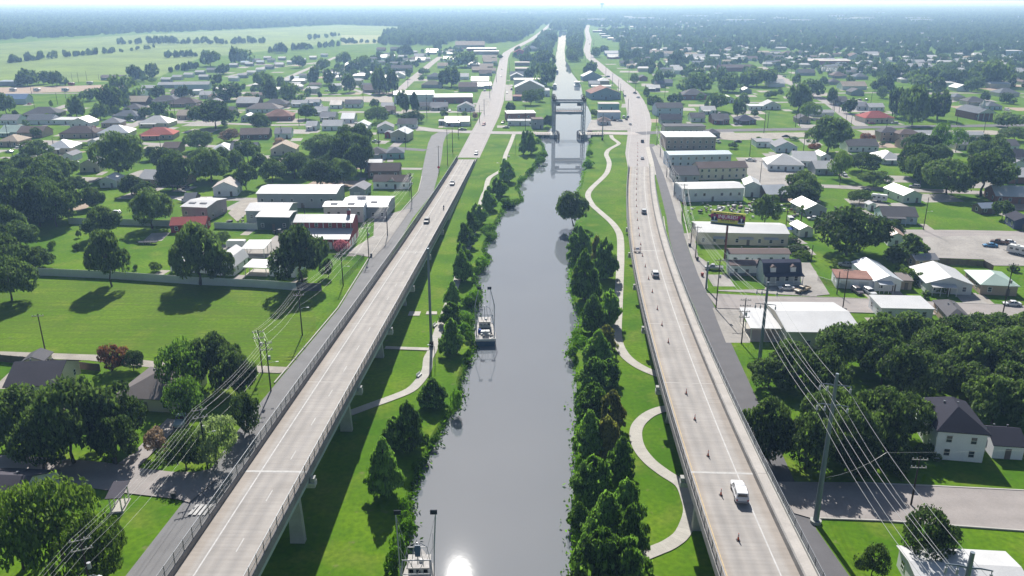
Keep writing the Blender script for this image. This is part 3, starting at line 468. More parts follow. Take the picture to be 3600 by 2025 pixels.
(-92.77,306.24,-0.024,16.01,13,5,'gx','palemetal','grey','grey metal shed with a pale shallow roof behind the green-walled shed',{'near': 1,'pitch': 12}),
(-120.79,311.46,-0.17,10.54,15,5.4,'gx','palemetal','mauve','mauve-grey steel building standing alone beside the junk pile',{'near': 1,'pitch': 7,'sky': 2}),
(-132.34,328.82,0.12,4.2,10.24,3,'gx','slate','brown','small brown shed with a grey-green roof behind the steel building',{}),
(-118.92,291.11,0.12,12.24,8,3,'gx','red','redm','low red-roofed outbuilding half hidden by a tree',{}),
(-88.51,243.34,-0.076,6.74,11,2.9,'gambrel','whitemetal','white','white gambrel-roofed barn behind the metal fence',{'near': 1}),
(-99.15,246.01,-0.17,13.9,11,3,'flat','whitemetal','white','white flat-roofed sheds beside the gambrel barn',{'near': 1}),
(-78.62,240.7,-0.107,7.21,7,2.7,'carport','whitemetal','grey','small white lean-to carport next to the gambrel barn',{'near': 1}),
(-85.14,260.17,0.0,7.43,9,3.2,'carport','whitemetal','grey','ribbed white metal canopy in front of the enclosed trailer',{'near': 1}),
(-69.75,241.43,-0.17,8.34,10,3,'gx','whitemetal','white','white cottage behind the tree at the fence end',{'near': 1}),
(-124.93,351.12,0.12,9.84,11.52,4,'gy','paleroof','white','white gabled house with a plain front at the edge of the grove',{}),
(-292.64,479.5,0.0,11.55,14.08,3.2,'hip','tan','tan',None,{}),
(-252.89,458.4,0.12,13.36,16.64,3.1,'hip','silver','cream',None,{}),
(-239.11,470.61,0.0,6.68,11.52,4,'gy','pale','white',None,{}),
(-235.03,432.49,0.0,5.75,10.24,3.1,'gy','grey','white',None,{}),
(-258.3,428.39,0.0,7.02,10.24,3,'gy','paleblue','white',None,{}),
(-241.82,408.93,0.0,8.77,10.24,3,'gx','rustbrown','white',None,{}),
(-209.55,403.74,0.12,9.28,11.52,4,'gy','grey','cream',None,{}),
(-183.96,368.5,0.12,6.97,11.52,3.2,'gy','white','white',None,{}),
(-160.15,373.03,-0.17,21.36,12.8,3,'gx','palemetal','tan','sprawling pale-roofed house with a blue tarp on its roof',{}),
(-160.5,451.43,0.12,9.97,16.64,3,'hip','silver','cream',None,{}),
(-148.38,451.74,0.12,14.15,11.52,3.2,'gx','slate','paleblue',None,{}),
(-126.14,451.04,0.12,13.54,12.8,3.3,'gy','tan','cream',None,{}),
(-190.24,457.09,0.0,8.72,10.24,3,'gx','brown','tan',None,{}),
(-217.81,504.99,0.12,19.7,14.08,3.1,'hip','redtile','tan','house with a bright red tiled roof and a blue tarp',{}),
(-240.03,556.64,0.0,19.71,15.36,3,'hip','whitemetal','cream',None,{}),
(-247.9,513.34,0.12,18.34,15.36,3,'hip','silver','cream',None,{}),
(-269.02,510.88,0.12,21.08,14.08,3.1,'hip','browndark','tan',None,{}),
(-299.05,512.84,0.0,15.38,12.8,3.1,'gx','brown','tan',None,{}),
(-313.3,515.56,0.0,11.56,14.08,3.1,'gx','palegreen','paleblue',None,{}),
(-269.55,555.35,0.12,12.41,11.52,3,'hip','grey','tan',None,{}),
(-289.31,555.36,0.0,13.5,12.8,3.2,'gy','rustwhite','white',None,{}),
(-307.94,568.33,0.0,15.27,11.52,3,'flat','whitemetal','white',None,{}),
(-345.3,568.97,0.0,11.82,12.8,3,'gx','grey','white',None,{}),
(-324.4,568.97,0.0,17.27,12.8,3,'gx','slate','white',None,{}),
(-233.11,593.35,0.0,12.49,12.8,3.1,'gx','tan','tan',None,{}),
(-274.64,589.94,0.0,18.07,12.8,3.1,'hip','slate','grey',None,{}),
(-304.5,676.24,0.0,16.83,15.36,3.3,'gx','tan','brown',None,{}),
(-285.05,684.52,0.0,20.3,14.08,3.2,'hip','darkgrey','cream',None,{}),
(-262.85,666.91,0.0,21.38,14.08,3.2,'hip','browndark','tan',None,{}),
(-288.49,632.01,0.0,13.28,12.8,3,'hip','darkgrey','tan',None,{}),
(-239.45,632.01,0.0,11.77,12.8,3,'hip','brown','brown',None,{}),
(-211.51,667.55,0.0,17.15,15.36,3.2,'gx','pale','brown',None,{}),
(-188.96,631.1,0.0,25.29,14.08,3.1,'hip','greybrown','white',None,{}),
(-166.09,588.24,0.12,19.64,15.36,3.3,'hip','rustbrown','brick','brick ranch house with a rust-brown hip roof behind a white fence',{}),
(-188.6,662.85,0.0,18.64,12.8,3,'hip','darkgrey','tan',None,{}),
(-169.8,663.71,0.0,12.7,7.68,3.2,'gx','pale','white',None,{}),
(-161.25,670.65,0.0,11.98,7.68,3.2,'gx','pale','paleblue',None,{}),
(-186.68,582.59,0.0,7.17,11.52,3.2,'gy','whitemetal','paleblue',None,{}),
(-141.66,507.83,0.12,9.75,11.52,3.2,'gx','grey','white',None,{}),
(-158.33,505.25,0.12,17.16,12.8,3.1,'gx','brown','brown',None,{}),
(-129.96,584.59,0.0,10.74,11.52,3.1,'gx','grey','cream',None,{}),
(-117.84,541.8,0.0,13.01,12.8,3,'gx','pale','white',None,{}),
(-131.28,540.52,0.0,6.94,10.24,3,'gx','pale','white',None,{}),
(-342.56,604.17,0.12,23.52,15.36,3.1,'hip','darkgrey','tan',None,{}),
(-411.01,684.59,0.12,23.03,14,4.2,'gx','blue','paleblue','blue-roofed hall on the bright green lot',{}),
(-502.09,835.22,0.0,20.04,12.8,4.2,'flat','steel','grey','long open steel shed at the field edge',{}),
(-426.99,897.1,0.0,25.52,7.68,3.3,'gx','greybrown','grey','long grey mobile home alone at the edge of the fields',{}),
(-341.43,783.14,0.0,12.04,8.96,3.2,'gx','pale','grey',None,{}),
(-332.81,813.78,0.0,22.93,8.96,3.2,'gx','pale','grey',None,{}),
(-307.02,801.59,0.12,32.45,10,4.6,'gx','pale','paleblue','pale blue garage block with tall doors beside the trailer park',{'garage': 3}),
(-331.06,739.81,0.0,9.62,11.52,3,'gx','pale','white',None,{}),
(-297.64,739.81,0.0,8.44,11.52,3,'gx','brown','white',None,{}),
(-286.33,755.95,0.0,7.9,11.52,3.2,'flat','pale','white',None,{}),
(-266.14,724.33,0.0,9.77,11.52,3.2,'gx','pale','white',None,{}),
(-241.28,672.57,0.0,9.09,11.52,3,'gy','grey','brown',None,{}),
(-212.64,616.22,0.0,11.79,11.52,3,'gx','darkgrey','cream',None,{}),
(-141.89,616.22,0.0,9.83,11.52,3,'gx','pale','white',None,{}),
(-138.82,655.48,0.0,8.97,11.52,3,'gx','rustwhite','white',None,{}),
(-360.18,871.31,0.0,9.96,7,3.2,'gx','whitemetal','grey',None,{'trailer': 1}),
(-359.49,899.67,0.0,9.96,7,3.2,'gx','pale','cream',None,{'trailer': 1}),
(-358.76,929.9,0.0,9.96,7,3.2,'gx','whitemetal','white',None,{'trailer': 1}),
(-357.98,962.16,0.0,9.97,7,3.2,'gx','whitemetal','grey',None,{'trailer': 1}),
(-357.14,996.68,0.0,9.97,7,3.2,'gx','grey','cream',None,{'trailer': 1}),
(-356.24,1033.71,0.0,9.98,7,3.2,'gx','pale','white',None,{'trailer': 1}),
(-355.28,1073.52,0.0,9.98,7,3.2,'gx','whitemetal','grey',None,{'trailer': 1}),
(-354.24,1116.44,0.0,9.99,7,3.2,'gx','paleblue','cream',None,{'trailer': 1}),
(-353.11,1162.85,0.0,9.99,7,3.2,'gx','grey','white',None,{'trailer': 1}),
(-351.89,1213.2,0.0,10.0,7,3.2,'gx','whitemetal','grey',None,{'trailer': 1}),
(-294.75,886.1,0.0,9.96,7,3.2,'gx','whitemetal','white',None,{'trailer': 1}),
(-296.22,921.09,0.0,9.96,7,3.2,'gx','pale','grey',None,{'trailer': 1}),
(-297.81,958.88,0.0,9.97,7,3.2,'gx','whitemetal','cream',None,{'trailer': 1}),
(-299.53,999.8,0.0,9.97,7,3.2,'gx','whitemetal','white',None,{'trailer': 1}),
(-301.4,1044.29,0.0,9.98,7,3.2,'gx','grey','grey',None,{'trailer': 1}),
(-303.44,1092.8,0.0,9.98,7,3.2,'gx','pale','cream',None,{'trailer': 1}),
(-332.97,904.52,0.0,9.96,7,3.2,'gx','whitemetal','grey',None,{'trailer': 1}),
(-232.94,856.98,0.0,9.96,7,3.2,'gx','whitemetal','grey',None,{'trailer': 1}),
(-230.52,886.1,0.0,9.96,7,3.2,'gx','paleblue','cream',None,{'trailer': 1}),
(-227.94,917.21,0.0,9.96,7,3.2,'gx','grey','white',None,{'trailer': 1}),
(-225.17,950.53,0.0,9.97,7,3.2,'gx','whitemetal','grey',None,{'trailer': 1}),
(-298.64,1081.6,0.0,9.98,7,3.2,'gx','whitemetal','cream',None,{'trailer': 1}),
(-295.47,1124.83,0.0,9.99,7,3.2,'gx','whitemetal','white',None,{'trailer': 1}),
(-292.05,1171.58,0.0,9.99,7,3.2,'gx','paleblue','grey',None,{'trailer': 1}),
(-288.33,1222.3,0.0,10.0,7,3.2,'gx','whitemetal','cream',None,{'trailer': 1}),
(-284.28,1277.5,0.0,10.0,7,3.2,'gx','pale','white',None,{'trailer': 1}),
(-341.26,1092.8,0.0,9.98,7,3.2,'gx','whitemetal','grey',None,{'trailer': 1}),
(-337.33,1127.83,0.0,9.99,7,3.2,'gx','paleblue','cream',None,{'trailer': 1}),
(-333.16,1165.13,0.0,9.99,7,3.2,'gx','grey','white',None,{'trailer': 1}),
(-328.7,1204.92,0.0,10.0,7,3.2,'gx','whitemetal','grey',None,{'trailer': 1}),
(-212.37,819.2,0.0,9.95,7,3.2,'gx','whitemetal','grey',None,{'trailer': 1}),
(-74.81,156.8,-0.117,12.78,14,3.1,'hip','taupe','cream','large cream house with a grey-brown hip roof behind the spreading oak',{'near': 1,'pitch': 24}),
(-102.78,161.61,0.09,10.28,12,3.1,'gx','charcoal','cream','charcoal-roofed house half covered by the spreading oak',{'near': 1}),
(-109.11,170.66,0.12,4.25,4.5,2.9,'gy','darkgrey','cream','cream garden shed with a dark gable beside the wooden fence',{'near': 1}),
(-84.03,116.08,-0.066,9.41,13,3.1,'gx','charcoal','white','white house with a dark roof beside the bright green bushy tree',{'near': 1}),
(-65.75,116.35,0.12,2.2,4.2,2.9,'carport','charcoal','white','small arched white entrance canopy on the bright lawn',{'near': 1}),
]
TREES=[
('cypress',-21.81,119.73,11.36,2.68,'tall slender cypress standing alone by the wide viaduct shadow'),
('cypress',-19.34,134.35,10.19,2.81,None),
('cypress',-22.29,135.8,6.38,2.02,None),
('cypress',-16.46,152.18,6.44,2.85,'broad cone-shaped cypress just above a small water-edge bush'),
('cypress',-14.62,179.27,8.75,2.75,'neat cone-shaped cypress beside the moored trawler'),
('cypress',-15.85,196.62,6.72,2.59,None),
('cypress',-16.44,211.27,7.48,2.21,None),
('cypress',-15.14,233.44,9.45,2.98,None),
('cypress',-14.53,247.16,8.46,2.22,None),
('cypress',-14.75,268.66,8.95,2.92,None),
('cypress',-13.7,286.45,8.3,2.42,None),
('cypress',-11.74,299.16,8.6,2.82,None),
('cypress',-8.49,320.92,8.58,3.01,None),
('cypress',-1.24,375.65,11.04,3.26,None),
('cypress',-4.78,346.04,8.74,3.17,None),
('cypress',-9.24,347.32,4.52,2.02,None),
('cypress',6.37,447.82,12.87,2.27,None),
('cypress',10.59,449.88,12.78,2.87,None),
('cypress',8.92,476.12,9.24,2.02,None),
('oak',23.19,296.65,13.73,5.8,'leaning dark oak overhanging the water alone'),
('cypress',21.82,254.21,9.54,2.82,None),
('cypress',24.9,257.14,11.1,2.41,None),
('cypress',20.49,216.59,14.54,3.58,None),
('cypress',28.13,234.06,13.32,3.33,None),
('cypress',22.78,217.68,7.97,2.65,None),
('cypress',20.75,192.13,10.28,3.05,None),
('cypress',25.43,197.54,9.66,2.95,None),
('cypress',19.95,172.11,8.99,3.08,None),
('cypress',17.98,161.1,7.01,3.28,None),
('cypress',21.31,163.07,5.74,2.65,None),
('cypressbrown',22.75,180.84,6.59,2.73,None),
('cypressbrown',26.0,239.15,12.37,2.26,None),
('cypress',16.72,149.27,6.8,2.94,None),
('cypress',14.39,132.46,9.56,2.78,None),
('cypress',19.34,124.66,8.41,2.35,None),
('cypress',13.77,119.14,7.92,3.29,None),
('cypress',14.7,107.86,8.41,3.46,None),
('cypress',18.65,112.37,7.76,2.54,None),
('cypress',18.22,103.78,9.15,2.08,None),
('cypress',10.77,111.13,4.39,1.82,None),
('cypress',12.9,96.46,9.78,4.03,None),
('cypress',16.62,95.62,9.29,2.86,None),
('cypress',10.54,99.35,7.23,1.57,None),
('cypressbrown',19.58,142.14,8.73,2.62,None),
('cypressbrown',17.63,131.52,8.7,2.52,None),
('oak',-118.73,227.37,17.37,6.0,'single oak on the mown field casting a compact shadow'),
('oak',-93.06,228.92,19.34,8.61,'wide oak at the fence with ivy on its trunk'),
('oak',-87.14,230.13,12.17,3.78,'slim oak between the wide oak and the gambrel barn'),
('oak',-62.67,228.56,18.36,8.0,'oak with a full crown at the fence end'),
('oak',-145.51,279.43,11.88,7.22,None),
('oak',-134.08,292.87,15.56,7.41,None),
('oak',-187.7,297.61,17.77,7.52,None),
('oak',-177.42,295.31,17.75,7.22,None),
('oak',-170.95,295.31,16.27,6.47,None),
('oak',-172.75,307.53,14.66,5.68,None),
('oak',-176.1,271.08,14.61,5.99,None),
('oak',-166.95,264.72,10.68,5.41,None),
('oak',-154.99,236.58,13.51,6.72,None),
('oak',-149.89,245.11,7.23,4.84,None),
('oak',-141.54,215.51,13.34,6.75,None),
('oak',-189.52,311.67,15.35,6.8,None),
('oak',-171.82,324.72,8.83,5.97,None),
('oak',-166.27,247.16,15.7,6.36,None),
('smalltree',-101.02,272.38,4.41,2.78,None),
('smalltree',-56.26,235.94,6.17,2.34,None),
('smalltree',-155.18,280.29,2.8,1.04,None),
('smalltree',-112.23,242.03,3.05,2.18,None),
('shrub',-157.14,266.6,2.97,1.86,None),
('shrub',-147.82,265.03,2.49,1.76,None),
('shrub',-118.64,243.36,1.89,0.88,None),
('shrub',-173.96,282.9,2.97,2.15,None),
('shrub',-62.97,233.44,3.6,2.21,None),
('myrtlered',-91.75,169.59,6.68,3.58,'reddish crape myrtle beside the wooden fence'),
('myrtlered',-173.71,282.03,2.96,1.67,None),
('oak',-86.72,169.24,5.13,2.43,None),
('oak',-64.79,161.1,12.61,5.24,None),
('oak',-58.92,157.28,10.27,4.28,None),
('pine',-69.63,155.42,13.65,5.09,'loose light green pine beside the big cream house'),
('pine',-64.98,144.54,10.56,3.99,None),
('oak',-80.3,129.69,17.18,7.29,'huge spreading live oak over the side street'),
('oak',-91.48,135.8,13.13,5.81,None),
('oak',-75.6,135.32,12.83,5.41,None),
('oak',-94.61,133.4,12.71,3.98,None),
('oak',-84.43,127.02,11.53,5.02,None),
('oak',-72.31,129.24,9.8,3.63,None),
('bushtree',-54.05,129.69,10.23,4.01,'round dense tree dusted with white blossom'),
('bushtree',-58.8,127.46,8.13,3.59,None),
('bushtree',-52.4,140.83,9.24,3.38,None),
('myrtlebrown',-65.9,132.22,5.72,2.35,'small purplish myrtle beside the driveway'),
('bright',-68.02,102.38,14.86,6.43,'bright green bushy tree at the lower corner'),
('bright',-72.84,100.24,14.24,4.15,None),
('bright',-60.89,97.6,12.06,4.45,None),
('bright',-60.99,104.58,6.02,1.84,None),
('myrtlepink',-57.68,262.1,4.59,2.88,'bright pink crape myrtle in front of the red barn'),
('myrtlered',-65.15,266.75,3.39,1.7,None),
('oak',111.42,259.37,16.54,11.73,'massive dark oak between the mobile homes and the grey cottage'),
('oak',95.65,297.61,12.0,4.76,None),
('oak',120.75,330.46,9.24,7.17,None),
('oak',144.95,331.63,6.19,4.43,None),
('magnolia',129.19,252.77,9.05,5.66,'conical dark magnolia at the corner of the parking lot'),
('magnolia',141.28,289.72,4.38,2.94,None),
('palm',107.35,292.87,9.1,1.85,'shaggy palm behind the row of shops'),
('palm',117.9,217.68,1.93,1.04,'short bushy palm in the bungalow garden'),
('shrub',119.05,231.59,4.41,3.2,None),
('shrub',121.5,229.16,3.96,2.57,None),
('shrub',120.46,239.15,3.24,2.26,None),
('shrub',94.91,261.64,2.79,5.13,None),
('shrub',95.57,255.67,2.74,3.28,None),
('shrub',98.61,274.36,2.41,2.79,None),
('shrub',124.56,221.02,2.24,1.34,None),
('shrub',156.95,241.77,2.18,1.66,None),
('smalltree',190.46,306.51,7.37,3.48,None),
('oak',61.46,163.07,9.91,5.89,None),
('oak',75.53,170.66,11.21,6.43,None),
('oak',83.8,170.66,12.82,6.43,None),
('oak',96.03,182.04,9.71,6.15,None),
('oak',97.57,170.66,10.56,6.58,None),
('oak',117.96,183.66,8.39,6.85,None),
('oak',102.44,163.74,11.82,6.65,None),
('oak',113.28,167.14,11.68,6.46,None),
('oak',65.23,155.42,11.1,5.65,None),
('oak',83.3,156.65,12.06,6.12,None),
('oak',127.91,184.47,8.77,6.22,None),
('oak',56.27,160.45,6.99,4.65,None),
('oak',47.4,131.52,12.59,5.16,None),
('oak',53.05,127.9,11.32,5.17,None),
('oak',61.37,130.15,12.51,5.36,None),
('oak',70.08,136.29,12.35,5.57,None),
('oak',75.54,138.28,10.25,4.61,None),
('oak',96.19,144.54,10.56,5.72,None),
('oak',102.31,144.54,9.69,5.58,None),
('oak',61.31,125.72,8.58,3.91,None),
('oak',92.8,158.6,8.79,6.04,None),
('oak',69.39,127.9,6.0,3.12,None),
('shrub',77.61,132.22,2.53,2.22,None),
('shrub',69.18,125.29,2.71,1.42,None),
('bushtree',61.85,101.91,9.86,4.41,'round bushy tree below the power lines'),
('bushtree',52.9,98.47,5.93,2.19,'small bushy tree left of the round one on the corner lawn'),
('oak',176.45,454.07,20.14,11.5,'tall dark oak beside the brick corner street'),
('oak',124.31,341.03,12.32,7.95,None),
('oak',173.05,398.13,9.98,8.53,None),
('oak',164.92,364.71,7.32,6.65,None),
('oak',193.31,385.34,16.19,8.43,None),
('oak',190.05,348.6,16.01,10.44,None),
('oak',203.73,346.04,19.32,11.52,None),
('oak',256.49,430.02,14.15,4.58,None),
('oak',303.64,492.8,8.74,8.02,None),
('oak',330.9,547.16,10.21,9.96,None),
('oak',219.68,633.45,22.29,12.72,None),
('oak',265.97,734.05,14.82,10.85,None),
('oak',243.66,828.82,17.23,17.14,None),
('oak',202.09,778.66,15.66,13.65,None),
('oak',169.82,767.03,18.39,15.9,None),
('oak',156.56,633.45,13.93,8.65,None),
('oak',165.89,606.79,12.92,5.37,None),
('oak',187.56,671.21,9.99,5.38,None),
('oak',262.44,680.2,13.5,4.36,None),
('oak',255.29,621.75,11.46,5.6,None),
('oak',278.93,599.56,21.66,6.76,None),
('oak',272.85,559.42,27.04,10.17,None),
('oak',302.94,585.58,20.93,10.62,None),
('oak',409.41,893.26,16.03,12.76,None),
('oak',479.67,828.82,25.44,16.48,None),
('oak',457.78,842.35,14.27,11.38,None),
('oak',513.0,916.94,16.85,10.91,None),
('oak',389.02,790.64,14.67,12.6,None),
('oak',343.61,778.66,10.86,10.55,None),
('oak',322.5,723.66,10.15,5.21,None),
('oak',225.33,723.66,6.78,5.21,None),
('oak',244.59,755.72,5.3,3.62,None),
('oak',314.47,842.35,8.45,5.36,None),
('oak',352.38,870.73,6.71,4.84,None),
('oak',401.77,703.7,7.7,5.07,None),
('oak',408.93,684.78,8.58,6.03,None),
('oak',112.56,526.89,4.23,2.56,None),
('oak',255.82,1089.3,11.6,7.74,None),
('oak',214.38,1005.52,7.69,6.36,None),
('bright',156.45,383.8,13.64,5.23,None),
('bright',214.93,596.0,11.78,7.68,'light green round tree beside the small tan gabled house'),
('bright',309.33,968.17,9.64,6.9,None),
('bright',522.9,1005.52,10.75,14.31,None),
('pine',230.71,437.76,19.5,5.56,None),
('pine',248.43,454.07,13.98,5.01,None),
('shaggy',256.59,454.07,8.86,1.86,None),
('shaggy',259.47,445.77,7.27,1.82,None),
('myrtlered',209.9,483.13,6.64,4.52,None),
('myrtlered',171.27,458.32,4.48,3.74,None),
('smalltree',177.56,603.15,5.26,3.4,None),
('smalltree',159.67,703.7,6.6,3.38,None),
('smalltree',283.22,828.82,12.15,4.61,None),
('smalltree',127.1,467.06,3.42,3.05,None),
('smalltree',216.12,473.82,3.08,1.93,None),
('smalltree',171.39,495.27,2.4,2.82,None),
('smalltree',149.64,495.27,2.4,2.01,None),
('oak',-151.33,772.8,16.74,6.16,None),
('oak',-121.23,761.34,25.25,7.29,None),
('oak',-109.69,761.34,21.76,6.68,None),
('oak',-81.32,617.95,17.47,4.72,None),
('oak',-72.44,614.18,17.09,3.71,None),
('oak',-93.53,568.97,11.74,8.04,None),
('oak',-68.64,572.22,7.91,8.08,None),
('oak',-59.92,822.21,20.87,11.78,None),
('oak',-60.93,1078.1,19.15,20.0,None),
('oak',-101.48,959.25,8.09,6.99,None),
('oak',-96.44,896.35,5.52,4.41,None),
('oak',-1.33,637.44,6.53,4.71,None),
('oak',23.71,698.88,10.59,4.47,None),
('oak',24.08,547.16,8.47,3.63,None),
('oak',20.13,893.26,14.4,6.52,None),
('oak',34.54,828.82,22.92,10.22,None),
('oak',41.19,1078.1,20.45,15.74,None),
('oak',20.07,1136.5,14.65,9.86,None),
('oak',85.49,1174.61,13.7,11.57,None),
('oak',103.92,1373.27,14.47,11.86,None),
('oak',90.69,959.25,15.69,8.51,None),
('oak',60.42,603.15,5.73,3.01,None),
('oak',126.48,863.46,9.58,5.49,None),
('oak',165.6,1035.43,13.73,10.23,None),
('oak',162.91,1229.46,13.94,10.16,None),
('oak',179.25,1215.28,14.7,9.09,None),
('oak',111.48,641.49,11.09,6.44,None),
('oak',136.24,684.78,8.79,7.4,None),
('oak',119.51,739.36,8.06,3.54,None),
('oak',145.3,828.82,15.33,6.59,None),
('oak',168.98,901.02,9.69,6.43,None),
('oak',213.53,1089.3,19.83,10.32,None),
('oak',126.61,1274.0,14.42,9.02,None),
('oak',149.2,1373.27,12.41,8.62,None),
('oak',-165.78,1305.49,16.72,11.28,None),
('oak',-126.75,1448.31,16.31,8.52,None),
('oak',-182.11,968.17,16.27,9.2,None),
('oak',-184.72,1045.78,15.92,9.09,None),
('oak',-222.51,1112.42,16.88,9.65,None),
('oak',-165.08,1005.52,10.75,6.36,None),
('oak',79.2,1676.49,20.03,11.8,None),
('oak',129.03,1676.49,17.54,11.8,None),
('oak',78.62,1850.71,16.55,11.56,None),
('oak',-81.82,404.83,19.18,8.0,None),
('oak',-74.65,398.13,18.91,6.23,None),
('oak',-77.21,367.53,12.23,4.87,None),
('oak',-74.88,388.47,15.99,5.13,None),
('smalltree',-48.79,596.0,5.2,2.88,None),
('smalltree',-34.77,603.15,3.83,2.91,None),
('smalltree',-108.26,649.72,7.67,3.65,None),
('smalltree',-33.72,977.25,4.49,3.09,None),
('smalltree',-26.11,1201.42,4.56,4.73,None),
('smalltree',-21.57,1067.11,6.51,3.79,None),
('smalltree',-16.83,1215.28,7.37,3.83,None),
('smalltree',-113.61,908.91,10.47,3.6,None),
('bright',15.38,675.68,12.16,7.85,'light green willow beside the brick shop'),
('bright',-87.46,547.16,5.42,4.43,None),
('bright',23.31,550.18,6.15,3.11,None),
('myrtlepink',-26.87,589.02,5.15,2.37,None),
('oak',-251.98,430.02,10.68,7.93,None),
('oak',-230.56,403.13,8.97,6.14,None),
('oak',-188.6,385.34,22.24,12.25,'tall dense oak rising over the small white houses'),
('oak',-191.34,430.02,7.4,5.29,None),
('oak',-150.45,359.19,16.83,7.9,None),
('oak',-139.86,373.3,16.18,7.57,None),
('oak',-119.45,359.19,12.58,4.92,None),
('oak',-125.87,401.45,9.27,4.96,None),
('oak',-176.96,458.32,12.03,8.8,None),
('oak',-196.73,544.17,18.31,14.75,'widest dark oak among the hip-roofed houses'),
('oak',-165.95,538.29,11.34,8.06,None),
('oak',-262.37,611.95,9.47,6.65,None),
('oak',-263.95,592.49,8.17,5.35,None),
('oak',-307.83,633.45,20.04,12.98,None),
('oak',-337.09,718.57,19.74,12.93,None),
('oak',-358.53,703.7,10.11,7.6,None),
('oak',-317.18,599.56,15.78,8.45,None),
('oak',-294.76,589.02,11.19,6.17,None),
('oak',-379.16,617.95,15.74,6.71,None),
('oak',-485.55,835.53,16.34,12.96,None),
('oak',-456.32,835.53,13.78,8.97,None),
('oak',-477.08,849.27,13.08,7.42,None),
('oak',-397.86,881.1,16.9,9.44,None),
('oak',-398.05,925.11,15.16,8.43,None),
('oak',-305.98,715.55,11.16,6.41,None),
('oak',-283.09,715.55,12.04,6.41,None),
('oak',-240.94,705.65,14.29,12.7,None),
('oak',-221.06,696.01,7.41,4.57,None),
('oak',-203.23,696.01,19.49,9.19,None),
('oak',-183.0,686.63,16.06,8.52,None),
('oak',-239.08,805.5,16.16,9.94,None),
('oak',-147.57,589.02,10.45,6.41,None),
('oak',-103.56,447.82,11.43,10.44,None),
('oak',-105.06,394.86,10.43,7.32,None),
('oak',-87.88,361.93,13.38,9.3,None),
('oak',-88.16,398.13,10.51,5.9,None),
('oak',-228.35,361.93,12.79,7.8,None),
('oak',-208.82,347.32,10.9,7.8,None),
('oak',-198.32,346.04,10.47,6.05,None),
('oak',-190.54,351.19,7.68,4.38,None),
('oak',-165.48,347.32,9.17,6.07,None),
('oak',-158.09,343.52,7.07,5.15,None),
('oak',-113.52,385.34,10.21,4.14,None),
('oak',-211.0,341.03,9.77,6.53,None),
('oak',-218.32,373.3,6.85,4.63,None),
('oak',-203.14,361.93,6.67,4.2,None),
('oak',-269.9,582.19,4.63,2.82,None),
('oak',-333.25,968.17,11.85,9.2,None),
('oak',-297.86,842.35,10.4,6.03,None),
('oak',-270.29,1067.11,14.61,8.43,None),
('oak',-198.75,842.35,19.42,6.7,None),
('oak',-185.36,842.35,15.56,6.03,None),
('oak',-226.46,1005.52,15.33,7.95,None),
('oak',-376.02,1373.27,16.53,14.01,None),
('oak',-368.66,1161.63,17.59,10.07,None),
('oak',-390.95,1089.3,19.83,12.03,None),
('oak',-373.42,1136.5,22.36,10.75,None),
('myrtlepink',-168.66,490.35,7.68,7.38,'dusty pink crape myrtle spreading over a dark roof'),
('myrtlepink',-133.49,469.29,5.87,4.29,'round pinkish crape myrtle on its own lawn'),
('smalltree',-294.24,505.4,6.51,3.28,None),
('smalltree',-332.75,589.02,4.21,2.85,None),
('smalltree',-329.79,596.0,3.79,2.88,None),
('smalltree',-271.4,585.58,4.65,2.36,None),
('smalltree',-246.78,469.29,2.67,2.3,None),
('smalltree',-366.85,658.16,5.69,1.58,None),
('smalltree',-363.68,603.15,4.78,1.94,None),
('smalltree',-372.31,863.46,5.33,4.8,None),
('smalltree',-383.64,870.73,6.71,4.15,None),
('bankshrub',-2.09,329.3,3.37,3.58,None),
('bankshrub',-8.42,288.26,3.01,2.68,None),
('bankshrub',-7.97,280.29,2.21,2.37,None),
('bankshrub',-9.24,247.16,3.55,2.33,None),
('bankshrub',-11.44,239.15,2.59,2.06,None),
('bankshrub',-10.75,214.43,3.57,2.05,None),
('bankshrub',-12.09,211.27,3.14,2.21,None),
('bankshrub',-12.47,201.3,2.27,1.94,None),
('bankshrub',-12.14,192.13,2.92,1.86,None),
('bankshrub',-10.7,186.97,2.51,1.49,None),
('bankshrub',-10.34,176.57,2.4,0.95,None),
('bankshrub',16.55,190.38,1.63,1.51,None),
('bankshrub',14.61,177.34,2.75,1.74,None),
('bankshrub',16.76,184.47,2.48,1.96,None),
('bankshrub',1.22,331.63,2.26,3.32,None),
('bankshrub',-11.51,150.71,4.58,1.31,None),
('bankshrub',-18.02,114.93,2.57,1.21,None),
('bankshrub',-17.39,111.66,2.28,1.4,None),
('bankshrub',-16.63,108.87,2.98,1.58,None),
('bankshrub',-17.58,104.9,2.68,1.23,None),
('bankshrub',-17.36,100.24,4.25,1.68,None),
('bankshrub',-17.49,127.9,1.38,0.72,None),
('bankshrub',-14.98,137.28,1.44,0.89,None),
('bankshrub',12.06,127.9,2.75,0.72,None),
('bankshrub',13.92,148.42,2.73,1.09,None),
('bankshrub',14.7,422.53,3.48,2.77,None),
('bankshrub',9.97,398.13,2.64,1.97,None),
('bankshrub',15.92,437.76,3.59,3.23,None),
('bankshrub',38.72,411.74,4.08,3.05,None),
('bankshrub',42.08,441.73,3.62,1.81,None),
('bankshrub',15.18,485.52,3.15,2.37,None),
('bankshrub',5.1,376.24,2.52,1.87,None),
('oak',-218.32,367.57,10.0,5.06,None),
('oak',-191.12,326.1,12.34,5.85,None),
('oak',-220.58,356.71,9.74,4.24,None),
('oak',-206.46,362.61,11.81,4.93,None),
('oak',-208.46,342.73,11.52,5.8,None),
('oak',-200.57,341.81,15.54,7.57,None),
('oak',-220.47,366.23,13.24,6.74,None),
('oak',-209.8,360.63,10.07,5.18,None),
('oak',-226.77,345.15,14.12,7.66,None),
('oak',-198.53,330.28,9.61,5.15,None),
('oak',-199.93,346.06,10.67,4.66,None),
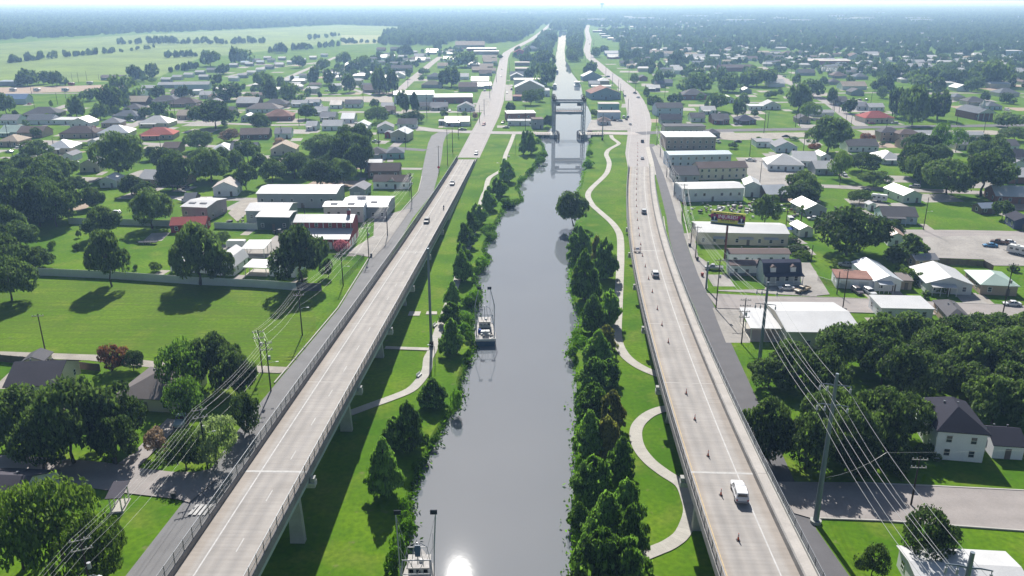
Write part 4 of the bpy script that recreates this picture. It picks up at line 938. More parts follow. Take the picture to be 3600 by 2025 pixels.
('oak',-208.48,357.03,15.47,6.6,None),
('oak',-219.95,351.43,11.25,4.52,None),
('oak',-183.1,316.43,10.32,4.8,None),
('oak',-203.95,322.71,13.31,5.9,None),
('oak',-209.57,354.83,12.71,6.43,None),
('oak',-207.86,335.54,14.42,6.53,None),
('oak',-178.42,305.57,15.36,6.22,None),
('oak',-193.51,329.24,12.48,5.28,None),
('oak',-204.38,348.06,14.22,6.69,None),
('oak',-207.37,318.0,10.71,4.6,None),
('oak',-209.32,323.9,9.77,5.32,None),
('oak',-186.97,304.8,10.74,5.14,None),
('oak',-208.98,365.85,15.18,7.25,None),
('oak',-181.86,312.64,15.15,6.5,None),
('oak',-208.93,367.27,15.16,6.77,None),
('oak',-154.5,402.89,11.63,5.85,None),
('oak',-104.7,402.24,8.99,4.17,None),
('oak',-135.77,396.16,11.61,5.11,None),
('oak',-175.33,412.5,8.49,3.93,None),
('oak',-106.26,394.18,8.53,4.55,None),
('oak',-143.11,382.74,12.31,6.38,None),
('oak',-111.6,373.82,11.47,5.62,None),
('oak',-103.87,383.27,11.29,5.86,None),
('oak',-145.35,406.22,11.29,6.2,None),
('oak',-168.93,402.67,10.77,4.45,None),
('oak',-138.33,423.35,11.98,6.45,None),
('oak',-173.07,402.41,11.76,5.85,None),
('oak',-151.74,356.92,12.06,6.38,None),
('oak',-218.49,379.73,10.4,5.43,None),
('oak',-238.96,377.52,8.87,3.7,None),
('oak',-213.81,378.71,7.09,3.11,None),
('oak',-236.76,383.38,10.17,4.22,None),
('oak',-251.45,401.22,6.84,2.79,None),
('oak',-212.79,386.05,9.09,4.91,None),
('oak',-235.48,368.67,10.07,4.12,None),
('oak',-221.25,382.46,10.94,5.32,None),
('oak',-229.82,379.75,10.48,5.02,None),
('oak',-242.32,397.34,8.66,3.63,None),
('oak',-218.92,366.16,8.25,3.34,None),
('oak',-239.68,398.39,9.38,3.95,None),
('oak',-83.01,384.24,9.62,4.68,None),
('oak',-93.11,459.85,14.77,6.15,None),
('oak',-86.36,463.37,14.91,6.76,None),
('oak',-100.41,423.44,10.69,4.87,None),
('oak',-78.41,424.78,12.55,5.09,None),
('oak',-95.61,423.61,12.11,5.39,None),
('oak',-87.02,409.11,13.95,6.19,None),
('oak',-85.29,441.85,12.72,5.74,None),
('oak',-87.24,474.44,10.79,5.29,None),
('oak',-91.93,437.84,10.93,5.27,None),
('oak',189.05,370.25,13.14,5.67,None),
('oak',243.5,422.26,12.2,6.05,None),
('oak',215.27,435.15,8.4,4.6,None),
('oak',221.16,440.72,13.13,7.19,None),
('oak',191.86,378.36,13.08,7.1,None),
('oak',237.26,393.22,12.34,6.15,None),
('oak',196.37,369.59,8.82,4.18,None),
('oak',213.73,418.96,10.14,4.85,None),
('oak',231.81,397.66,9.78,4.93,None),
('oak',249.75,416.15,14.12,7.3,None),
('oak',222.28,420.64,10.48,5.22,None),
('oak',223.31,433.25,12.91,6.93,None),
('oak',255.19,439.56,12.48,6.14,None),
('oak',219.0,829.91,13.66,6.71,None),
('oak',181.83,833.24,9.86,5.01,None),
('oak',234.55,826.32,12.94,6.27,None),
('oak',194.52,869.56,14.95,6.3,None),
('oak',190.9,896.06,13.94,7.51,None),
('oak',210.57,927.14,9.18,4.2,None),
('oak',216.31,896.91,11.62,5.6,None),
('oak',269.24,963.85,9.72,4.99,None),
('oak',222.82,856.78,11.59,5.65,None),
('oak',228.52,825.84,12.57,5.17,None),
('oak',202.84,858.93,10.47,4.95,None),
('oak',258.54,902.25,14.8,8.03,None),
('oak',220.05,873.71,13.43,7.15,None),
('oak',227.73,909.11,12.96,6.18,None),
('oak',446.73,809.76,11.36,5.35,None),
('oak',447.29,888.01,14.44,7.37,None),
('oak',478.28,821.83,9.61,4.07,None),
('oak',524.11,940.81,10.76,5.16,None),
('oak',493.1,864.17,10.22,5.48,None),
('oak',458.62,892.61,12.94,6.03,None),
('oak',457.52,876.0,12.55,5.57,None),
('oak',357.73,730.49,9.22,3.94,None),
('oak',440.5,854.06,13.06,6.08,None),
('oak',448.96,855.1,12.25,5.71,None),
('oak',408.57,790.59,9.1,3.9,None),
('oak',440.81,853.82,9.06,4.77,None),
('oak',449.95,886.17,12.32,6.38,None),
('oak',436.34,882.56,11.16,4.67,None),
('oak',429.2,776.73,12.1,6.05,None),
('oak',445.9,852.34,14.06,7.61,None),
('oak',390.08,761.79,14.45,7.06,None),
('oak',348.28,779.96,14.52,6.65,None),
('oak',443.62,792.2,13.22,5.9,None),
('oak',460.75,867.95,12.69,5.89,None),
('oak',479.37,868.52,12.0,6.49,None),
('oak',384.8,869.71,11.17,4.79,None),
('oak',348.7,774.58,14.85,8.02,None),
('oak',478.1,915.97,10.35,4.36,None),
('oak',107.18,180.45,9.31,5.78,None),
('oak',81.79,162.41,11.13,5.57,None),
('oak',105.63,160.45,10.42,5.81,None),
('oak',60.31,137.28,11.86,4.58,None),
('oak',96.87,154.87,8.35,5.64,None),
('oak',104.28,153.07,9.48,5.58,None),
('oak',-684.21,1155.6,11.9,6.02,None),
('oak',-687.43,1163.01,6.81,3.34,None),
('oak',-686.8,1152.22,7.41,3.5,None),
('oak',-689.39,1157.5,6.69,3.59,None),
('oak',-681.72,1161.21,7.74,3.75,None),
('oak',-680.53,1165.94,6.61,2.76,None),
('oak',-686.47,1194.54,12.84,6.06,None),
('oak',-678.17,1192.85,8.06,4.39,None),
('oak',-684.39,1187.77,8.74,3.54,None),
('oak',-681.27,1186.05,8.75,4.34,None),
('oak',-677.9,1205.44,8.82,3.82,None),
('oak',-686.31,1224.66,11.64,4.47,None),
('oak',-685.97,1228.28,12.64,5.59,None),
('oak',-685.05,1219.55,6.66,3.61,None),
('oak',-673.99,1242.55,12.0,5.26,None),
('oak',-675.07,1230.28,10.35,5.25,None),
('oak',-680.92,1283.42,10.43,4.12,None),
('oak',-669.15,1273.06,8.97,4.82,None),
('oak',-674.16,1276.91,7.23,2.84,None),
('oak',-664.69,1281.12,9.43,3.66,None),
('oak',-668.54,1294.3,8.52,4.1,None),
('oak',-666.63,1295.95,8.07,4.32,None),
('oak',-660.91,1300.27,8.29,4.18,None),
('oak',-658.05,1311.86,9.09,4.12,None),
('oak',-663.24,1322.72,10.34,5.69,None),
('oak',-658.14,1334.75,11.11,5.6,None),
('oak',-657.29,1331.63,7.1,3.15,None),
('oak',-651.67,1350.42,11.01,4.82,None),
('oak',-649.21,1361.33,6.99,3.09,None),
('oak',-646.94,1368.08,9.93,5.06,None),
('oak',-650.53,1363.02,6.35,3.24,None),
('oak',-641.99,1392.34,4.75,2.27,None),
('oak',-650.12,1402.27,5.73,2.63,None),
('oak',-642.78,1429.45,6.13,3.0,None),
('oak',-647.69,1462.03,6.83,3.61,None),
('oak',-639.93,1476.06,7.41,3.48,None),
('oak',-639.85,1488.63,6.86,3.41,None),
('oak',-648.27,1530.56,6.45,3.09,None),
('oak',-774.26,1672.89,11.36,5.54,None),
('oak',-772.2,1665.33,8.03,3.94,None),
('oak',-762.18,1656.01,13.6,6.26,None),
('oak',-760.8,1663.06,8.26,3.39,None),
('oak',-749.7,1664.99,8.1,3.92,None),
('oak',-734.82,1656.46,9.81,4.4,None),
('oak',-738.78,1676.72,11.26,5.0,None),
('oak',-733.13,1670.2,12.98,5.68,None),
('oak',-713.93,1667.8,15.9,8.24,None),
('oak',-714.36,1672.5,10.92,5.2,None),
('oak',-699.58,1667.17,15.98,8.5,None),
('oak',-698.37,1673.61,8.71,3.52,None),
('oak',-689.62,1669.86,15.33,6.42,None),
('oak',-684.22,1682.89,16.02,8.57,None),
('oak',-667.87,1672.28,10.0,4.5,None),
('oak',-668.02,1667.58,16.12,7.43,None),
('oak',-662.4,1668.11,13.05,6.69,None),
('oak',-649.83,1668.33,7.91,4.26,None),
('oak',-645.91,1665.89,9.88,5.41,None),
('oak',-638.94,1677.92,12.94,6.24,None),
('oak',-625.49,1670.26,8.8,4.14,None),
('oak',-623.28,1674.48,10.31,4.55,None),
('oak',-619.41,1669.98,12.79,5.85,None),
('oak',-604.91,1664.77,15.3,7.84,None),
('oak',-511.5,1248.77,9.74,4.5,None),
('oak',-510.54,1259.16,8.51,3.52,None),
('oak',-512.7,1260.67,11.4,5.68,None),
('oak',-500.28,1266.59,7.86,3.18,None),
('oak',-500.07,1256.56,9.57,3.89,None),
('oak',-501.41,1258.25,11.28,5.86,None),
('oak',-497.81,1274.5,10.31,5.64,None),
('oak',-493.39,1281.82,10.56,4.41,None),
('oak',-482.86,1267.61,12.19,5.24,None),
('oak',-479.7,1279.03,6.97,2.84,None),
('oak',-482.97,1281.17,6.28,2.46,None),
('oak',-473.37,1295.29,9.74,3.92,None),
('oak',-591.17,1651.72,10.46,5.64,None),
('oak',-584.29,1646.66,8.27,4.03,None),
('oak',-579.35,1661.49,15.49,6.58,None),
('oak',-570.74,1662.34,9.95,4.01,None),
('oak',-566.38,1656.66,10.94,5.48,None),
('oak',-559.07,1658.89,8.52,3.42,None),
('oak',-550.75,1671.35,9.82,4.27,None),
('oak',-545.45,1664.92,8.05,3.26,None),
('oak',-544.54,1670.12,13.56,7.39,None),
('oak',-540.77,1684.88,14.73,6.49,None),
('oak',-531.02,1680.43,10.62,4.73,None),
('oak',-524.88,1694.43,14.82,6.72,None),
('oak',-515.71,1694.14,12.17,6.16,None),
('oak',-518.44,1687.38,8.62,3.33,None),
('oak',-500.91,1687.23,11.86,5.46,None),
('oak',-498.56,1701.79,13.03,5.17,None),
('oak',-405.12,994.51,6.33,3.35,None),
('oak',-404.68,995.11,6.89,2.95,None),
('oak',-405.89,1019.89,8.22,3.64,None),
('oak',-395.61,1018.65,9.42,5.1,None),
('oak',-399.63,1025.66,9.31,4.69,None),
('oak',-401.07,1021.51,6.58,2.59,None),
('oak',-394.97,1031.04,11.1,5.1,None),
('oak',-389.16,1033.32,9.68,4.08,None),
('oak',-332.18,1676.51,12.11,6.61,None),
('oak',-327.75,1677.25,6.4,2.48,None),
('oak',-322.17,1679.61,12.43,4.92,None),
('oak',-318.74,1695.31,11.84,4.61,None),
('oak',-312.92,1677.33,6.33,2.68,None),
('oak',-310.14,1679.81,7.99,4.36,None),
('oak',-300.91,1693.85,9.31,3.67,None),
('oak',-292.41,1706.19,6.7,3.23,None),
('oak',-289.83,1700.91,7.39,3.42,None),
('oak',-277.74,1707.46,8.45,4.52,None),
('oak',-392.18,1370.51,10.7,4.28,None),
('oak',-388.5,1396.12,7.88,3.42,None),
('oak',-391.1,1388.26,7.84,3.55,None),
('oak',-387.25,1418.88,9.11,3.54,None),
('oak',-380.33,1412.71,9.43,4.26,None),
('oak',-373.13,1444.98,13.07,6.42,None),
('oak',-368.13,1459.73,11.68,5.74,None),
('oak',-359.48,1461.04,12.88,6.67,None),
('oak',-364.46,1465.58,8.22,3.49,None),
('oak',-358.4,1495.79,9.43,4.48,None),
('oak',-355.19,1492.34,7.59,4.0,None),
('oak',-345.1,1517.27,11.97,5.29,None),
('oak',-338.23,1533.7,7.3,3.67,None),
('oak',-338.91,1542.07,11.34,5.17,None),
('oak',-330.53,1556.25,13.4,7.18,None),
('oak',-323.25,1575.95,10.59,5.71,None),
('oak',-440.89,1851.35,12.3,6.38,None),
('oak',-433.91,1867.48,6.34,3.03,None),
('oak',-438.11,1892.86,11.73,5.01,None),
('oak',-436.42,1921.51,9.66,4.07,None),
('oak',-425.78,1946.95,7.61,3.99,None),
('oak',-432.38,1972.61,8.61,3.99,None),
('oak',-431.35,1981.52,7.1,3.79,None),
('oak',-425.29,2005.67,11.18,5.89,None),
('oak',-420.57,2019.97,11.2,5.23,None),
('oak',-417.38,2049.99,7.2,2.77,None),
]
POLES=[
('wood',-42.05,333.52,12.65,2,0,0.0,None),
('wood',-44.87,282.51,12.67,2,1,0.0,None),
('wood',-47.11,255.38,12.42,2,1,0.0,None),
('wood',-50.29,228.44,10.27,2,1,0.0,None),
('wood',-53.24,190.49,12.74,2,1,0.0,None),
('wood',-52.42,159.06,11.83,2,1,0.0,None),
('wood',-56.84,168.07,10.67,2,0,0.0,None),
('wood',-111.15,177.34,10.86,1,0,0.0,None),
('wood',-85.6,306.27,5.75,0,0,0.0,None),
('wood',-88.67,350.36,3.97,0,0,0.0,None),
('wood',-82.52,314.63,3.73,0,0,0.0,None),
('wood',65.61,304.16,14.48,2,0,0.0,None),
('wood',70.09,344.61,10.6,1,0,0.0,None),
('wood',74.27,385.76,9.21,2,0,0.0,None),
('wood',80.45,439.48,10.53,1,0,0.0,None),
('wood',84.9,476.74,11.54,1,0,0.0,None),
('wood',61.78,269.57,8.36,1,0,0.0,None),
('wood',60.58,256.2,10.85,1,0,0.0,None),
('wood',56.13,208.87,14.56,1,0,0.0,None),
('wood',56.78,184.94,12.06,4,0,0.0,None),
('wood',90.38,207.38,12.2,1,0,0.0,None),
('wood',93.91,220.79,6.94,0,0,0.0,None),
('wood',97.05,251.35,5.82,0,0,0.0,None),
('wood',132.05,203.71,14.98,1,1,0.0,None),
('wood',152.15,290.45,12.41,0,1,0.0,None),
('wood',102.85,295.31,8.76,0,0,0.0,None),
('wood',67.04,116.51,9.43,2,0,0.0,None),
('wood',-270.07,437.76,9.29,1,0,0.0,None),
('wood',-254.43,495.27,8.38,1,0,0.0,None),
('wood',-265.97,471.55,5.36,0,0,0.0,None),
('wood',-352.14,608.99,10.77,1,0,0.0,None),
('wood',-371.23,675.68,9.53,0,0,0.0,None),
('wood',-388.42,721.62,5.86,0,0,0.0,None),
('wood',-433.99,750.19,11.07,1,0,0.0,None),
('wood',-450.87,885.62,10.22,0,0,0.0,None),
('wood',-466.47,885.62,8.18,0,0,0.0,None),
('wood',-452.23,870.73,10.06,0,0,0.0,None),
('wood',-441.73,893.26,6.19,0,0,0.0,None),
('wood',-196.34,454.07,6.66,0,0,0.0,None),
('wood',-235.55,575.5,15.48,1,0,0.0,None),
('wood',-142.41,504.37,7.47,1,0,0.0,None),
('wood',-144.12,555.07,9.46,1,0,0.0,None),
('wood',-249.94,675.68,9.53,0,0,0.0,None),
('wood',-157.79,505.4,7.32,0,0,0.0,None),
('wood',-312.3,505.4,9.74,1,0,0.0,None),
('wood',-119.76,666.81,12.53,1,0,0.0,None),
('wood',-61.66,596.0,18.77,1,0,0.0,None),
('wood',-100.69,805.5,8.48,1,0,0.0,None),
('wood',-33.74,513.26,14.37,1,0,0.0,None),
('wood',-27.53,548.96,10.67,0,1,0.0,None),
('wood',-22.63,572.22,12.25,0,0,0.0,None),
('wood',-20.75,614.18,11.14,1,0,0.0,None),
('wood',-4.13,568.97,9.04,1,0,0.0,None),
('wood',8.72,538.29,15.42,0,1,0.0,None),
('wood',-33.09,415.28,18.62,1,0,0.0,None),
('wood',-33.17,454.07,13.61,1,0,0.0,None),
('wood',-36.14,398.13,13.1,1,0,0.0,None),
('wood',-61.67,471.55,10.68,0,0,0.0,None),
('wood',-77.98,476.12,9.24,0,0,0.0,None),
('wood',-45.29,354.09,8.85,1,0,0.0,None),
('wood',-68.63,568.97,8.14,0,0,0.0,None),
('wood',-19.27,790.64,14.67,1,0,0.0,None),
('wood',-4.02,842.35,12.98,1,0,0.0,None),
('wood',-19.43,723.66,13.51,1,0,0.0,None),
('wood',-2.76,968.17,14.8,0,0,0.0,None),
('wood',-16.32,870.73,13.39,0,0,0.0,None),
('wood',71.96,1988.08,19.21,0,0,0.0,None),
('wood',97.0,2333.41,17.29,0,0,0.0,None),
('wood',148.08,1531.84,16.07,0,0,0.0,None),
('wood',111.69,1187.87,11.7,0,0,0.0,None),
('wood',101.04,1161.63,12.33,0,0,0.0,None),
('wood',102.8,916.94,11.96,1,0,0.0,None),
('wood',99.81,828.82,12.15,1,0,0.0,None),
('wood',98.12,767.03,11.9,0,0,0.0,None),
('wood',93.02,694.12,9.77,1,0,0.0,None),
('wood',94.51,723.66,12.39,0,0,0.0,None),
('wood',85.88,610.46,12.04,0,0,0.0,None),
('wood',121.7,870.73,12.06,0,0,0.0,None),
('wood',105.08,617.95,11.69,1,0,0.0,None),
('wood',88.68,485.52,9.4,1,0,0.0,None),
('wood',94.74,538.29,8.6,1,0,0.0,None),
('wood',133.26,723.66,11.27,0,0,0.0,None),
('wood',114.03,767.03,13.08,0,0,0.0,None),
('wood',161.45,524.11,14.22,1,0,0.0,None),
('wood',170.67,547.16,10.9,1,0,0.0,None),
('wood',190.25,550.18,9.65,0,0,0.0,None),
('wood',194.97,556.31,7.98,0,0,0.0,None),
('wood',129.64,441.73,10.08,1,0,0.0,None),
('wood',113.74,367.53,11.62,1,0,0.0,None),
('wood',150.58,367.53,9.81,0,1,0.0,None),
('wood',230.04,556.31,7.1,0,0,0.0,None),
('wood',234.06,575.5,8.23,0,0,0.0,None),
('wood',243.23,625.61,7.9,0,0,0.0,None),
('wood',241.37,617.95,9.75,0,0,0.0,None),
('wood',244.79,535.4,8.99,1,0,0.0,None),
('wood',303.14,559.42,7.58,1,0,0.0,None),
('wood',300.84,521.35,7.94,1,0,0.0,None),
('wood',225.79,359.19,9.61,1,0,0.0,None),
('wood',163.09,454.07,11.06,1,0,0.0,None),
('wood',291.15,933.42,15.01,0,0,0.0,None),
('wood',305.79,916.94,9.86,0,0,0.0,None),
('wood',316.9,1045.78,9.57,0,0,0.0,None),
('wood',248.26,625.61,10.84,0,0,0.0,None),
('wood',278.31,596.0,14.11,1,0,0.0,None),
('wood',297.05,684.78,9.65,0,0,0.0,None),
('steel',57.94,173.57,20.04,2,0,0.0,'grey steel transmission pole beside the white carport'),
('steel',49.38,111.83,26.69,2,0,0.0,'tallest grey steel transmission pole at the side street corner'),
('steel',48.75,71.68,25.0,2,0,0.0,'grey steel transmission pole in front of the white metal shed'),
('wood',-56.54,89.26,14.0,2,1,0.5,'wooden pole with two crossarms in front of the bright bushy tree'),
('wood',-55.19,127.9,12.5,2,1,0.5,'wooden pole beside the blossoming round tree'),
('concrete',57.14,225.43,8.4,0,0,0.0,'stubby grey concrete pole on the pavement near a red bin'),
('stadium',54.98,496.33,16.32,0,0,0.0,'tall dark steel mast on the grass by the lift bridge'),
('stadium',-19.75,182.85,25.23,0,0,0.0,'tall blue-grey steel mast beside the viaduct'),
('lamp',-17.88,172.11,4.86,0,1,0.0,'white-topped park lamp by the crossing footpath'),
('lamp',-16.51,212.32,3.46,0,1,0.0,'white-topped park lamp behind the cypress row'),
('lamp',1.75,445.77,10.16,0,1,0.0,'park lamp beside the far end of the footpath'),
('lamp',-5.97,398.13,4.29,0,1,0.0,'park lamp in the bend of the footpath'),
]
VEHICLES=[
('suv',-31.37,289.74,3.021,178,'darkgrey','dark grey SUV driving towards the viewer on the slanting viaduct'),
('motorbike',-27.0,312.89,2.217,178,'black','motorcycle with rider behind the dark SUV'),
('truck',-27.21,365.03,0.974,178,'white','white work truck loaded with gear on the viaduct'),
('suv',-19.76,447.56,0.047,177,'white','white SUV just coming onto the slanting viaduct'),
('camper',33.69,103.38,10.813,-6,'white','white pickup with a camper shell beside the cones'),
('suv',41.09,220.98,5.502,-4,'white','white SUV driving away beside the cones on the viaduct'),
('suv',51.13,306.61,2.372,-6,'silver','silver SUV following the cones on the viaduct'),
('sedan',69.94,433.98,0.016,-8,'white','white car near the top of the viaduct ramp'),
('suv',78.22,488.66,0.0,-6,'black','black SUV waiting before the junction'),
('sedan',80.47,224.67,0.05,88,'white','white sedan parked in front of the dormer house'),
('pickup',84.68,223.06,0.05,125,'tan','tan pickup parked beside the white sedan'),
('suv',100.19,221.92,0.05,185,'greybrown','grey minivan in the double garage driveway'),
('suv',103.47,221.02,0.05,190,'white','white SUV parked in front of the silver bungalow'),
('pickup',63.74,243.76,0.05,80,'silver','silver pickup parked by the mobile home steps'),
('van',106.82,301.9,0.05,178,'white','white van parked behind the row of shops'),
('sedan',116.71,305.5,0.05,85,'white','white car beside the junk yard palm'),
('sedan',164.72,268.66,0.05,80,'blue','bright blue car alone on the cracked parking lot'),
('pickup',170.03,272.38,0.05,60,'brown','brown pickup at the parking lot edge'),
('sedan',173.31,272.71,0.05,60,'white','white car next to the brown pickup'),
('rv',169.17,260.12,0.05,40,'white','white travel trailer at the parking lot edge'),
('sedan',139.05,211.48,0.05,82,'white','white sedan parked on the street by the green-roofed house'),
('rv',155.17,336.39,0.05,60,'white','white camper beside the garden shed'),
('sedan',106.69,247.16,0.05,60,'silver','silver car parked under the massive oak'),
('pickup',-66.44,144.54,0.05,12,'paleblue','pale blue boxy truck in the shaded driveway'),
('trailer',-94.62,267.86,0.05,90,'white','white enclosed trailer with twin wheels'),
('pickup',-84.44,285.02,0.05,60,'black','black pickup beside the red barn'),
('flatbed',-126.92,272.38,0.05,88,'darkgrey','dark flatbed trailer on the back lawn'),
('suv',-128.52,335.91,0.05,70,'white','white SUV by the small brown shed'),
('boat',-138.44,334.0,0.05,70,'white','small boat on the grass near the brown shed'),
('suv',-157.55,313.78,0.05,80,'white','white car under the dark trees behind the fence'),
('pickup',-32.34,535.4,0.05,88,'darkgrey','dark pickup crossing near the junction'),
('suv',-19.26,559.42,0.05,170,'red','red-fronted white van at the junction'),
('pickup',-6.25,568.97,0.05,170,'brown','brown pickup parked by the brick shop'),
('sedan',-3.97,545.36,0.05,85,'silver','silver car leaving the brick shop'),
('sedan',-12.34,938.48,0.05,0,'white','white car nearest the junction on the long straight road'),
('sedan',-12.76,1035.43,0.05,0,'silver','silver car midway on the long straight road'),
('sedan',-11.76,1289.56,0.05,0,'white','white car farthest up the long straight road'),
('pickup',-81.47,487.92,0.05,70,'white','white pickup on the lawn beside the beige barn'),
('sedan',-77.57,559.42,0.05,80,'silver','silver car behind the grey gabled house'),
('sedan',-85.98,611.95,0.05,80,'white','white car in the warehouse back street'),
('sedan',75.59,576.83,0.05,85,'silver','silver car at the back of the car lot'),
('sedan',72.1,578.83,0.05,80,'black','black car between the office and the silver car'),
('suv',80.86,596.0,0.05,0,'white','white SUV at the far row of the car lot'),
('suv',83.93,597.42,0.05,0,'silver','silver SUV at the end of the car lot'),
('sedan',80.9,561.3,0.05,0,'white','white car beside the traffic signal'),
('suv',99.84,736.17,0.05,10,'white','white SUV parked along the curved main road'),
('sedan',110.12,723.66,0.05,15,'silver','silver car on the bend of the main road'),
('pickup',112.12,757.96,0.05,15,'darkgrey','dark pickup ahead of the silver car on the bend'),
('suv',106.74,930.08,0.05,40,'black','black SUV by the boat shed'),
('sedan',167.05,1863.6,0.05,0,'white','white car on the distant main road'),
('sedan',151.6,1650.55,0.05,0,'black','black car on the distant main road'),
('sedan',158.38,1640.39,0.05,0,'darkgrey','grey car beside the black one on the distant road'),
('sedan',38.91,1692.45,0.05,60,'darkgrey','dark car on the bend of the distant straight road'),
('sedan',54.94,1831.7,0.05,50,'brown','brown car farthest along the distant bend'),
('suv',-25.65,781.03,0.05,0,'white','white SUV beside the glaring warehouse roofs'),
('sedan',-0.4,828.82,0.05,0,'white','white car in the channel strip yard'),
('pickup',-0.38,790.64,0.05,0,'black','black pickup in the channel strip yard'),
('sedan',-4.62,761.34,0.05,0,'white','white car at the kerb by the purple building'),
('sedan',135.23,487.92,0.05,80,'black','black car beside the brick block lawn'),
('pickup',126.07,426.99,0.05,60,'white','white pickup alone on the gravel lot'),
('sedan',170.19,508.0,0.05,85,'darkgrey','dark car on the gravel strip'),
('suv',263.91,565.75,0.05,80,'white','white SUV beside the red-roofed store'),
('sedan',247.39,564.47,0.05,85,'red','dark red car in front of the red-roofed store'),
('sedan',293.68,596.0,0.05,80,'red','red car on the lawn beyond the red-roofed store'),
('suv',301.57,705.65,0.05,10,'white','white SUV on the bright lawn'),
('sedan',296.15,705.65,0.05,10,'black','black car beside the white SUV on the bright lawn'),
('pickup',122.98,486.48,0.05,10,'white','white van beside the tan brick block'),
('sedan',157.37,355.15,0.05,85,'black','black car under the trees in the back street'),
('suv',182.62,362.49,0.05,60,'silver','silver SUV beside the pale green house'),
('sedan',304.17,933.42,0.05,60,'white','white car at the roadside near the green'),
('sedan',263.24,617.95,0.05,60,'darkgrey','grey car behind the red-roofed store'),
('sedan',-266.94,575.5,0.05,85,'white','white car by the grey hip-roofed house'),
('sedan',-280.88,453.22,0.05,80,'white','white car near the frame edge street'),
('sedan',-214.39,502.83,0.05,60,'black','black car in front of the red tiled roof'),
('rv',-223.99,411.74,0.05,75,'white','long white camper among small houses'),
('pickup',-264.21,545.36,0.05,20,'black','black pickup by the street bend'),
('rv',-441.7,835.53,0.05,80,'red','red and white camper on the dirt yard'),
('rv',-427.79,845.1,0.05,80,'white','white camper on the dirt yard'),
('rv',-444.9,778.66,0.05,80,'white','small white trailer on the dirt track'),
('rv',-467.24,778.66,0.05,80,'white','white trailer near the steel shed'),
('rv',-418.21,778.66,0.05,80,'paleblue','pale trailer at the middle of the dirt yard'),
('sedan',-332.39,755.72,0.05,85,'white','white car beside the small pale house'),
('sedan',-173.67,778.66,0.05,80,'white','white car at the edge of the trailer park lawn'),
('sedan',-178.46,822.21,0.05,80,'darkgrey','dark car on the trailer park lawn'),
('pickup',-178.94,662.45,0.05,0,'white','white pickup between hip-roofed houses'),
]
CONES=[
(30.474,91.873,11.431),
(30.994,103.376,10.813),
(31.864,115.369,10.197),
(32.597,128.747,9.542),
(33.345,139.868,9.024),
(35.007,167.454,7.777),
(35.614,178.954,7.272),
(36.551,190.827,6.76),
(37.667,205.209,6.156),
(38.68,217.606,5.642),
(39.764,230.536,5.109),
(40.836,242.917,4.618),
(42.502,257.53,4.065),
(43.869,269.643,3.629),
(45.18,280.294,3.261),
(46.818,293.875,2.796),
(48.554,306.9,2.363),
(50.091,318.892,1.99),
(51.714,330.684,1.647),
(53.41,342.326,1.332),
(55.186,354.537,1.045),
(57.064,366.452,0.798),
(58.816,377.973,0.59),
(60.801,391.07,0.386),
(62.486,402.639,0.241),
(64.633,416.261,0.109),
(66.59,428.826,0.034),
(68.404,440.669,0.0),
(70.239,452.943,0.0),
(71.933,464.552,0.0),
(73.509,475.352,0.0),
(74.946,485.197,0.0),
]
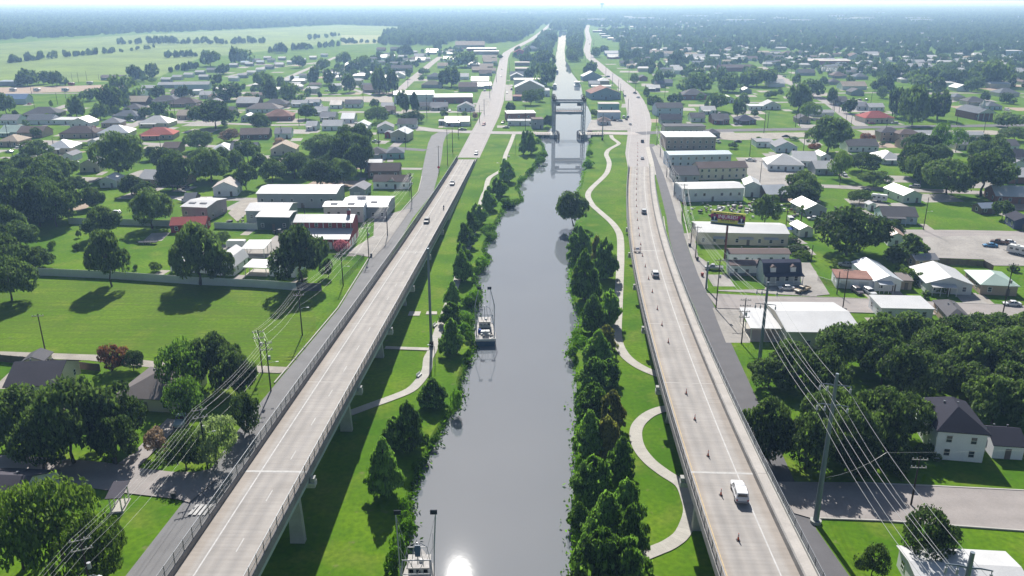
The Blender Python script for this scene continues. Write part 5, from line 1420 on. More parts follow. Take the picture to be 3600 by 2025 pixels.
VIA_L=[
(-58.0,-39.18,21.79),
(-53.0,-39.08,21.515),
(-48.0,-38.97,21.24),
(-43.0,-38.87,20.965),
(-38.0,-38.77,20.69),
(-33.0,-38.66,20.415),
(-28.0,-38.56,20.14),
(-23.0,-38.45,19.865),
(-18.0,-38.35,19.59),
(-13.0,-38.25,19.315),
(-8.0,-38.14,19.04),
(-3.0,-38.04,18.765),
(2.0,-37.94,18.49),
(7.0,-37.83,18.215),
(12.0,-37.73,17.94),
(17.0,-37.62,17.665),
(22.0,-37.52,17.39),
(27.0,-37.42,17.115),
(32.0,-37.31,16.84),
(37.0,-37.21,16.565),
(42.0,-37.1,16.289),
(47.0,-37.0,16.012),
(52.0,-36.9,15.733),
(57.0,-36.79,15.454),
(62.0,-36.69,15.174),
(67.0,-36.58,14.893),
(72.0,-36.48,14.61),
(77.0,-36.38,14.327),
(82.0,-36.27,14.043),
(87.0,-36.16,13.757),
(92.0,-36.05,13.469),
(97.0,-35.94,13.179),
(102.0,-35.82,12.888),
(107.0,-35.7,12.595),
(112.0,-35.58,12.301),
(117.0,-35.46,12.005),
(122.0,-35.34,11.707),
(127.0,-35.21,11.408),
(132.0,-35.08,11.107),
(137.0,-34.95,10.804),
(142.0,-34.81,10.501),
(147.0,-34.68,10.199),
(152.0,-34.54,9.896),
(157.0,-34.4,9.594),
(162.0,-34.26,9.296),
(167.0,-34.11,9.002),
(172.0,-33.97,8.713),
(177.0,-33.82,8.429),
(182.0,-33.67,8.149),
(187.0,-33.51,7.874),
(192.0,-33.36,7.603),
(197.0,-33.2,7.336),
(202.0,-33.04,7.075),
(207.0,-32.88,6.817),
(212.0,-32.72,6.561),
(217.0,-32.55,6.305),
(222.0,-32.39,6.049),
(227.0,-32.22,5.793),
(232.0,-32.05,5.537),
(237.0,-31.88,5.28),
(242.0,-31.7,5.029),
(247.0,-31.53,4.787),
(252.0,-31.35,4.551),
(257.0,-31.17,4.323),
(262.0,-30.99,4.103),
(267.0,-30.8,3.891),
(272.0,-30.62,3.686),
(277.0,-30.43,3.489),
(282.0,-30.24,3.299),
(287.0,-30.05,3.118),
(292.0,-29.86,2.941),
(297.0,-29.67,2.765),
(302.0,-29.47,2.588),
(307.0,-29.27,2.413),
(312.0,-29.08,2.246),
(317.0,-28.87,2.087),
(322.0,-28.67,1.936),
(327.0,-28.47,1.794),
(332.0,-28.27,1.661),
(337.0,-28.06,1.535),
(342.0,-27.85,1.418),
(347.0,-27.64,1.31),
(352.0,-27.43,1.21),
(357.0,-27.22,1.118),
(362.0,-27.0,1.029),
(367.0,-26.79,0.939),
(372.0,-26.57,0.85),
(377.0,-26.35,0.762),
(382.0,-26.14,0.678),
(387.0,-25.91,0.599),
(392.0,-25.69,0.525),
(397.0,-25.47,0.457),
(402.0,-25.24,0.394),
(407.0,-25.02,0.336),
(412.0,-24.79,0.283),
(417.0,-24.56,0.231),
(422.0,-24.33,0.187),
(427.0,-24.1,0.152),
(432.0,-23.87,0.122),
]
VIA_R=[
(-58.0,25.24,19.69),
(-53.0,25.45,19.415),
(-48.0,25.65,19.14),
(-43.0,25.86,18.865),
(-38.0,26.07,18.59),
(-33.0,26.27,18.315),
(-28.0,26.48,18.04),
(-23.0,26.69,17.765),
(-18.0,26.89,17.49),
(-13.0,27.1,17.215),
(-8.0,27.31,16.94),
(-3.0,27.51,16.665),
(2.0,27.72,16.39),
(7.0,27.93,16.115),
(12.0,28.13,15.84),
(17.0,28.34,15.565),
(22.0,28.55,15.29),
(27.0,28.75,15.015),
(32.0,28.96,14.74),
(37.0,29.17,14.465),
(42.0,29.37,14.19),
(47.0,29.58,13.914),
(52.0,29.79,13.638),
(57.0,29.99,13.362),
(62.0,30.2,13.086),
(67.0,30.41,12.809),
(72.0,30.61,12.532),
(77.0,30.82,12.255),
(82.0,31.04,11.978),
(87.0,31.26,11.7),
(92.0,31.49,11.424),
(97.0,31.73,11.152),
(102.0,31.99,10.885),
(107.0,32.25,10.624),
(112.0,32.51,10.367),
(117.0,32.79,10.115),
(122.0,33.08,9.867),
(127.0,33.37,9.625),
(132.0,33.68,9.388),
(137.0,33.99,9.155),
(142.0,34.31,8.927),
(147.0,34.65,8.7),
(152.0,34.99,8.473),
(157.0,35.33,8.246),
(162.0,35.69,8.021),
(167.0,36.06,7.797),
(172.0,36.44,7.576),
(177.0,36.82,7.357),
(182.0,37.22,7.139),
(187.0,37.62,6.924),
(192.0,38.03,6.71),
(197.0,38.45,6.499),
(202.0,38.88,6.289),
(207.0,39.32,6.081),
(212.0,39.77,5.874),
(217.0,40.22,5.667),
(222.0,40.69,5.46),
(227.0,41.16,5.253),
(232.0,41.65,5.05),
(237.0,42.14,4.85),
(242.0,42.64,4.653),
(247.0,43.15,4.461),
(252.0,43.67,4.271),
(257.0,44.2,4.085),
(262.0,44.74,3.902),
(267.0,45.28,3.723),
(272.0,45.84,3.547),
(277.0,46.4,3.374),
(282.0,46.97,3.203),
(287.0,47.56,3.031),
(292.0,48.15,2.86),
(297.0,48.75,2.689),
(302.0,49.35,2.523),
(307.0,49.97,2.36),
(312.0,50.6,2.201),
(317.0,51.23,2.047),
(322.0,51.88,1.897),
(327.0,52.53,1.751),
(332.0,53.19,1.609),
(337.0,53.86,1.472),
(342.0,54.54,1.34),
(347.0,55.23,1.217),
(352.0,55.93,1.101),
(357.0,56.64,0.991),
(362.0,57.35,0.886),
(367.0,58.08,0.788),
(372.0,58.81,0.694),
(377.0,59.55,0.606),
(382.0,60.3,0.524),
(387.0,61.07,0.448),
(392.0,61.83,0.374),
(397.0,62.61,0.308),
(402.0,63.4,0.248),
(407.0,64.2,0.194),
(412.0,65.0,0.144),
]
SITE={'cross': [[-52.99,115.11],[-52.22,115.11],[-51.38,115.11],[-50.6,115.11]],'barr': [39.963,247.793,4.43],'lift': [26.28,511.14,44.73,511.14],'lifth': 21.51,'span': [14.03,15.45],'boat1': [-6.52,185.54],'boat2': [-13.46,98.53],'bill': [69.22,252.77],'billz': [12.71,16.42],'bench': [[-20.03,196.16],[-20.95,166.31],[-1.66,439.74]],'fence': [[-150.58,238.5],[-121.93,234.68],[-93.62,229.16],[-77.13,227.02],[-63.08,224.21]],'fence2': [[-63.08,224.21],[-55.55,223.52]],'fence3': [[-168.64,299.55],[-146.59,297.61],[-126.14,295.31]],'fence4': [[-110.86,292.87],[-94.26,291.01]],'wfence': [[-122.52,174.69],[-114.19,173.21],[-105.86,171.53],[-94.25,169.1]],'wfence2': [[136.96,249.24],[150.61,246.88],[150.72,241.77]],'chain': [[-62.14,256.69],[-48.63,255.38],[-51.31,228.8]],'tomb': [[368.37,995.92],[431.96,968.17],[479.32,1089.3],[390.6,1067.11]],'tarp': [102.19,286.09],'bin': [58.61,237.22],'bins': [[61.38,269.46],[90.61,206.38],[60.6,253.49],[-46.71,257.58],[-72.81,129.69],[-57.72,118.74]],'sign': [-58.54,309.59,7.64],'reddot': [-36.14,398.13],'house': [[65.89,842.35],[42.46,828.82],[53.59,1005.52]]}
FOREST=[
([(-1243.0,1742.2),(-1094.5,1813.1),(-966.1,2164.4),(-758.4,2616.5),(-602.0,3009.8),(-1055.3,5298.1),(-3166.0,5298.1),(-3739.6,5298.1)],70,1.0),
([(-255.1,1601.0),(-132.3,1601.0),(-120.4,1800.9),(-49.3,1676.5),(-15.7,1730.9),(11.4,1730.9),(47.1,2130.1),(160.8,3814.0),(173.7,5298.1),(-1055.3,5298.1),(-602.0,3009.8),(-319.7,2749.7),(-314.4,2105.1)],75,1.0),
([(184.4,3814.0),(274.8,3149.9),(267.6,2681.5),(526.8,2439.1),(1187.0,3344.2),(1786.2,2976.7),(1836.0,2821.5),(4252.8,6572.9),(316.8,6572.9)],48,0.9),
([(179.4,1373.3),(284.9,1409.8),(428.9,1448.3),(547.2,1373.3),(654.1,1305.5),(774.1,1274.0),(839.0,1274.0),(1836.0,2821.5),(1786.2,2976.7),(1187.0,3344.2),(526.8,2439.1),(240.5,2333.4),(212.9,1676.5)],32,0.8),
([(-3829.5,5197.2),(250.8,5197.2),(607.8,12634.7),(-9280.2,12634.7)],30,1.5),
([(299.5,6418.6),(4252.6,6418.6),(8352.9,12634.7),(588.3,12634.7)],26,1.5),
([(-9280.2,12634.7),(8352.9,12634.7),(23383.9,35421.5),(-25979.7,35421.5)],3.0,4.5),
([(70.4,2130.1),(126.4,2333.4),(155.1,2333.4),(197.6,2333.4),(106.1,1244.0),(75.4,1161.6),(60.5,1274.0),(45.6,1601.0)],42,0.8),
([(116.5,2976.7),(115.8,2385.1),(209.5,2417.2),(246.4,2821.5),(509.7,5867.4),(174.1,5867.4)],60,0.95),
([(-7.0,1161.6),(2.6,1373.3),(50.4,1676.5),(58.4,1187.9),(44.6,901.0),(18.3,870.7),(20.1,1136.5)],16,0.7),
]
TOWN=[(240.5,2333.4),(179.4,1373.3),(284.9,1409.8),(428.9,1448.3),(547.2,1373.3),(654.1,1305.5),(839.0,1274.0),(6634.9,10270.4),(391.3,3814.0)]
MIDTREE=[
([(184.1,901.0),(320.4,1136.5),(362.8,901.0),(512.4,767.0),(839.0,1274.0),(284.9,1409.8),(175.1,1373.3),(142.4,1045.8)],30,0.75),
([(-274.8,617.9),(-153.2,744.7),(-118.9,842.3),(-83.7,1373.3),(-33.1,1531.8),(-202.7,1305.5),(-223.6,901.0),(-300.0,703.7)],20,0.72),
([(-347.1,526.9),(-110.0,526.9),(-84.4,526.9),(-123.5,625.6),(-408.8,625.6)],16,0.55),
([(112.0,120.0),(260.0,120.0),(1150.0,900.0),(620.0,900.0)],15,0.85),
([(-112.0,120.0),(-260.0,120.0),(-1150.0,900.0),(-620.0,900.0)],15,0.85),
]

# descriptive labels for the many alike things: what it looks like, then its rank from a landmark
ORD = ['', 'second ', 'third ', 'fourth ', 'fifth ', 'sixth ', 'seventh ', 'eighth ', 'ninth ', 'tenth ', 'eleventh ', 'twelfth ', 'thirteenth ', 'fourteenth ', 'fifteenth ']
def label_all(items):
    g = {}
    for row, i, desc, x, y in items:
        n = min(LANDMARKS, key=lambda q: math.hypot(q[1]-x, q[2]-y)); g.setdefault((desc, n), []).append((math.hypot(n[1]-x, n[2]-y), len(g), row, i))
    for (desc, n), L in g.items():
        L.sort(key=lambda q: q[0])
        for j, (d, _, row, i) in enumerate(L): row[i] = f"{desc}, {ORD[j] if j < len(ORD) else str(j+1)+'th '}nearest to {n[0]}" if len(L) > 1 else f"{desc} nearest to {n[0]}"
RN={'whitemetal':'bright white','palemetal':'pale metal','paleroof':'pale','white':'white','pale':'pale grey','grey':'grey','darkgrey':'dark grey','slate':'slate grey','silver':'silver','tan':'tan','brown':'brown','browndark':'dark brown','greybrown':'grey-brown','black':'black','red':'red','rust':'rusty','rustwhite':'patched rusty','rustbrown':'rust-brown','paleblue':'pale blue','palegreen':'pale green','steel':'steel blue','olive':'olive','navy':'dark navy','blue':'blue','charcoal':'charcoal','taupe':'taupe','redtile':'red tiled'}
WN={'white':'white','cream':'cream','grey':'grey','tan':'tan','brick':'brick','brown':'brown','paleblue':'pale blue','blue':'blue','teal':'teal','pale':'pale','redm':'red','beige':'beige','purple':'purple','steelblue':'blue-grey','palegreen':'pale green','navy':'navy','mauve':'mauve','darkgreen':'dark green','tanbrick':'tan brick'}
FN={'gx':'ridged','gy':'gabled','hip':'hip','flat':'flat','carport':'open','gambrel':'gambrel','barn':'barn','mansard':'mansard'}
TN={'bankshrub': 'bright green shrub at the water edge', 'oak':'dark round-crowned oak','cypress':'cone-shaped cypress','cypressbrown':'browning cone-shaped cypress','smalltree':'little yard tree','shrub':'low rounded shrub','myrtlered':'reddish crape myrtle','myrtlepink':'pink crape myrtle','myrtlebrown':'purplish crape myrtle','pine':'loose airy pine','bushtree':'dense bushy tree','bright':'light green leafy tree','magnolia':'dark conical magnolia','palm':'shaggy palm','shaggy':'vine-covered bare trunk'}
HOUSES = [list(h) for h in HOUSES]; TREES = [list(t) for t in TREES]; POLES = [list(p) for p in POLES]
label_all([(h, 9, ('long ' if h[3] > 20 else 'small ' if h[3] < 9 else '')+f"{WN[h[8]]} {'trailer home' if h[10].get('trailer') else 'house'} with {RN[h[7]]} {FN[h[6]]} roof", h[0], h[1]) for h in HOUSES if not h[9]])
label_all([(t, 5, ('tall ' if t[3] > 15 else 'small ' if t[3] < 6 and t[0] == 'oak' else '')+TN[t[0]], t[1], t[2]) for t in TREES if not t[5]])
label_all([(p, 7, ['plain wooden pole', 'wooden utility pole with one crossarm', 'wooden utility pole with two crossarms', '', 'wooden utility pole with four crossarms'][p[4]], p[1], p[2]) for p in POLES if not p[7]])
# ------------------------------------------------------------------ ground sheet, banks and river
def offset(line, d):
    out = []
    for i in range(len(line)):
        a = line[max(i-1, 0)]; b = line[min(i+1, len(line)-1)]; dx, dy = b[0]-a[0], b[1]-a[1]; l = math.hypot(dx, dy) or 1
        out.append((line[i][0]-dy/l*d, line[i][1]+dx/l*d))
    return out
XE, YE = 38000, 46000
lt, rt = offset(LBW, .9), offset(RBW, -.9)
xm, ym = (LBW[-1][0]+RBW[-1][0])/2, max(LBW[-1][1], RBW[-1][1])+40
gb = MB()
def tess(pts):
    for t in tessellate_polygon([[Vector((p[0], p[1], 0)) for p in pts]]):
        q = [pts[i] for i in t]
        if (q[1][0]-q[0][0])*(q[2][1]-q[0][1])-(q[1][1]-q[0][1])*(q[2][0]-q[0][0]) < 0: q.reverse()
        gb.poly([(a, b, 0) for a, b in q])
tess([(-XE, -120), *lt, (xm, ym), (xm, YE), (-XE, YE)])
tess([(XE, -120), (XE, YE), (xm, YE), (xm, ym), *rt[::-1]])
gb.poly([(-XE, -1500, 0), (XE, -1500, 0), (XE, -120, 0), (-XE, -120, 0)])
lb, rb = offset(LBW, -.7), offset(RBW, .7)
for top, bot in ((lt, lb), (rt, rb)):
    for i in range(len(top)-1):
        q = [top[i]+(0,), top[i+1]+(0,), bot[i+1]+(-1.7,), bot[i]+(-1.7,)]
        gb.poly(q)
struct(gb.build('ground', GRASS))
wb = MB(); wl, wr = offset(LBW, .2), offset(RBW, -.2)
def at_y(line, y):
    for a, b in zip(line, line[1:]):
        if a[1] <= y <= b[1] and b[1] > a[1]: return a[0]+(b[0]-a[0])*(y-a[1])/(b[1]-a[1])
    return line[-1][0]
ys = list(range(-110, 60, 20))+list(range(60, int(ym)+30, 6))
for a, b in zip(ys, ys[1:]): wb.poly([(at_y(LBW, a)-6, a, -1), (at_y(RBW, a)+6, a, -1), (at_y(RBW, b)+6, b, -1), (at_y(LBW, b)-6, b, -1)])
river = struct(wb.build('river', water_mat()))
# mown strips of grass along the river and the big field
struct(flat_mesh('lawn', [(-56, 140), (-53.5, 140.5), (-49.2, 190), (-58, 221), (-62, 222), (-95, 227), (-160, 237), (-185, 185), (-160, 180), (-95, 171), (-60, 165)], .005, MOWN))
RANK = {id(q): .014+.0025*i for i, q in enumerate(sorted(STRIPS+PATCHES, key=lambda q: q[2]))}   # every sheet on its own level
for st_ in STRIPS:
    a, b, c, l, r = st_; mb = MB(); z = RANK[id(st_)]
    for i in range(len(l)-1): mb.poly([l[i]+(z,), r[i]+(z,), r[i+1]+(z,), l[i+1]+(z,)])
    root_ = struct(mb.build(a, GM[b] if a != 'path' else GM['gravel']))
    if a == 'path':                                               # poured slabs with open joints
        for i in range(len(l)-1):
            n = max(1, int(round(math.hypot(l[i+1][0]-l[i][0], l[i+1][1]-l[i][1])/3.0))); lp = lambda p, q, t: (p[0]+(q[0]-p[0])*t, p[1]+(q[1]-p[1])*t)
            for k in range(n):
                t0, t1 = (k+.008)/n, (k+.992)/n; q4 = [lp(l[i], l[i+1], t0), lp(r[i], r[i+1], t0), lp(r[i], r[i+1], t1), lp(l[i], l[i+1], t1)]; dz = rnd.uniform(0, .003)
                MB().hexa([p+(z+.002,) for p in q4], [p+(z+.03+dz,) for p in q4]).build('slab', SLABS[rnd.randrange(3)], root_)
for st_ in PATCHES: struct(flat_mesh(st_[0], st_[3], RANK[id(st_)], GM[st_[1]]))
WHITEP = mat('white_road_paint', (.46, .45, .44), .8, .25, 1.5, 6); YELP = mat('yellow_road_paint', (.48, .36, .20), .8, .25, 1.5, 6)
def road_lines(line, off, z, m, dash=None, wd=.14):
    """painted line along a polyline"""
    mb = MB(); acc = 0
    for a, b in zip(line, line[1:]):
        dx, dy = b[0]-a[0], b[1]-a[1]; l = math.hypot(dx, dy); nx, ny = -dy/l, dx/l; s = 0
        while s < l:
            e = min(l, s+(dash[0] if dash else 20)); p = lambda t, k: (a[0]+dx*t/l+nx*(off+k), a[1]+dy*t/l+ny*(off+k), z)
            mb.poly([p(s, -wd/2), p(e, -wd/2), p(e, wd/2), p(s, wd/2)]); s = e+(dash[1] if dash else 0)
    return mb
def centre(s): return [((a[0]+b[0])/2, (a[1]+b[1])/2) for a, b in zip(s[3], s[4])]
for i, dash in ((1, (3, 9)), (2, (3, 9))):
    c = centre(STRIPS[i]); struct(road_lines(c, 0, .19, WHITEP, dash, .2).build('lane_marking', WHITEP))
    for o in (-4.8, 4.8): struct(road_lines(c, o, .19, WHITEP, None, .16).build('edge_line', WHITEP))
# kerbs round the street corners and along the frontage lawns
KERB = mat('kerb_concrete', (.42, .40, .37), .9, .15, .6, 5)
def kerb(line, name='kerb', h=.24, wd=.3):
    mb = MB()
    for a, b in zip(line, line[1:]):
        l = math.hypot(b[0]-a[0], b[1]-a[1])
        if l > .05: mb.box(((a[0]+b[0])/2, (a[1]+b[1])/2, h/2), (l, wd, h), 0, math.atan2(b[1]-a[1], b[0]-a[0]))
    return struct(mb.build(name, KERB))
kerb(offset(centre(STRIPS[0])[5:11], 3.6)); kerb([p for p in PATCHES[0][3][1:6]]); kerb(PATCHES[1][3][1:5]); kerb(PATCHES[1][3][6:10])
kerb(PATCHES[0][3][6:9])
kerb(offset(centre(STRIPS[6])[2:8], 4.0)); kerb(offset(centre(STRIPS[6])[6:11], -3.9))
cb = MB()                                                         # crosswalk bars beside the slanting viaduct
for x_, y_ in SITE['cross']: cb.box((x_, y_, .19), (.55, 3.0, .02), 0, -.12)
struct(cb.build('crosswalk', WHITEP))

# ------------------------------------------------------------------ viaducts
def deck_mat():
    m = bpy.data.materials.new('deck_concrete'); m.use_nodes = True; t = m.node_tree; N = t.nodes; L = t.links; b = N['Principled BSDF']
    b.inputs['Roughness'].default_value = .85; b.inputs['Specular IOR Level'].default_value = .25
    uv = N.new('ShaderNodeUVMap'); sp = N.new('ShaderNodeSeparateXYZ'); L.new(uv.outputs[0], sp.inputs[0])
    def noise(sx, sy, det=4):
        mp = N.new('ShaderNodeMapping'); mp.inputs['Scale'].default_value = (sx, sy, 1); L.new(uv.outputs[0], mp.inputs[0])
        n = N.new('ShaderNodeTexNoise'); n.inputs['Scale'].default_value = 1; n.inputs['Detail'].default_value = det; L.new(mp.outputs[0], n.inputs['Vector']); return n.outputs['Fac']
    def ramp(f, stops):
        r = N.new('ShaderNodeValToRGB'); e = r.color_ramp.elements
        e[0].position, e[0].color = stops[0][0], stops[0][1]+(1,); e[1].position, e[1].color = stops[-1][0], stops[-1][1]+(1,)
        for p, c in stops[1:-1]: q = e.new(p); q.color = c+(1,)
        L.new(f, r.inputs[0]); return r.outputs[0]
    def mix(a, bb, f, mode='MIX'):
        n = N.new('ShaderNodeMix'); n.data_type = 'RGBA'; n.blend_type = mode
        for i, q in ((0, f), (6, a), (7, bb)):
            if isinstance(q, (int, float)): n.inputs[i].default_value = q
            elif isinstance(q, tuple): n.inputs[i].default_value = q+(1,)
            else: L.new(q, n.inputs[i])
        return n.outputs[2]
    # wear across the deck: brown dusty shoulders, pale lanes with rubber-darkened tracks
    wgt = N.new('ShaderNodeMapRange'); L.new(sp.outputs[0], wgt.inputs[0]); wgt.inputs[1].default_value = -5.2; wgt.inputs[2].default_value = 5.2
    wob = N.new('ShaderNodeMath'); wob.operation = 'ADD'; nn = N.new('ShaderNodeMath'); nn.operation = 'MULTIPLY_ADD'; L.new(noise(.15, .02), nn.inputs[0]); nn.inputs[1].default_value = .06; nn.inputs[2].default_value = -.03
    L.new(wgt.outputs[0], wob.inputs[0]); L.new(nn.outputs[0], wob.inputs[1])
    dirt, pale, dark = (.285, .248, .215), (.345, .325, .305), (.252, .242, .236)
    base = ramp(wob.outputs[0], [(0, dirt), (.14, dirt), (.2, pale), (.30, dark), (.38, pale), (.47, dark), (.55, pale), (.66, dark), (.74, pale), (.84, pale), (.9, dirt), (1, dirt)])
    c = mix(base, (.338, .32, .302), .4)
    st = ramp(noise(.12, 1.6, 3), [(.3, (.91, .90, .89)), (.62, (1.04, 1.035, 1.03))]); c = mix(c, st, 1, 'MULTIPLY')     # transverse finishing streaks
    bl = ramp(noise(.35, .12, 5), [(.3, (.86, .85, .84)), (.7, (1.08, 1.07, 1.06))]); c = mix(c, bl, 1, 'MULTIPLY')
    L.new(c, b.inputs['Base Color']); return m
DECK = deck_mat()
CONC = mat('bridge_concrete', (.40, .40, .375), .88, .22, .35, 3); CONCD = mat('weathered_parapet', (.235, .225, .215), .9, .3, .5, 4); SIDEW = mat('sidewalk_concrete', (.40, .375, .35), .9, .2, .3, 4)
JOINT = mat('joint_armour', (.40, .39, .375), .7, .2, 2, 8)
GALV = mat('galvanised_steel', (.17, .18, .195), .5, .12, 2, 9, metallic=.55); MESHP = mat('chain_link', (.15, .16, .17), .6, .1, 2, 9, metallic=.3, alpha=.3); GREENW = mat('fascia_paint', (.36, .43, .41), .8, .15, .5, 4)
def viaduct(name, label, pts, W, y0, spans, side):
    root = thing(name, label, 'viaduct', (pts[0][1], pts[0][0], 0))
    ox, oy = pts[0][1], pts[0][0]
    Yk = np.array([p[0] for p in pts]); Xk = np.array([p[1] for p in pts]); Zk = np.array([p[2] for p in pts])
    def at(Y): return float(np.interp(Y, Yk, Xk)), float(np.interp(Y, Yk, Zk))
    def fr(Y, u, dz=0):
        x, z = at(Y); x2, _ = at(Y+1); a = math.atan2(x2-x, 1)
        return (x+u*math.cos(a)-ox, Y-u*math.sin(a)-oy, z+dz)
    yend = pts[-1][0]; sw = 1.75 if side == 'walk' else 0
    def sweep(ya, yb, prof, nm, m, step=5.0, uv=False):
        n = max(1, int(round((yb-ya)/step))); ys_ = [ya+(yb-ya)*i/n for i in range(n+1)]; mb = MB(); k = len(prof); uvs = []
        for y in ys_: mb.v += [fr(y, u, dz) for u, dz in prof]
        for i in range(n):
            for j in range(k):
                j2 = (j+1) % k; mb.f.append((i*k+j, i*k+j2, (i+1)*k+j2, (i+1)*k+j)); mb.mi.append(0)
        mb.f += [tuple(range(k-1, -1, -1)), tuple(range(n*k, n*k+k))]; mb.mi += [0, 0]
        me = mb.mesh(nm, m)
        if uv:
            lay = me.uv_layers.new(name='UVMap'); co = [(prof[i % k][0], ys_[i//k]) for i in range(len(mb.v))]
            for lp in me.loops: lay.data[lp.index].uv = co[lp.vertex_index]
        return put(nm, me, root)
    h = W/2
    edges = [(-h-.35, h+.35+sw)]
    ye = [y for y in spans if y < yend]+[yend]
    cuts = [pts[0][0]]+[y for y in ye if y > pts[0][0]]
    for a, b in zip(cuts, cuts[1:]):
        a2, b2 = a+.04, b-.04
        sweep(a2, b2, [(-h, 0), (h, 0), (h, -.3), (-h, -.3)], 'deck_slab', DECK, uv=True)
        sweep(a2, b2, [(-h-.32, .85), (-h-.06, .85), (-h-.003, -.32), (-h-.36, -.32)], 'parapet', CONCD)
        sweep(a2, b2, [(h+.003, -.32), (h+.06, .85), (h+.32, .85), (h+.36, -.32)], 'parapet', CONCD)
        if sw:
            sweep(a2, b2, [(h+.364, .16), (h+.36+sw, .16), (h+.36+sw, -.3), (h+.364, -.3)], 'sidewalk', SIDEW)
            sweep(a2, b2, [(h+.365+sw, .55), (h+.6+sw, .55), (h+.6+sw, -.35), (h+.365+sw, -.35)], 'parapet', CONC)
        if at(a)[1] > 1.6:
            for u in (-h+.4, -h/3, h/3, h+sw-.3): sweep(a2, b2, [(u-.35, -.304), (u+.35, -.304), (u+.3, -1.6), (u-.3, -1.6)], 'girder', GREENW if abs(u) > h/2 else CONC, 9)
    # joints between the slabs, painted lines
    for y in cuts[1:-1]:
        x, z = at(y); mb = MB(); big = (y > 60 and round((y-107)/35) % 4 == 0)
        mb.hexa([fr(y-.14*(1+big), -h, .004), fr(y-.14*(1+big), h+sw*big, .004), fr(y+.14*(1+big), h+sw*big, .004), fr(y+.14*(1+big), -h, .004)], [fr(y-.14*(1+big), -h, .012), fr(y-.14*(1+big), h+sw*big, .012), fr(y+.14*(1+big), h+sw*big, .012), fr(y+.14*(1+big), -h, .012)])
        mb.build('expansion_joint', JOINT if big else SIDEW, root)
    def stripe(u, ya, yb, m, nm, wd=.16):
        mb = MB(); n = max(1, int((yb-ya)/5)); ys_ = [ya+(yb-ya)*i/n for i in range(n+1)]
        for a, b in zip(ys_, ys_[1:]): mb.poly([fr(a, u-wd/2, .008), fr(a, u+wd/2, .008), fr(b, u+wd/2, .008), fr(b, u-wd/2, .008)])
        return mb.build(nm, m, root)
    if side == 'walk':
        stripe(2.7, pts[0][0], yend, WHITEP, 'edge_line', .2); stripe(-4.1, pts[0][0], yend, YELP, 'edge_line', .14); lane = -.9
    else:
        stripe(-2.45, pts[0][0], yend, WHITEP, 'edge_line', .2); stripe(4.55, pts[0][0], yend, YELP, 'edge_line', .14); lane = 1.0
    if side != 'walk':
        y = 62
        while y < yend-4: stripe(lane, y, y+3, WHITEP, 'lane_dash', .14); y += 12.2
    # piers
    for y in spans:
        x, z = at(y)
        if z < 2.6 or y > yend-20: continue
        ax = math.atan2(at(y+1)[0]-x, 1); mb = MB(); zt = z-1.62; c = lambda u, dz, v=0: (fr(y, u)[0]+v*math.sin(ax), fr(y, u)[1]+v*math.cos(ax), dz)
        lo, hi = -h-.9, h+sw+.9
        ring = lambda a, b_, z_, d: [c(a, z_, -d), c(b_, z_, -d), c(b_, z_, d), c(a, z_, d)]
        mb.hexa(ring(lo+2.6, hi-2.6, zt-1.5, .65), ring(lo+2.6, hi-2.6, zt, .65)); mb.hexa(ring(lo, lo+2.6, zt-.8, .65), ring(lo, lo+2.6, zt, .65)); mb.hexa(ring(hi-2.6, hi, zt-.8, .65), ring(hi-2.6, hi, zt, .65))
        mb.build('pier_cap', CONC, root)
        for u in (lo+.35, hi-.35): MB().hexa(ring(u-.3, u+.3, zt+.002, .5), ring(u-.3, u+.3, zt+.75, .5)).build('bearing_block', CONC, root)
        if zt-1.5 > .6:
            for u in (lo+3.6, hi-3.6):
                hh = zt-1.502; b4 = [c(u-1.15, 0, -.55), c(u+1.15, 0, -.55), c(u+1.15, 0, .55), c(u-1.15, 0, .55)]; t4 = [c(u-.8, hh, -.5), c(u+.8, hh, -.5), c(u+.8, hh, .5), c(u-.8, hh, .5)]
                MB().hexa(b4, t4).build('pier_column', CONC, root)
    # fences
    post = {}
    def fence(u, base, height, sp, nr, ylast):
        key = (height,)
        if key not in post: post[key] = MB().box((0, 0, height/2), (.09, .09, height)).mesh('fence_post', GALV)
        y = 44.0
        while y < ylast:
            p = put('fence_post', post[key], root, fr(y, u, base)); y += sp
        for a, b in zip(cuts, cuts[1:]):
            b = min(b, ylast)
            if b-a < 2: continue
            for k in range(nr):
                zz = base+height*(1-k/nr)-.04; sweep(a, b, [(u-.035, zz), (u+.035, zz), (u+.035, zz-.07), (u-.035, zz-.07)], 'fence_rail', GALV)
            mb = MB(); yy = a+.06
            while yy < b and yy > -5 or yy < 0:                   # woven wires, thin and close together
                if yy > 40:
                    x_, y_, z_ = fr(yy, u, base+.05); q = .0075; mb.hexa([(x_-q, y_-q, z_), (x_+q, y_-q, z_), (x_, y_+q, z_)], [(x_-q, y_-q, z_+height-.15), (x_+q, y_-q, z_+height-.15), (x_, y_+q, z_+height-.15)])
                yy += .11
            if not mb.f: continue
            mb.build('fence_mesh', GALV, root)
    fence(-h-.19, .852, 1.75, 2.75, 2, yend-2 if side != 'walk' else yend-1)
    if side == 'walk': fence(h+.48+sw, .552, 1.2, 3.0, 3, yend-30)
    else: fence(h+.19, .852, 1.75, 2.75, 2, yend-12)
    # abutment fill under the low end
    ab = [y for y in np.arange(60, yend, 5.0) if at(y)[1] < 2.6]
    if ab: sweep(ab[0], yend-1, [(-h-.3, -.31), (h+sw+.3, -.31), (h+sw+.3, -2.9), (-h-.3, -2.9)], 'abutment_wall', CONC)
    return root, at, fr
SPL = [-33+35*k for k in range(14)]
viaduct('viaduct', 'slanting two-lane concrete viaduct with high fences beside the mown field', VIA_L, 9.75, 0, SPL, 'plain')
viaduct('viaduct', 'concrete viaduct lined with orange cones and a fenced sidewalk', VIA_R, 10.2, 0, [y+3 for y in SPL], 'walk')

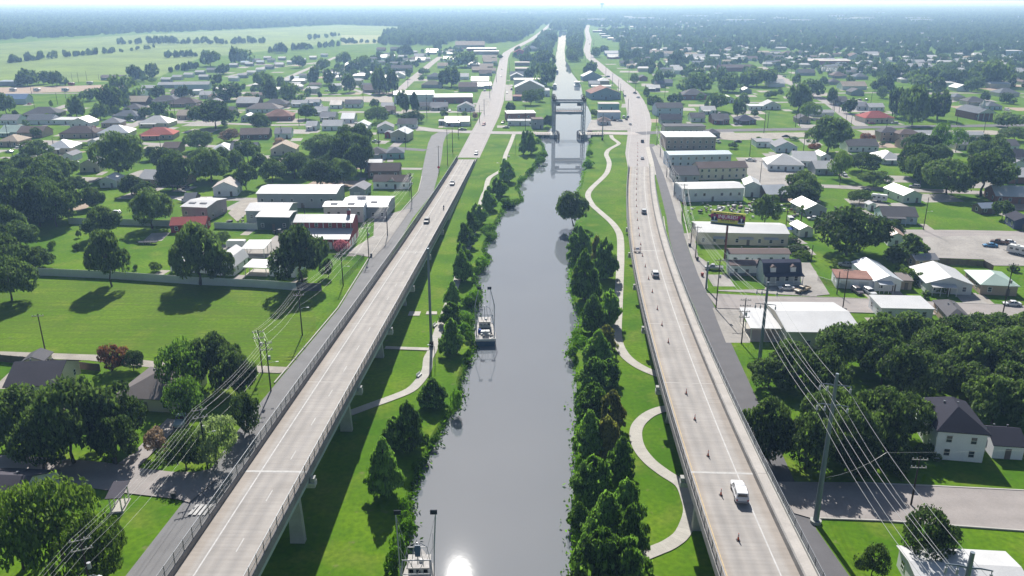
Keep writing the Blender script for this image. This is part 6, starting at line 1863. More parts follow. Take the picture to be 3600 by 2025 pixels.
# ------------------------------------------------------------------ lift bridge
STEEL = mat('blue_grey_steel', (.25, .28, .33), .6, .15, .5, 4, metallic=.2); DARK = mat('dark_timber', (.045, .04, .04), .9, .3, 1, 6); BRDECK = mat('lift_deck', (.45, .40, .37), .9, .12, .4, 4)
x1, yb_, x2, _ = SITE['lift']; hL = SITE['lifth']; s0, s1 = SITE['span']; mid = (x1+x2)/2; wL = x2-x1
lb_ = thing('lift_bridge', 'raised blue-grey vertical lift bridge across the channel', 'bridge', (mid, yb_, -1))
DY = 11.0
for sx in (-1, 1):
    for yy in (0, DY):
        mb = MB(); 
        for ex in (-.75, .75): mb.box((sx*wL/2+ex*.9, yy, (hL+1)/2), (.5, .6, hL+1))
        for k in range(9): z = 1.2+k*(hL-1)/8.6; mb.box((sx*wL/2, yy, z), (1.3, .45, .28))
        mb.build('tower_column', STEEL, lb_)
    mb = MB()
    for k in range(7):
        z = 3.2+k*(hL-3)/7; mb.tube((sx*wL/2, .3, z), (sx*wL/2, DY-.3, z+(hL-3)/7), .16, 5); mb.tube((sx*wL/2, .3, z+(hL-3)/7), (sx*wL/2, DY-.3, z), .16, 5)
    mb.build('tower_bracing', STEEL, lb_)
    for yy in (0, DY):
        mb = MB(); R_ = 1.35
        pts = [(math.cos(a*math.pi/8), math.sin(a*math.pi/8)) for a in range(16)]
        for (a, b), (c, d) in zip(pts, pts[1:]+pts[:1]): mb.hexa([(sx*wL/2+R_*a, yy-.2, hL+2.9+R_*b), (sx*wL/2+R_*c, yy-.2, hL+2.9+R_*d), (sx*wL/2+R_*c*.8, yy-.2, hL+2.9+R_*d*.8), (sx*wL/2+R_*a*.8, yy-.2, hL+2.9+R_*b*.8)], [(sx*wL/2+R_*a, yy+.2, hL+2.9+R_*b), (sx*wL/2+R_*c, yy+.2, hL+2.9+R_*d), (sx*wL/2+R_*c*.8, yy+.2, hL+2.9+R_*d*.8), (sx*wL/2+R_*a*.8, yy+.2, hL+2.9+R_*b*.8)])
        for k in range(4): a = k*math.pi/4; mb.tube((sx*wL/2-R_*.8*math.cos(a), yy, hL+2.9-R_*.8*math.sin(a)), (sx*wL/2+R_*.8*math.cos(a), yy, hL+2.9+R_*.8*math.sin(a)), .09, 5)
        mb.build('sheave_wheel', DARK, lb_)
        MB().box((sx*wL/2, yy, hL+1.35), (1.9, .9, .7)).box((sx*wL/2+sx*.8, yy+.7, hL+1.9), (.9, 1, 1.3)).build('sheave_housing', DARK, lb_)
for yy in (0, DY):
    mb = MB().box((0, yy, hL+.4), (wL+2.4, .7, 1.1))
    for sx in (-1, 1): mb.hexa([(sx*(wL/2-.7), yy-.25, hL-1.9), (sx*(wL/2-.65), yy-.25, hL-1.9), (sx*(wL/2-.65), yy+.25, hL-1.9), (sx*(wL/2-.7), yy+.25, hL-1.9)], [(sx*(wL/2-3), yy-.25, hL-.16), (sx*(wL/2-.65), yy-.25, hL-.16), (sx*(wL/2-.65), yy+.25, hL-.16), (sx*(wL/2-3), yy+.25, hL-.16)])
    mb.build('portal_beam', STEEL, lb_)
mb = MB().box((0, DY/2, hL+1.5), (wL-2.5, .4, .4)); 
for k in range(6): mb.tube((-wL/2+2+k*(wL-4)/6, DY/2, hL+1.4), (-wL/2+2+(k+1)*(wL-4)/6, 0, hL+.9), .1, 4)
mb.build('top_truss', STEEL, lb_)
zs = s0+1
MB().box((0, DY/2, zs+.55), (wL-1.2, DY-1.2, .3)).build('lift_span_deck', BRDECK, lb_)
for yy in (.35, DY-.35): MB().box((0, yy, zs+.3), (wL-1.0, .45, 1.5)).build('span_girder', STEEL, lb_)
for yy in (.8, DY-.8):
    mb = MB().box((0, yy, zs+1.85), (wL-1.4, .1, .12)).box((0, yy, zs+1.25), (wL-1.4, .08, .1))
    for k in range(11): mb.box((-wL/2+1+k*(wL-2)/10, yy, zs+1.25), (.14, .14, 1.15))
    mb.build('span_railing', GALV, lb_)
for sx in (-1, 1): MB().box((sx*(wL/2-2.6), DY*.6, hL-1.6), (2.6, 2.6, 1.6)).build('counterweight', DARK, lb_)
MB().box((.5, .02, zs+.35), (2.2, .7, 1.9)).build('machinery_box', STEEL, lb_)
for sx in (-1, 1):                                                # timber fenders round the piers
    mb = MB(); arc = [(sx*(wL/2-.2), -5.5), (sx*(wL/2-2.6), -4.2), (sx*(wL/2-3.4), 1), (sx*(wL/2-3.4), 9), (sx*(wL/2-2.4), 14), (sx*(wL/2), 16)]
    for a, b in zip(arc, arc[1:]):
        l = math.hypot(b[0]-a[0], b[1]-a[1]); rz = math.atan2(b[1]-a[1], b[0]-a[0])
        for z in (.7, 1.5, 2.3): mb.box(((a[0]+b[0])/2, (a[1]+b[1])/2, z), (l, .3, .35), 0, rz)
        for t in (0, .5): mb.box((a[0]+(b[0]-a[0])*t, a[1]+(b[1]-a[1])*t, 1.2), (.35, .35, 3.0))
    mb.build('timber_fender', DARK, lb_)
    MB().box((sx*(wL/2+.3), DY/2, .9), (4.2, DY+4, 2.4)).build('tower_footing', CONC, lb_)
for sx, xe in ((-1, -21), (1, 22)):
    xa = sx*(wL/2+2.4)
    r_ = thing('approach_span', 'pale road deck leading to the lift bridge from the '+('brick shop' if sx < 0 else 'car lot')+' side', 'bridge approach', (mid, yb_, -1))
    MB().box(((xa+xe)/2, DY/2, 1.85), (abs(xe-xa), DY, .5)).build('road_deck', BRDECK, r_)
    for yy in (.15, DY-.15):
        mb = MB().box(((xa+xe)/2, yy, 2.9), (abs(xe-xa), .12, .12)).box(((xa+xe)/2, yy, 2.5), (abs(xe-xa), .1, .1))
        for k in range(7): mb.box((xa+(xe-xa)*k/6, yy, 2.5), (.18, .18, .8))
        mb.build('railing', GALV, r_)
    for k in (.35, .85): MB().box((xa+(xe-xa)*k, DY/2, .45), (.8, DY-1, 2.3)).build('pier_wall', DARK, r_)

# ------------------------------------------------------------------ buildings
RC = {'whitemetal': (.54, .54, .54), 'palemetal': (.46, .46, .47), 'paleroof': (.52, .47, .43), 'white': (.66, .65, .63), 'pale': (.50, .50, .51), 'grey': (.27, .27, .29), 'darkgrey': (.115, .112, .12), 'slate': (.15, .165, .19), 'silver': (.50, .53, .57), 'tan': (.42, .35, .28), 'brown': (.17, .13, .12), 'browndark': (.10, .075, .07), 'greybrown': (.22, .19, .18), 'black': (.035, .035, .05), 'red': (.36, .09, .08), 'rust': (.38, .26, .2), 'rustwhite': (.50, .43, .38), 'rustbrown': (.27, .15, .12), 'paleblue': (.46, .55, .62), 'palegreen': (.38, .49, .43), 'steel': (.25, .30, .38), 'olive': (.17, .165, .12), 'navy': (.05, .055, .09), 'blue': (.13, .21, .36), 'charcoal': (.075, .07, .085), 'taupe': (.17, .15, .145), 'redtile': (.42, .12, .09)}
WC = {'white': (.76, .77, .79), 'cream': (.62, .57, .46), 'grey': (.33, .35, .37), 'tan': (.42, .33, .25), 'brick': (.27, .12, .09), 'brown': (.16, .11, .09), 'paleblue': (.48, .56, .64), 'blue': (.20, .32, .52), 'teal': (.30, .48, .48), 'pale': (.60, .62, .62), 'redm': (.30, .045, .05), 'beige': (.50, .45, .36), 'purple': (.18, .12, .2), 'steelblue': (.26, .33, .40), 'palegreen': (.55, .62, .52), 'navy': (.06, .08, .15), 'mauve': (.36, .31, .35), 'darkgreen': (.07, .11, .11), 'tanbrick': (.37, .29, .24)}
METAL = {'whitemetal', 'palemetal', 'silver', 'paleblue', 'palegreen', 'steel', 'blue', 'rust', 'rustwhite'}
def rmat(k): return mat('roof_'+k, RC[k], .42 if k in METAL else .9, .42 if 'rust' in k else .14, .25, 3, spec=.4 if k in METAL else .15, wave=('X', 3.0, .22, .2) if k in METAL else None, coord='obj' if k in METAL else 'pos')
def wmat(k): return mat('wall_'+k, WC[k], .85, .12, .4, 4, wave=('Z', 6.0, .3, .3) if k in ('white', 'cream', 'pale', 'paleblue', 'palegreen') else None)
FRAME = mat('window_trim', (.72, .72, .70), .6, .05); GLASS = mat('window_glass', (.03, .04, .05), .12, .2, 2, 5, spec=.6); DOORM = mat('door_paint', (.16, .13, .12), .6, .2); GARD = mat('garage_door', (.60, .60, .59), .6, .08, 1, 4, wave=('Z', 4, .3, 0)); POSTM = mat('porch_white', (.66, .66, .65), .7, .08); SKIRT = mat('skirting', (.17, .18, .21), .9, .1)
def win_mesh(nm, wd, hh):
    mb = MB()
    for x_, z_, a, b in ((0, hh/2-.05, wd, .1), (0, -hh/2+.05, wd, .1), (-wd/2+.05, 0, .1, hh-.2), (wd/2-.05, 0, .1, hh-.2), (0, 0, wd-.2, .07)): mb.box((x_, 0, z_), (a, .08, b))
    return mb.mesh(nm, FRAME)
WIN = win_mesh('window', 1.15, 1.5); PANE = MB().box((0, .01, 0), (.96, .03, 1.3)).mesh('pane', GLASS)
WINB = win_mesh('window', 1.9, 1.5); PANEB = MB().box((0, .01, 0), (1.7, .03, 1.3)).mesh('pane', GLASS)
mbf = MB(); mbf.box((0, 0, 0), (1.2, .07, 1.45)); mbf.box((0, -.035, 0), (.95, .03, 1.2), 1); WINFAR = mbf.mesh('window', [FRAME, GLASS])
DOOR = MB().box((0, 0, 1.05), (1.0, .08, 2.1)).mesh('door', DOORM); GDOOR = MB().box((0, 0, 1.2), (2.7, .08, 2.4)).mesh('garage_door', GARD)
VENT = MB().tube((0, 0, 0), (0, 0, .55), .12, 7).tube((0, 0, .55), (0, 0, .7), .2, 7).mesh('roof_vent', GALV)
def gable_roof(mb, L, W, h, t, o, th=.16, oe=.35, y0=0):
    """ridge along x, eaves at +-W/2"""
    hw = W/2+o
    up = lambda y: h+.004+(W/2-abs(y))*t
    for a, b in ((-hw, 0), (0, hw)):
        za, zb = up(a), up(b)
        mb.hexa([(-L/2-oe, a+y0, za), (L/2+oe, a+y0, za), (L/2+oe, b+y0, zb), (-L/2-oe, b+y0, zb)], [(-L/2-oe, a+y0, za+th), (L/2+oe, a+y0, za+th), (L/2+oe, b+y0, zb+th), (-L/2-oe, b+y0, zb+th)])
def swapxy(mb): mb.v = [(-b, a, c) for a, b, c in mb.v]; return mb
def hip_roof(mb, L, W, h, t, o=.45, th=.16):
    a, b = L/2+o, W/2+o; ze = h-o*t+.004; k = min(a, b); zr = ze+k*t
    if a >= b: r0, r1 = (-(a-b), 0, zr), (a-b+.001, 0, zr)
    else: r0, r1 = (0, -(b-a), zr), (0, b-a+.001, zr)
    c = [(-a, -b, ze), (a, -b, ze), (a, b, ze), (-a, b, ze)]; up = lambda p: (p[0], p[1], p[2]+th); C = [up(p) for p in c]; R0, R1 = up(r0), up(r1)
    if a >= b: F = [(C[0], C[1], R1, R0), (C[1], C[2], R1), (C[2], C[3], R0, R1), (C[3], C[0], R0)]
    else: F = [(C[0], C[1], R0), (C[1], C[2], R1, R0), (C[2], C[3], R1), (C[3], C[0], R0, R1)]
    for f in F: mb.poly(f)
    for i in range(4): j = (i+1) % 4; mb.poly([c[i], c[j], C[j], C[i]])
    mb.poly([c[3], c[2], c[1], c[0]])
    return zr
def house(x, y, rz, L, W, h, roof, rc, wc, label, o):
    dist = math.hypot(x, y)
    cat = 'church' if o.get('church') or o.get('steeple') else 'carport' if roof == 'carport' else 'barn' if 'barn' in label.split(' with')[0] and 'nearest' not in label else 'warehouse' if ('warehouse' in label.split(' beside')[0] and 'nearest' not in label) else 'shed' if 'shed' in label.split(' with')[0] and 'nearest' not in label else 'trailer home' if 'trailer' in label.split('nearest')[0] or 'mobile home' in label.split(' beside')[0].split(' behind')[0] else 'house'
    nm = {'church': 'church', 'carport': 'carport', 'barn': 'barn', 'warehouse': 'warehouse', 'shed': 'shed', 'trailer home': 'mobile_home', 'house': 'house'}[cat]
    R_ = thing(nm, label, cat, (x, y, 0), rz, 'trailer homes in the trailer park' if o.get('trailer') else None)
    pitch = math.radians(o.get('pitch', {'gx': 25, 'gy': 25, 'hip': 26}.get(roof, 22))); t = math.tan(pitch); rm = rmat(rc); wm = wmat(wc); ov = .45
    mb = MB(); rf = MB()
    if roof == 'carport':
        for sx in (-1, 1):
            for k in range(3): MB().box((sx*(L/2-.25), -W/2+.3+k*(W-.6)/2, (h-.02)/2), (.18, .18, h-.02)).build('post', POSTM, R_)
        rf.hexa([(-L/2-.2, -W/2-.2, h), (L/2+.2, -W/2-.2, h), (L/2+.2, W/2+.2, h+.4), (-L/2-.2, W/2+.2, h+.4)], [(-L/2-.2, -W/2-.2, h+.15), (L/2+.2, -W/2-.2, h+.15), (L/2+.2, W/2+.2, h+.55), (-L/2-.2, W/2+.2, h+.55)]); rf.build('roof', rm, R_)
        MB().box((0, 0, .05), (L, W, .09)).build('floor_slab', GM['path'], R_); return R_
    z0 = .02
    mb.hexa([(-L/2, -W/2, z0), (L/2, -W/2, z0), (L/2, W/2, z0), (-L/2, W/2, z0)], [(-L/2, -W/2, h), (L/2, -W/2, h), (L/2, W/2, h), (-L/2, W/2, h)])
    if roof == 'gx':
        for sx in (-1, 1): mb.hexa([(sx*L/2-.1, -W/2+.01, h), (sx*L/2, -W/2+.01, h), (sx*L/2, W/2-.01, h), (sx*L/2-.1, W/2-.01, h)] if sx > 0 else [(sx*L/2, -W/2+.01, h), (sx*L/2+.1, -W/2+.01, h), (sx*L/2+.1, W/2-.01, h), (sx*L/2, W/2-.01, h)], [(sx*L/2-.1*(sx > 0), -.01, h+W/2*t-.01), (sx*L/2+.1*(sx < 0), -.01, h+W/2*t-.01), (sx*L/2+.1*(sx < 0), .01, h+W/2*t-.01), (sx*L/2-.1*(sx > 0), .01, h+W/2*t-.01)])
        gable_roof(rf, L, W, h, t, ov)
    elif roof in ('gy',):
        for sy in (-1, 1): mb.poly([(-L/2+.01, sy*W/2, h), (L/2-.01, sy*W/2, h), (0, sy*W/2, h+L/2*t-.01)] if sy < 0 else [(L/2-.01, sy*W/2, h), (-L/2+.01, sy*W/2, h), (0, sy*W/2, h+L/2*t-.01)])
        gable_roof(rf, W, L, h, t, ov); swapxy(rf)
    elif roof == 'hip': hip_roof(rf, L, W, h, t)
    elif roof == 'flat':
        rf.hexa([(-L/2-.25, -W/2-.25, h+.004), (L/2+.25, -W/2-.25, h+.004), (L/2+.25, W/2+.25, h+.3), (-L/2-.25, W/2+.25, h+.3)], [(-L/2-.25, -W/2-.25, h+.3), (L/2+.25, -W/2-.25, h+.3), (L/2+.25, W/2+.25, h+.6), (-L/2-.25, W/2+.25, h+.6)])
    elif roof == 'gambrel':
        pr = [(-L/2-.4, h-.2), (-L/2+1.2, h+2.4), (0, h+3.7), (L/2-1.2, h+2.4), (L/2+.4, h-.2)]
        for (a, za), (b, zb) in zip(pr, pr[1:]): rf.hexa([(a, -W/2-.3, za), (b, -W/2-.3, zb), (b, W/2+.3, zb), (a, W/2+.3, za)], [(a, -W/2-.3, za+.15), (b, -W/2-.3, zb+.15), (b, W/2+.3, zb+.15), (a, W/2+.3, za+.15)])
        for sy in (-1, 1): q = [(-L/2, sy*W/2, h), (L/2, sy*W/2, h), (L/2-1.3, sy*W/2, h+2.3), (0, sy*W/2, h+3.6), (-L/2+1.3, sy*W/2, h+2.3)]; mb.poly(q if sy < 0 else q[::-1])
    elif roof == 'mansard':
        rf.hexa([(-L/2-.3, -W/2-2.2, h-.1), (L/2+.3, -W/2-2.2, h-.1), (L/2+.3, -W/2-.01, h+.25), (-L/2-.3, -W/2-.01, h+.25)], [(-L/2-.3, -W/2-2.2, h), (L/2+.3, -W/2-2.2, h), (L/2+.3, -W/2-.01, h+.4), (-L/2-.3, -W/2-.01, h+.4)])
        pr = [(-W/2-.05, h+.02), (-W/2+1.5, h+3.0), (0, h+3.6), (W/2-1.5, h+3.0), (W/2+.05, h+.02)]
        for (a, za), (b, zb) in zip(pr, pr[1:]): rf.hexa([(-L/2-.3, a, za), (L/2+.3, a, za), (L/2+.3, b, zb), (-L/2-.3, b, zb)], [(-L/2-.3, a, za+.15), (L/2+.3, a, za+.15), (L/2+.3, b, zb+.15), (-L/2-.3, b, zb+.15)])
        for sx in (-1, 1): q = [(sx*L/2, -W/2, h), (sx*L/2, W/2, h), (sx*L/2, W/2-1.5, h+2.9), (sx*L/2, 0, h+3.5), (sx*L/2, -W/2+1.5, h+2.9)]; mb.poly(q if sx > 0 else q[::-1])
    elif roof == 'barn':                                          # low red aisle in front, clerestory, tall hall behind
        hb = h+4.0; d = W*.42
        mb.hexa([(-L/2+.01, -W/2+d, h), (L/2-.01, -W/2+d, h), (L/2-.01, W/2-.01, h), (-L/2+.01, W/2-.01, h)], [(-L/2+.01, -W/2+d, hb), (L/2-.01, -W/2+d, hb), (L/2-.01, W/2-.01, hb), (-L/2+.01, W/2-.01, hb)])
        for sx in (-1, 1): q = [(sx*L/2, -W/2, h), (sx*L/2, -W/2+d, h), (sx*L/2, -W/2+d, h+1.7)]; mb.poly(q if sx > 0 else q[::-1])
        a, b = -W/2-.5, -W/2+d-.01
        lo = MB().hexa([(-L/2-.3, a, h-.1), (L/2+.3, a, h-.1), (L/2+.3, b, h+1.75), (-L/2-.3, b, h+1.75)], [(-L/2-.3, a, h+.05), (L/2+.3, a, h+.05), (L/2+.3, b, h+1.9), (-L/2-.3, b, h+1.9)]); lo.build('roof', rm, R_)
        W2 = W-d; gable_roof(rf, L, W2, hb, .3, .5, y0=d/2)
        for sx in (-1, 1): q = [(sx*(L/2-.01), -W/2+d, hb), (sx*(L/2-.01), W/2, hb), (sx*(L/2-.01), d/2, hb+W2/2*.3-.02)]; mb.poly(q if sx > 0 else q[::-1])
        for k in range(4):
            x_ = -L/2+L*(k+.6)/4.2; wo = put('window', WIN, R_, (x_, -W/2+d-.06, h+2.95)); put('pane', PANE, wo)
            MB().box((x_+L/8.4, -W/2+d-.04, h+2.9), (.22, .1, 2.0)).build('trim_board', FRAME, R_); MB().box((x_+L/8.4, -W/2-.04, h/2), (.22, .1, h-.3)).build('trim_board', FRAME, R_)
        for k in range(3): MB().hexa([(-L/2+2.5+k*L/3.4-1.2, d/2-1.6, hb+.68), (-L/2+2.5+k*L/3.4+1.2, d/2-1.6, hb+.68), (-L/2+2.5+k*L/3.4+1.2, d/2-.8, hb+.9), (-L/2+2.5+k*L/3.4-1.2, d/2-.8, hb+.9)], [(-L/2+2.5+k*L/3.4-1.2, d/2-1.6, hb+1.1), (-L/2+2.5+k*L/3.4+1.2, d/2-1.6, hb+1.1), (-L/2+2.5+k*L/3.4+1.2, d/2-.8, hb+1.35), (-L/2+2.5+k*L/3.4-1.2, d/2-.8, hb+1.35)]).build('skylight', rmat('grey'), R_)
        cu = MB().box((L/2-2.0, d/2, hb+2.3), (1.1, 1.1, 1.5)).build('cupola', wmat('redm'), R_); MB().hexa([(L/2-2.7, d/2-.7, hb+3.06), (L/2-1.3, d/2-.7, hb+3.06), (L/2-1.3, d/2+.7, hb+3.06), (L/2-2.7, d/2+.7, hb+3.06)], [(L/2-2.02, d/2-.02, hb+3.8), (L/2-1.98, d/2-.02, hb+3.8), (L/2-1.98, d/2+.02, hb+3.8), (L/2-2.02, d/2+.02, hb+3.8)]).build('cupola_roof', rm, cu)
        MB().box((L/2-2.0, d/2, hb+4.2), (.12, .12, .8)).build('finial', GALV, cu)
        for k in range(3): put('garage_door', GDOOR, R_, (L/2+.03, -W/2+2+k*4.2, 0), math.pi/2)
        for k in range(2): dd = put('garage_door', GDOOR, R_, (-L/2+L*(.35+.3*k), -W/2-.04, 0))
    mb.build('wall', wm, R_); rf.build('roof', rm, R_)
    # openings on the wall that faces the river road and on the side towards the channel
    near = dist < 330; st = 2 if o.get('win') == 2 else 1
    if dist < 780 and roof not in ('barn', 'mansard'):
        n = max(1, min(8, int(L/3.4))); dx_ = L/n; hd = o.get('garage', 0)
        for s in range(st):
            zc = 1.65+s*2.75 if h < 5 or st == 2 else h*.55
            for k in range(n):
                px = -L/2+dx_*(k+.5); c = (px, -W/2-.04, zc)
                if s == 0 and k < hd: put('garage_door', GDOOR, R_, (px, -W/2-.04, 0)); continue
                if s == 0 and k == n//2 and not hd and not o.get('nodoor'): put('door', DOOR, R_, (px, -W/2-.04, .02)); continue
                if near and L > 4: wo = put('window', WIN, R_, c); put('pane', PANE, wo)
                elif dist < 560 or k % 2 == 0: put('window', WINFAR, R_, c)
        if dist < 420:
            sx = -1 if x > 0 else 1
            for k in range(2 if W > 7 else 1):
                yy = -W/2+W*(k+.5)/(2 if W > 7 else 1)
                if near: wo = put('window', WIN, R_, (sx*(L/2+.04), yy, 1.65), math.pi/2*sx); put('pane', PANE, wo)
                else: put('window', WINFAR, R_, (sx*(L/2+.04), yy, 1.65), math.pi/2*sx)
    if near and roof in ('gx', 'hip') and rc not in METAL:
        for k in range(2): put('roof_vent', VENT, R_, (-L/4+k*L/2.2, .9, h+(W/2-.9)*t-.02) if roof == 'gx' else (-L/6+k*L/3.5, min(L, W)*.12, h+min(L, W)/2*t*.62))
    if o.get('sky'):
        for k in range(o['sky']): xx = -L/4+k*L/2.3; yy = -W/4; zz = h+(W/2+yy)*t+.14; MB().hexa([(xx-1.3, yy-.6, zz-.6*t), (xx+1.3, yy-.6, zz-.6*t), (xx+1.3, yy+.6, zz+.6*t), (xx-1.3, yy+.6, zz+.6*t)], [(xx-1.3, yy-.6, zz-.6*t+.3), (xx+1.3, yy-.6, zz-.6*t+.3), (xx+1.3, yy+.6, zz+.6*t+.3), (xx-1.3, yy+.6, zz+.6*t+.3)]).build('skylight', rmat('grey'), R_)
    if o.get('porch') or (not o.get('trailer') and roof in ('gx', 'hip') and h < 3.4 and dist > 300 and int(abs(x)*7) % 3 == 0):
        pw = L*.55; px = -L*.15; MB().hexa([(px-pw/2, -W/2-2.4, h-.55), (px+pw/2, -W/2-2.4, h-.55), (px+pw/2, -W/2-.03, h-.15), (px-pw/2, -W/2-.03, h-.15)], [(px-pw/2, -W/2-2.4, h-.43), (px+pw/2, -W/2-2.4, h-.43), (px+pw/2, -W/2-.03, h-.03), (px-pw/2, -W/2-.03, h-.03)]).build('porch_roof', rm, R_)
        for k in range(4 if dist < 330 else 2): MB().box((px-pw/2+.15+k*(pw-.3)/(3 if dist < 330 else 1), -W/2-2.3, (h-.56)/2), (.14, .14, h-.56)).build('porch_post', POSTM, R_)
    if o.get('skirt'): MB().box((0, -W/2-.03, .45), (L+.05, .06, .9)).build('skirting', SKIRT, R_)
    if o.get('awn'):
        for k in range(3): xx = -L/2+L*(.25+.28*k); MB().hexa([(xx-2.5, -W/2-1.8, 2.5), (xx+2.5, -W/2-1.8, 2.5), (xx+2.5, -W/2-.05, 2.9), (xx-2.5, -W/2-.05, 2.9)], [(xx-2.5, -W/2-1.8, 2.6), (xx+2.5, -W/2-1.8, 2.6), (xx+2.5, -W/2-.05, 3.0), (xx-2.5, -W/2-.05, 3.0)]).build('awning', rmat('pale'), R_)
    if o.get('cgable'):
        g = MB(); gable_roof(g, W*.55, L*.22, h, .75, .2); swapxy(g); g.v = [(a+L*.02, b-W*.24, c) for a, b, c in g.v]; g.build('roof', rm, R_); MB().poly([(L*.02-L*.11, -W/2-.03, h-.02), (L*.02+L*.11, -W/2-.03, h-.02), (L*.02, -W/2-.03, h+L*.11*.75)]).build('gable_wall', wm, R_)
    if roof == 'mansard':
        for sx in (-.27, .27):
            dm = MB().box((sx*L, -W/2+.5, h+1.5), (1.5, 1.3, 1.5)).build('dormer', wmat('white'), R_); wo = put('window', WIN, dm, (sx*L, -W/2-.2, h+1.45)); wo.scale = (.7, 1, .7)
            MB().hexa([(sx*L-.95, -W/2-.25, h+2.2), (sx*L+.95, -W/2-.25, h+2.2), (sx*L+.95, -W/2+1.3, h+2.2), (sx*L-.95, -W/2+1.3, h+2.2)], [(sx*L-.02, -W/2-.25, h+2.9), (sx*L+.02, -W/2-.25, h+2.9), (sx*L+.02, -W/2+1.3, h+2.9), (sx*L-.02, -W/2+1.3, h+2.9)]).build('dormer_roof', rmat('brown'), dm)
        MB().box((0, -W/2-1.1, .5), (L, 2.0, .2)).build('porch_floor', POSTM, R_)
        for k in range(5): MB().box((-L/2+.15+k*(L-.3)/4, -W/2-2.0, (h+.4)/2), (.16, .16, h-.65)).build('porch_post', POSTM, R_)
        mbp = MB().box((0, -W/2-2.05, 1.45), (L-.3, .08, .1)).box((0, -W/2-2.05, .75), (L-.3, .08, .1))
        for k in range(36): mbp.box((-L/2+.3+k*(L-.6)/35, -W/2-2.05, 1.1), (.06, .05, .62))
        mbp.build('porch_railing', POSTM, R_)
        for k in range(4): wo = put('window', WIN, R_, (-L/2+L*(k+.5)/4, -W/2-.04, 1.8)); put('pane', PANE, wo)
    if o.get('church'):
        for k in range(4): MB().tube((-L/2+.8+k*(L-1.6)/3, -W/2-2.6, 0), (-L/2+.8+k*(L-1.6)/3, -W/2-2.6, h), .28, 8).build('column', POSTM, R_)
        g = MB(); gable_roof(g, 3.2, L, h, t, .4); swapxy(g); g.v = [(a, b-W/2-1.7, c) for a, b, c in g.v]; g.build('portico_roof', rm, R_)
        MB().poly([(-L/2, -W/2-3.2, h), (L/2, -W/2-3.2, h), (0, -W/2-3.2, h+L/2*t)]).build('pediment', POSTM, R_)
        sp_ = MB().box((0, -W/2+3, h+L/2*t+.9), (2, 2, 2.6)).build('steeple', POSTM, R_); MB().hexa([(-1, -W/2+2, h+L/2*t+2.2), (1, -W/2+2, h+L/2*t+2.2), (1, -W/2+4, h+L/2*t+2.2), (-1, -W/2+4, h+L/2*t+2.2)], [(-.03, -W/2+2.97, h+L/2*t+6), (.03, -W/2+2.97, h+L/2*t+6), (.03, -W/2+3.03, h+L/2*t+6), (-.03, -W/2+3.03, h+L/2*t+6)]).build('spire', POSTM, sp_)
    if o.get('steeple'): MB().hexa([(-L/2+1, -1.2, h+1), (-L/2+3.4, -1.2, h+1), (-L/2+3.4, 1.2, h+1), (-L/2+1, 1.2, h+1)], [(-L/2+1.6, -.6, h+7), (-L/2+2.8, -.6, h+7), (-L/2+2.8, .6, h+7), (-L/2+1.6, .6, h+7)]).tube((-L/2+2.2, 0, h+7), (-L/2+2.2, 0, h+14), .6, 6, .03).build('spire', rmat('slate'), R_)
    return R_
for hrec in HOUSES: house(*hrec)

for i, hrec in enumerate(HOUSES):                                 # a short paved apron beside most houses
    x, y, rz, L, W, h = hrec[:6]
    if hrec[10].get('trailer') or h > 5.2 or hrec[6] == 'carport' or y > 900 or (y < 300 and -60 < x < 60) or i % 5 == 4 or 'bottom frame' in hrec[9]: continue
    sx = 1 if i % 2 else -1; wd, ln = (3.2, 9) if i % 3 else (6.5, 11); u0, v0 = sx*(L/2+.6+wd/2), -W/2+1; ca, sa = math.cos(rz), math.sin(rz)
    q = [(u0-wd/2, v0-ln), (u0+wd/2, v0-ln), (u0+wd/2, v0), (u0-wd/2, v0)]
    struct(MB().poly([(x+a*ca-b*sa, y+a*sa+b*ca, .008+.0006*(i % 9)) for a, b in q]).build('driveway', GM[['oldconcrete', 'concrete', 'gravel'][i % 3]]))
def yard_ok(x, y): return all(math.hypot(x-h[0], y-h[1]) > 6 for h in HOUSES)
kept_y = []
for k in range(900):                                              # paved and bare yards between the houses of the town
    y = rnd.uniform(330, 1150); x = rnd.choice((rnd.uniform(95, .62*y+20), rnd.uniform(-.62*y-20, -75)))
    if x < -.35*y and y > 760 or len(kept_y) > 150 or any((x-a)**2+(y-b)**2 < 900 for a, b in kept_y) or not yard_ok(x, y): continue
    kept_y.append((x, y)); a, b, rz = rnd.uniform(5, 13), rnd.uniform(6, 15), rnd.uniform(-.1, .1); ca, sa = math.cos(rz), math.sin(rz)
    struct(MB().poly([(x+u*ca-v*sa, y+u*sa+v*ca, .003) for u, v in ((-a, -b), (a*.9, -b), (a, b*.8), (-a*.8, b))]).build('yard', GM[rnd.choice(('oldconcrete', 'gravel', 'oldconcrete', 'dirt'))]))
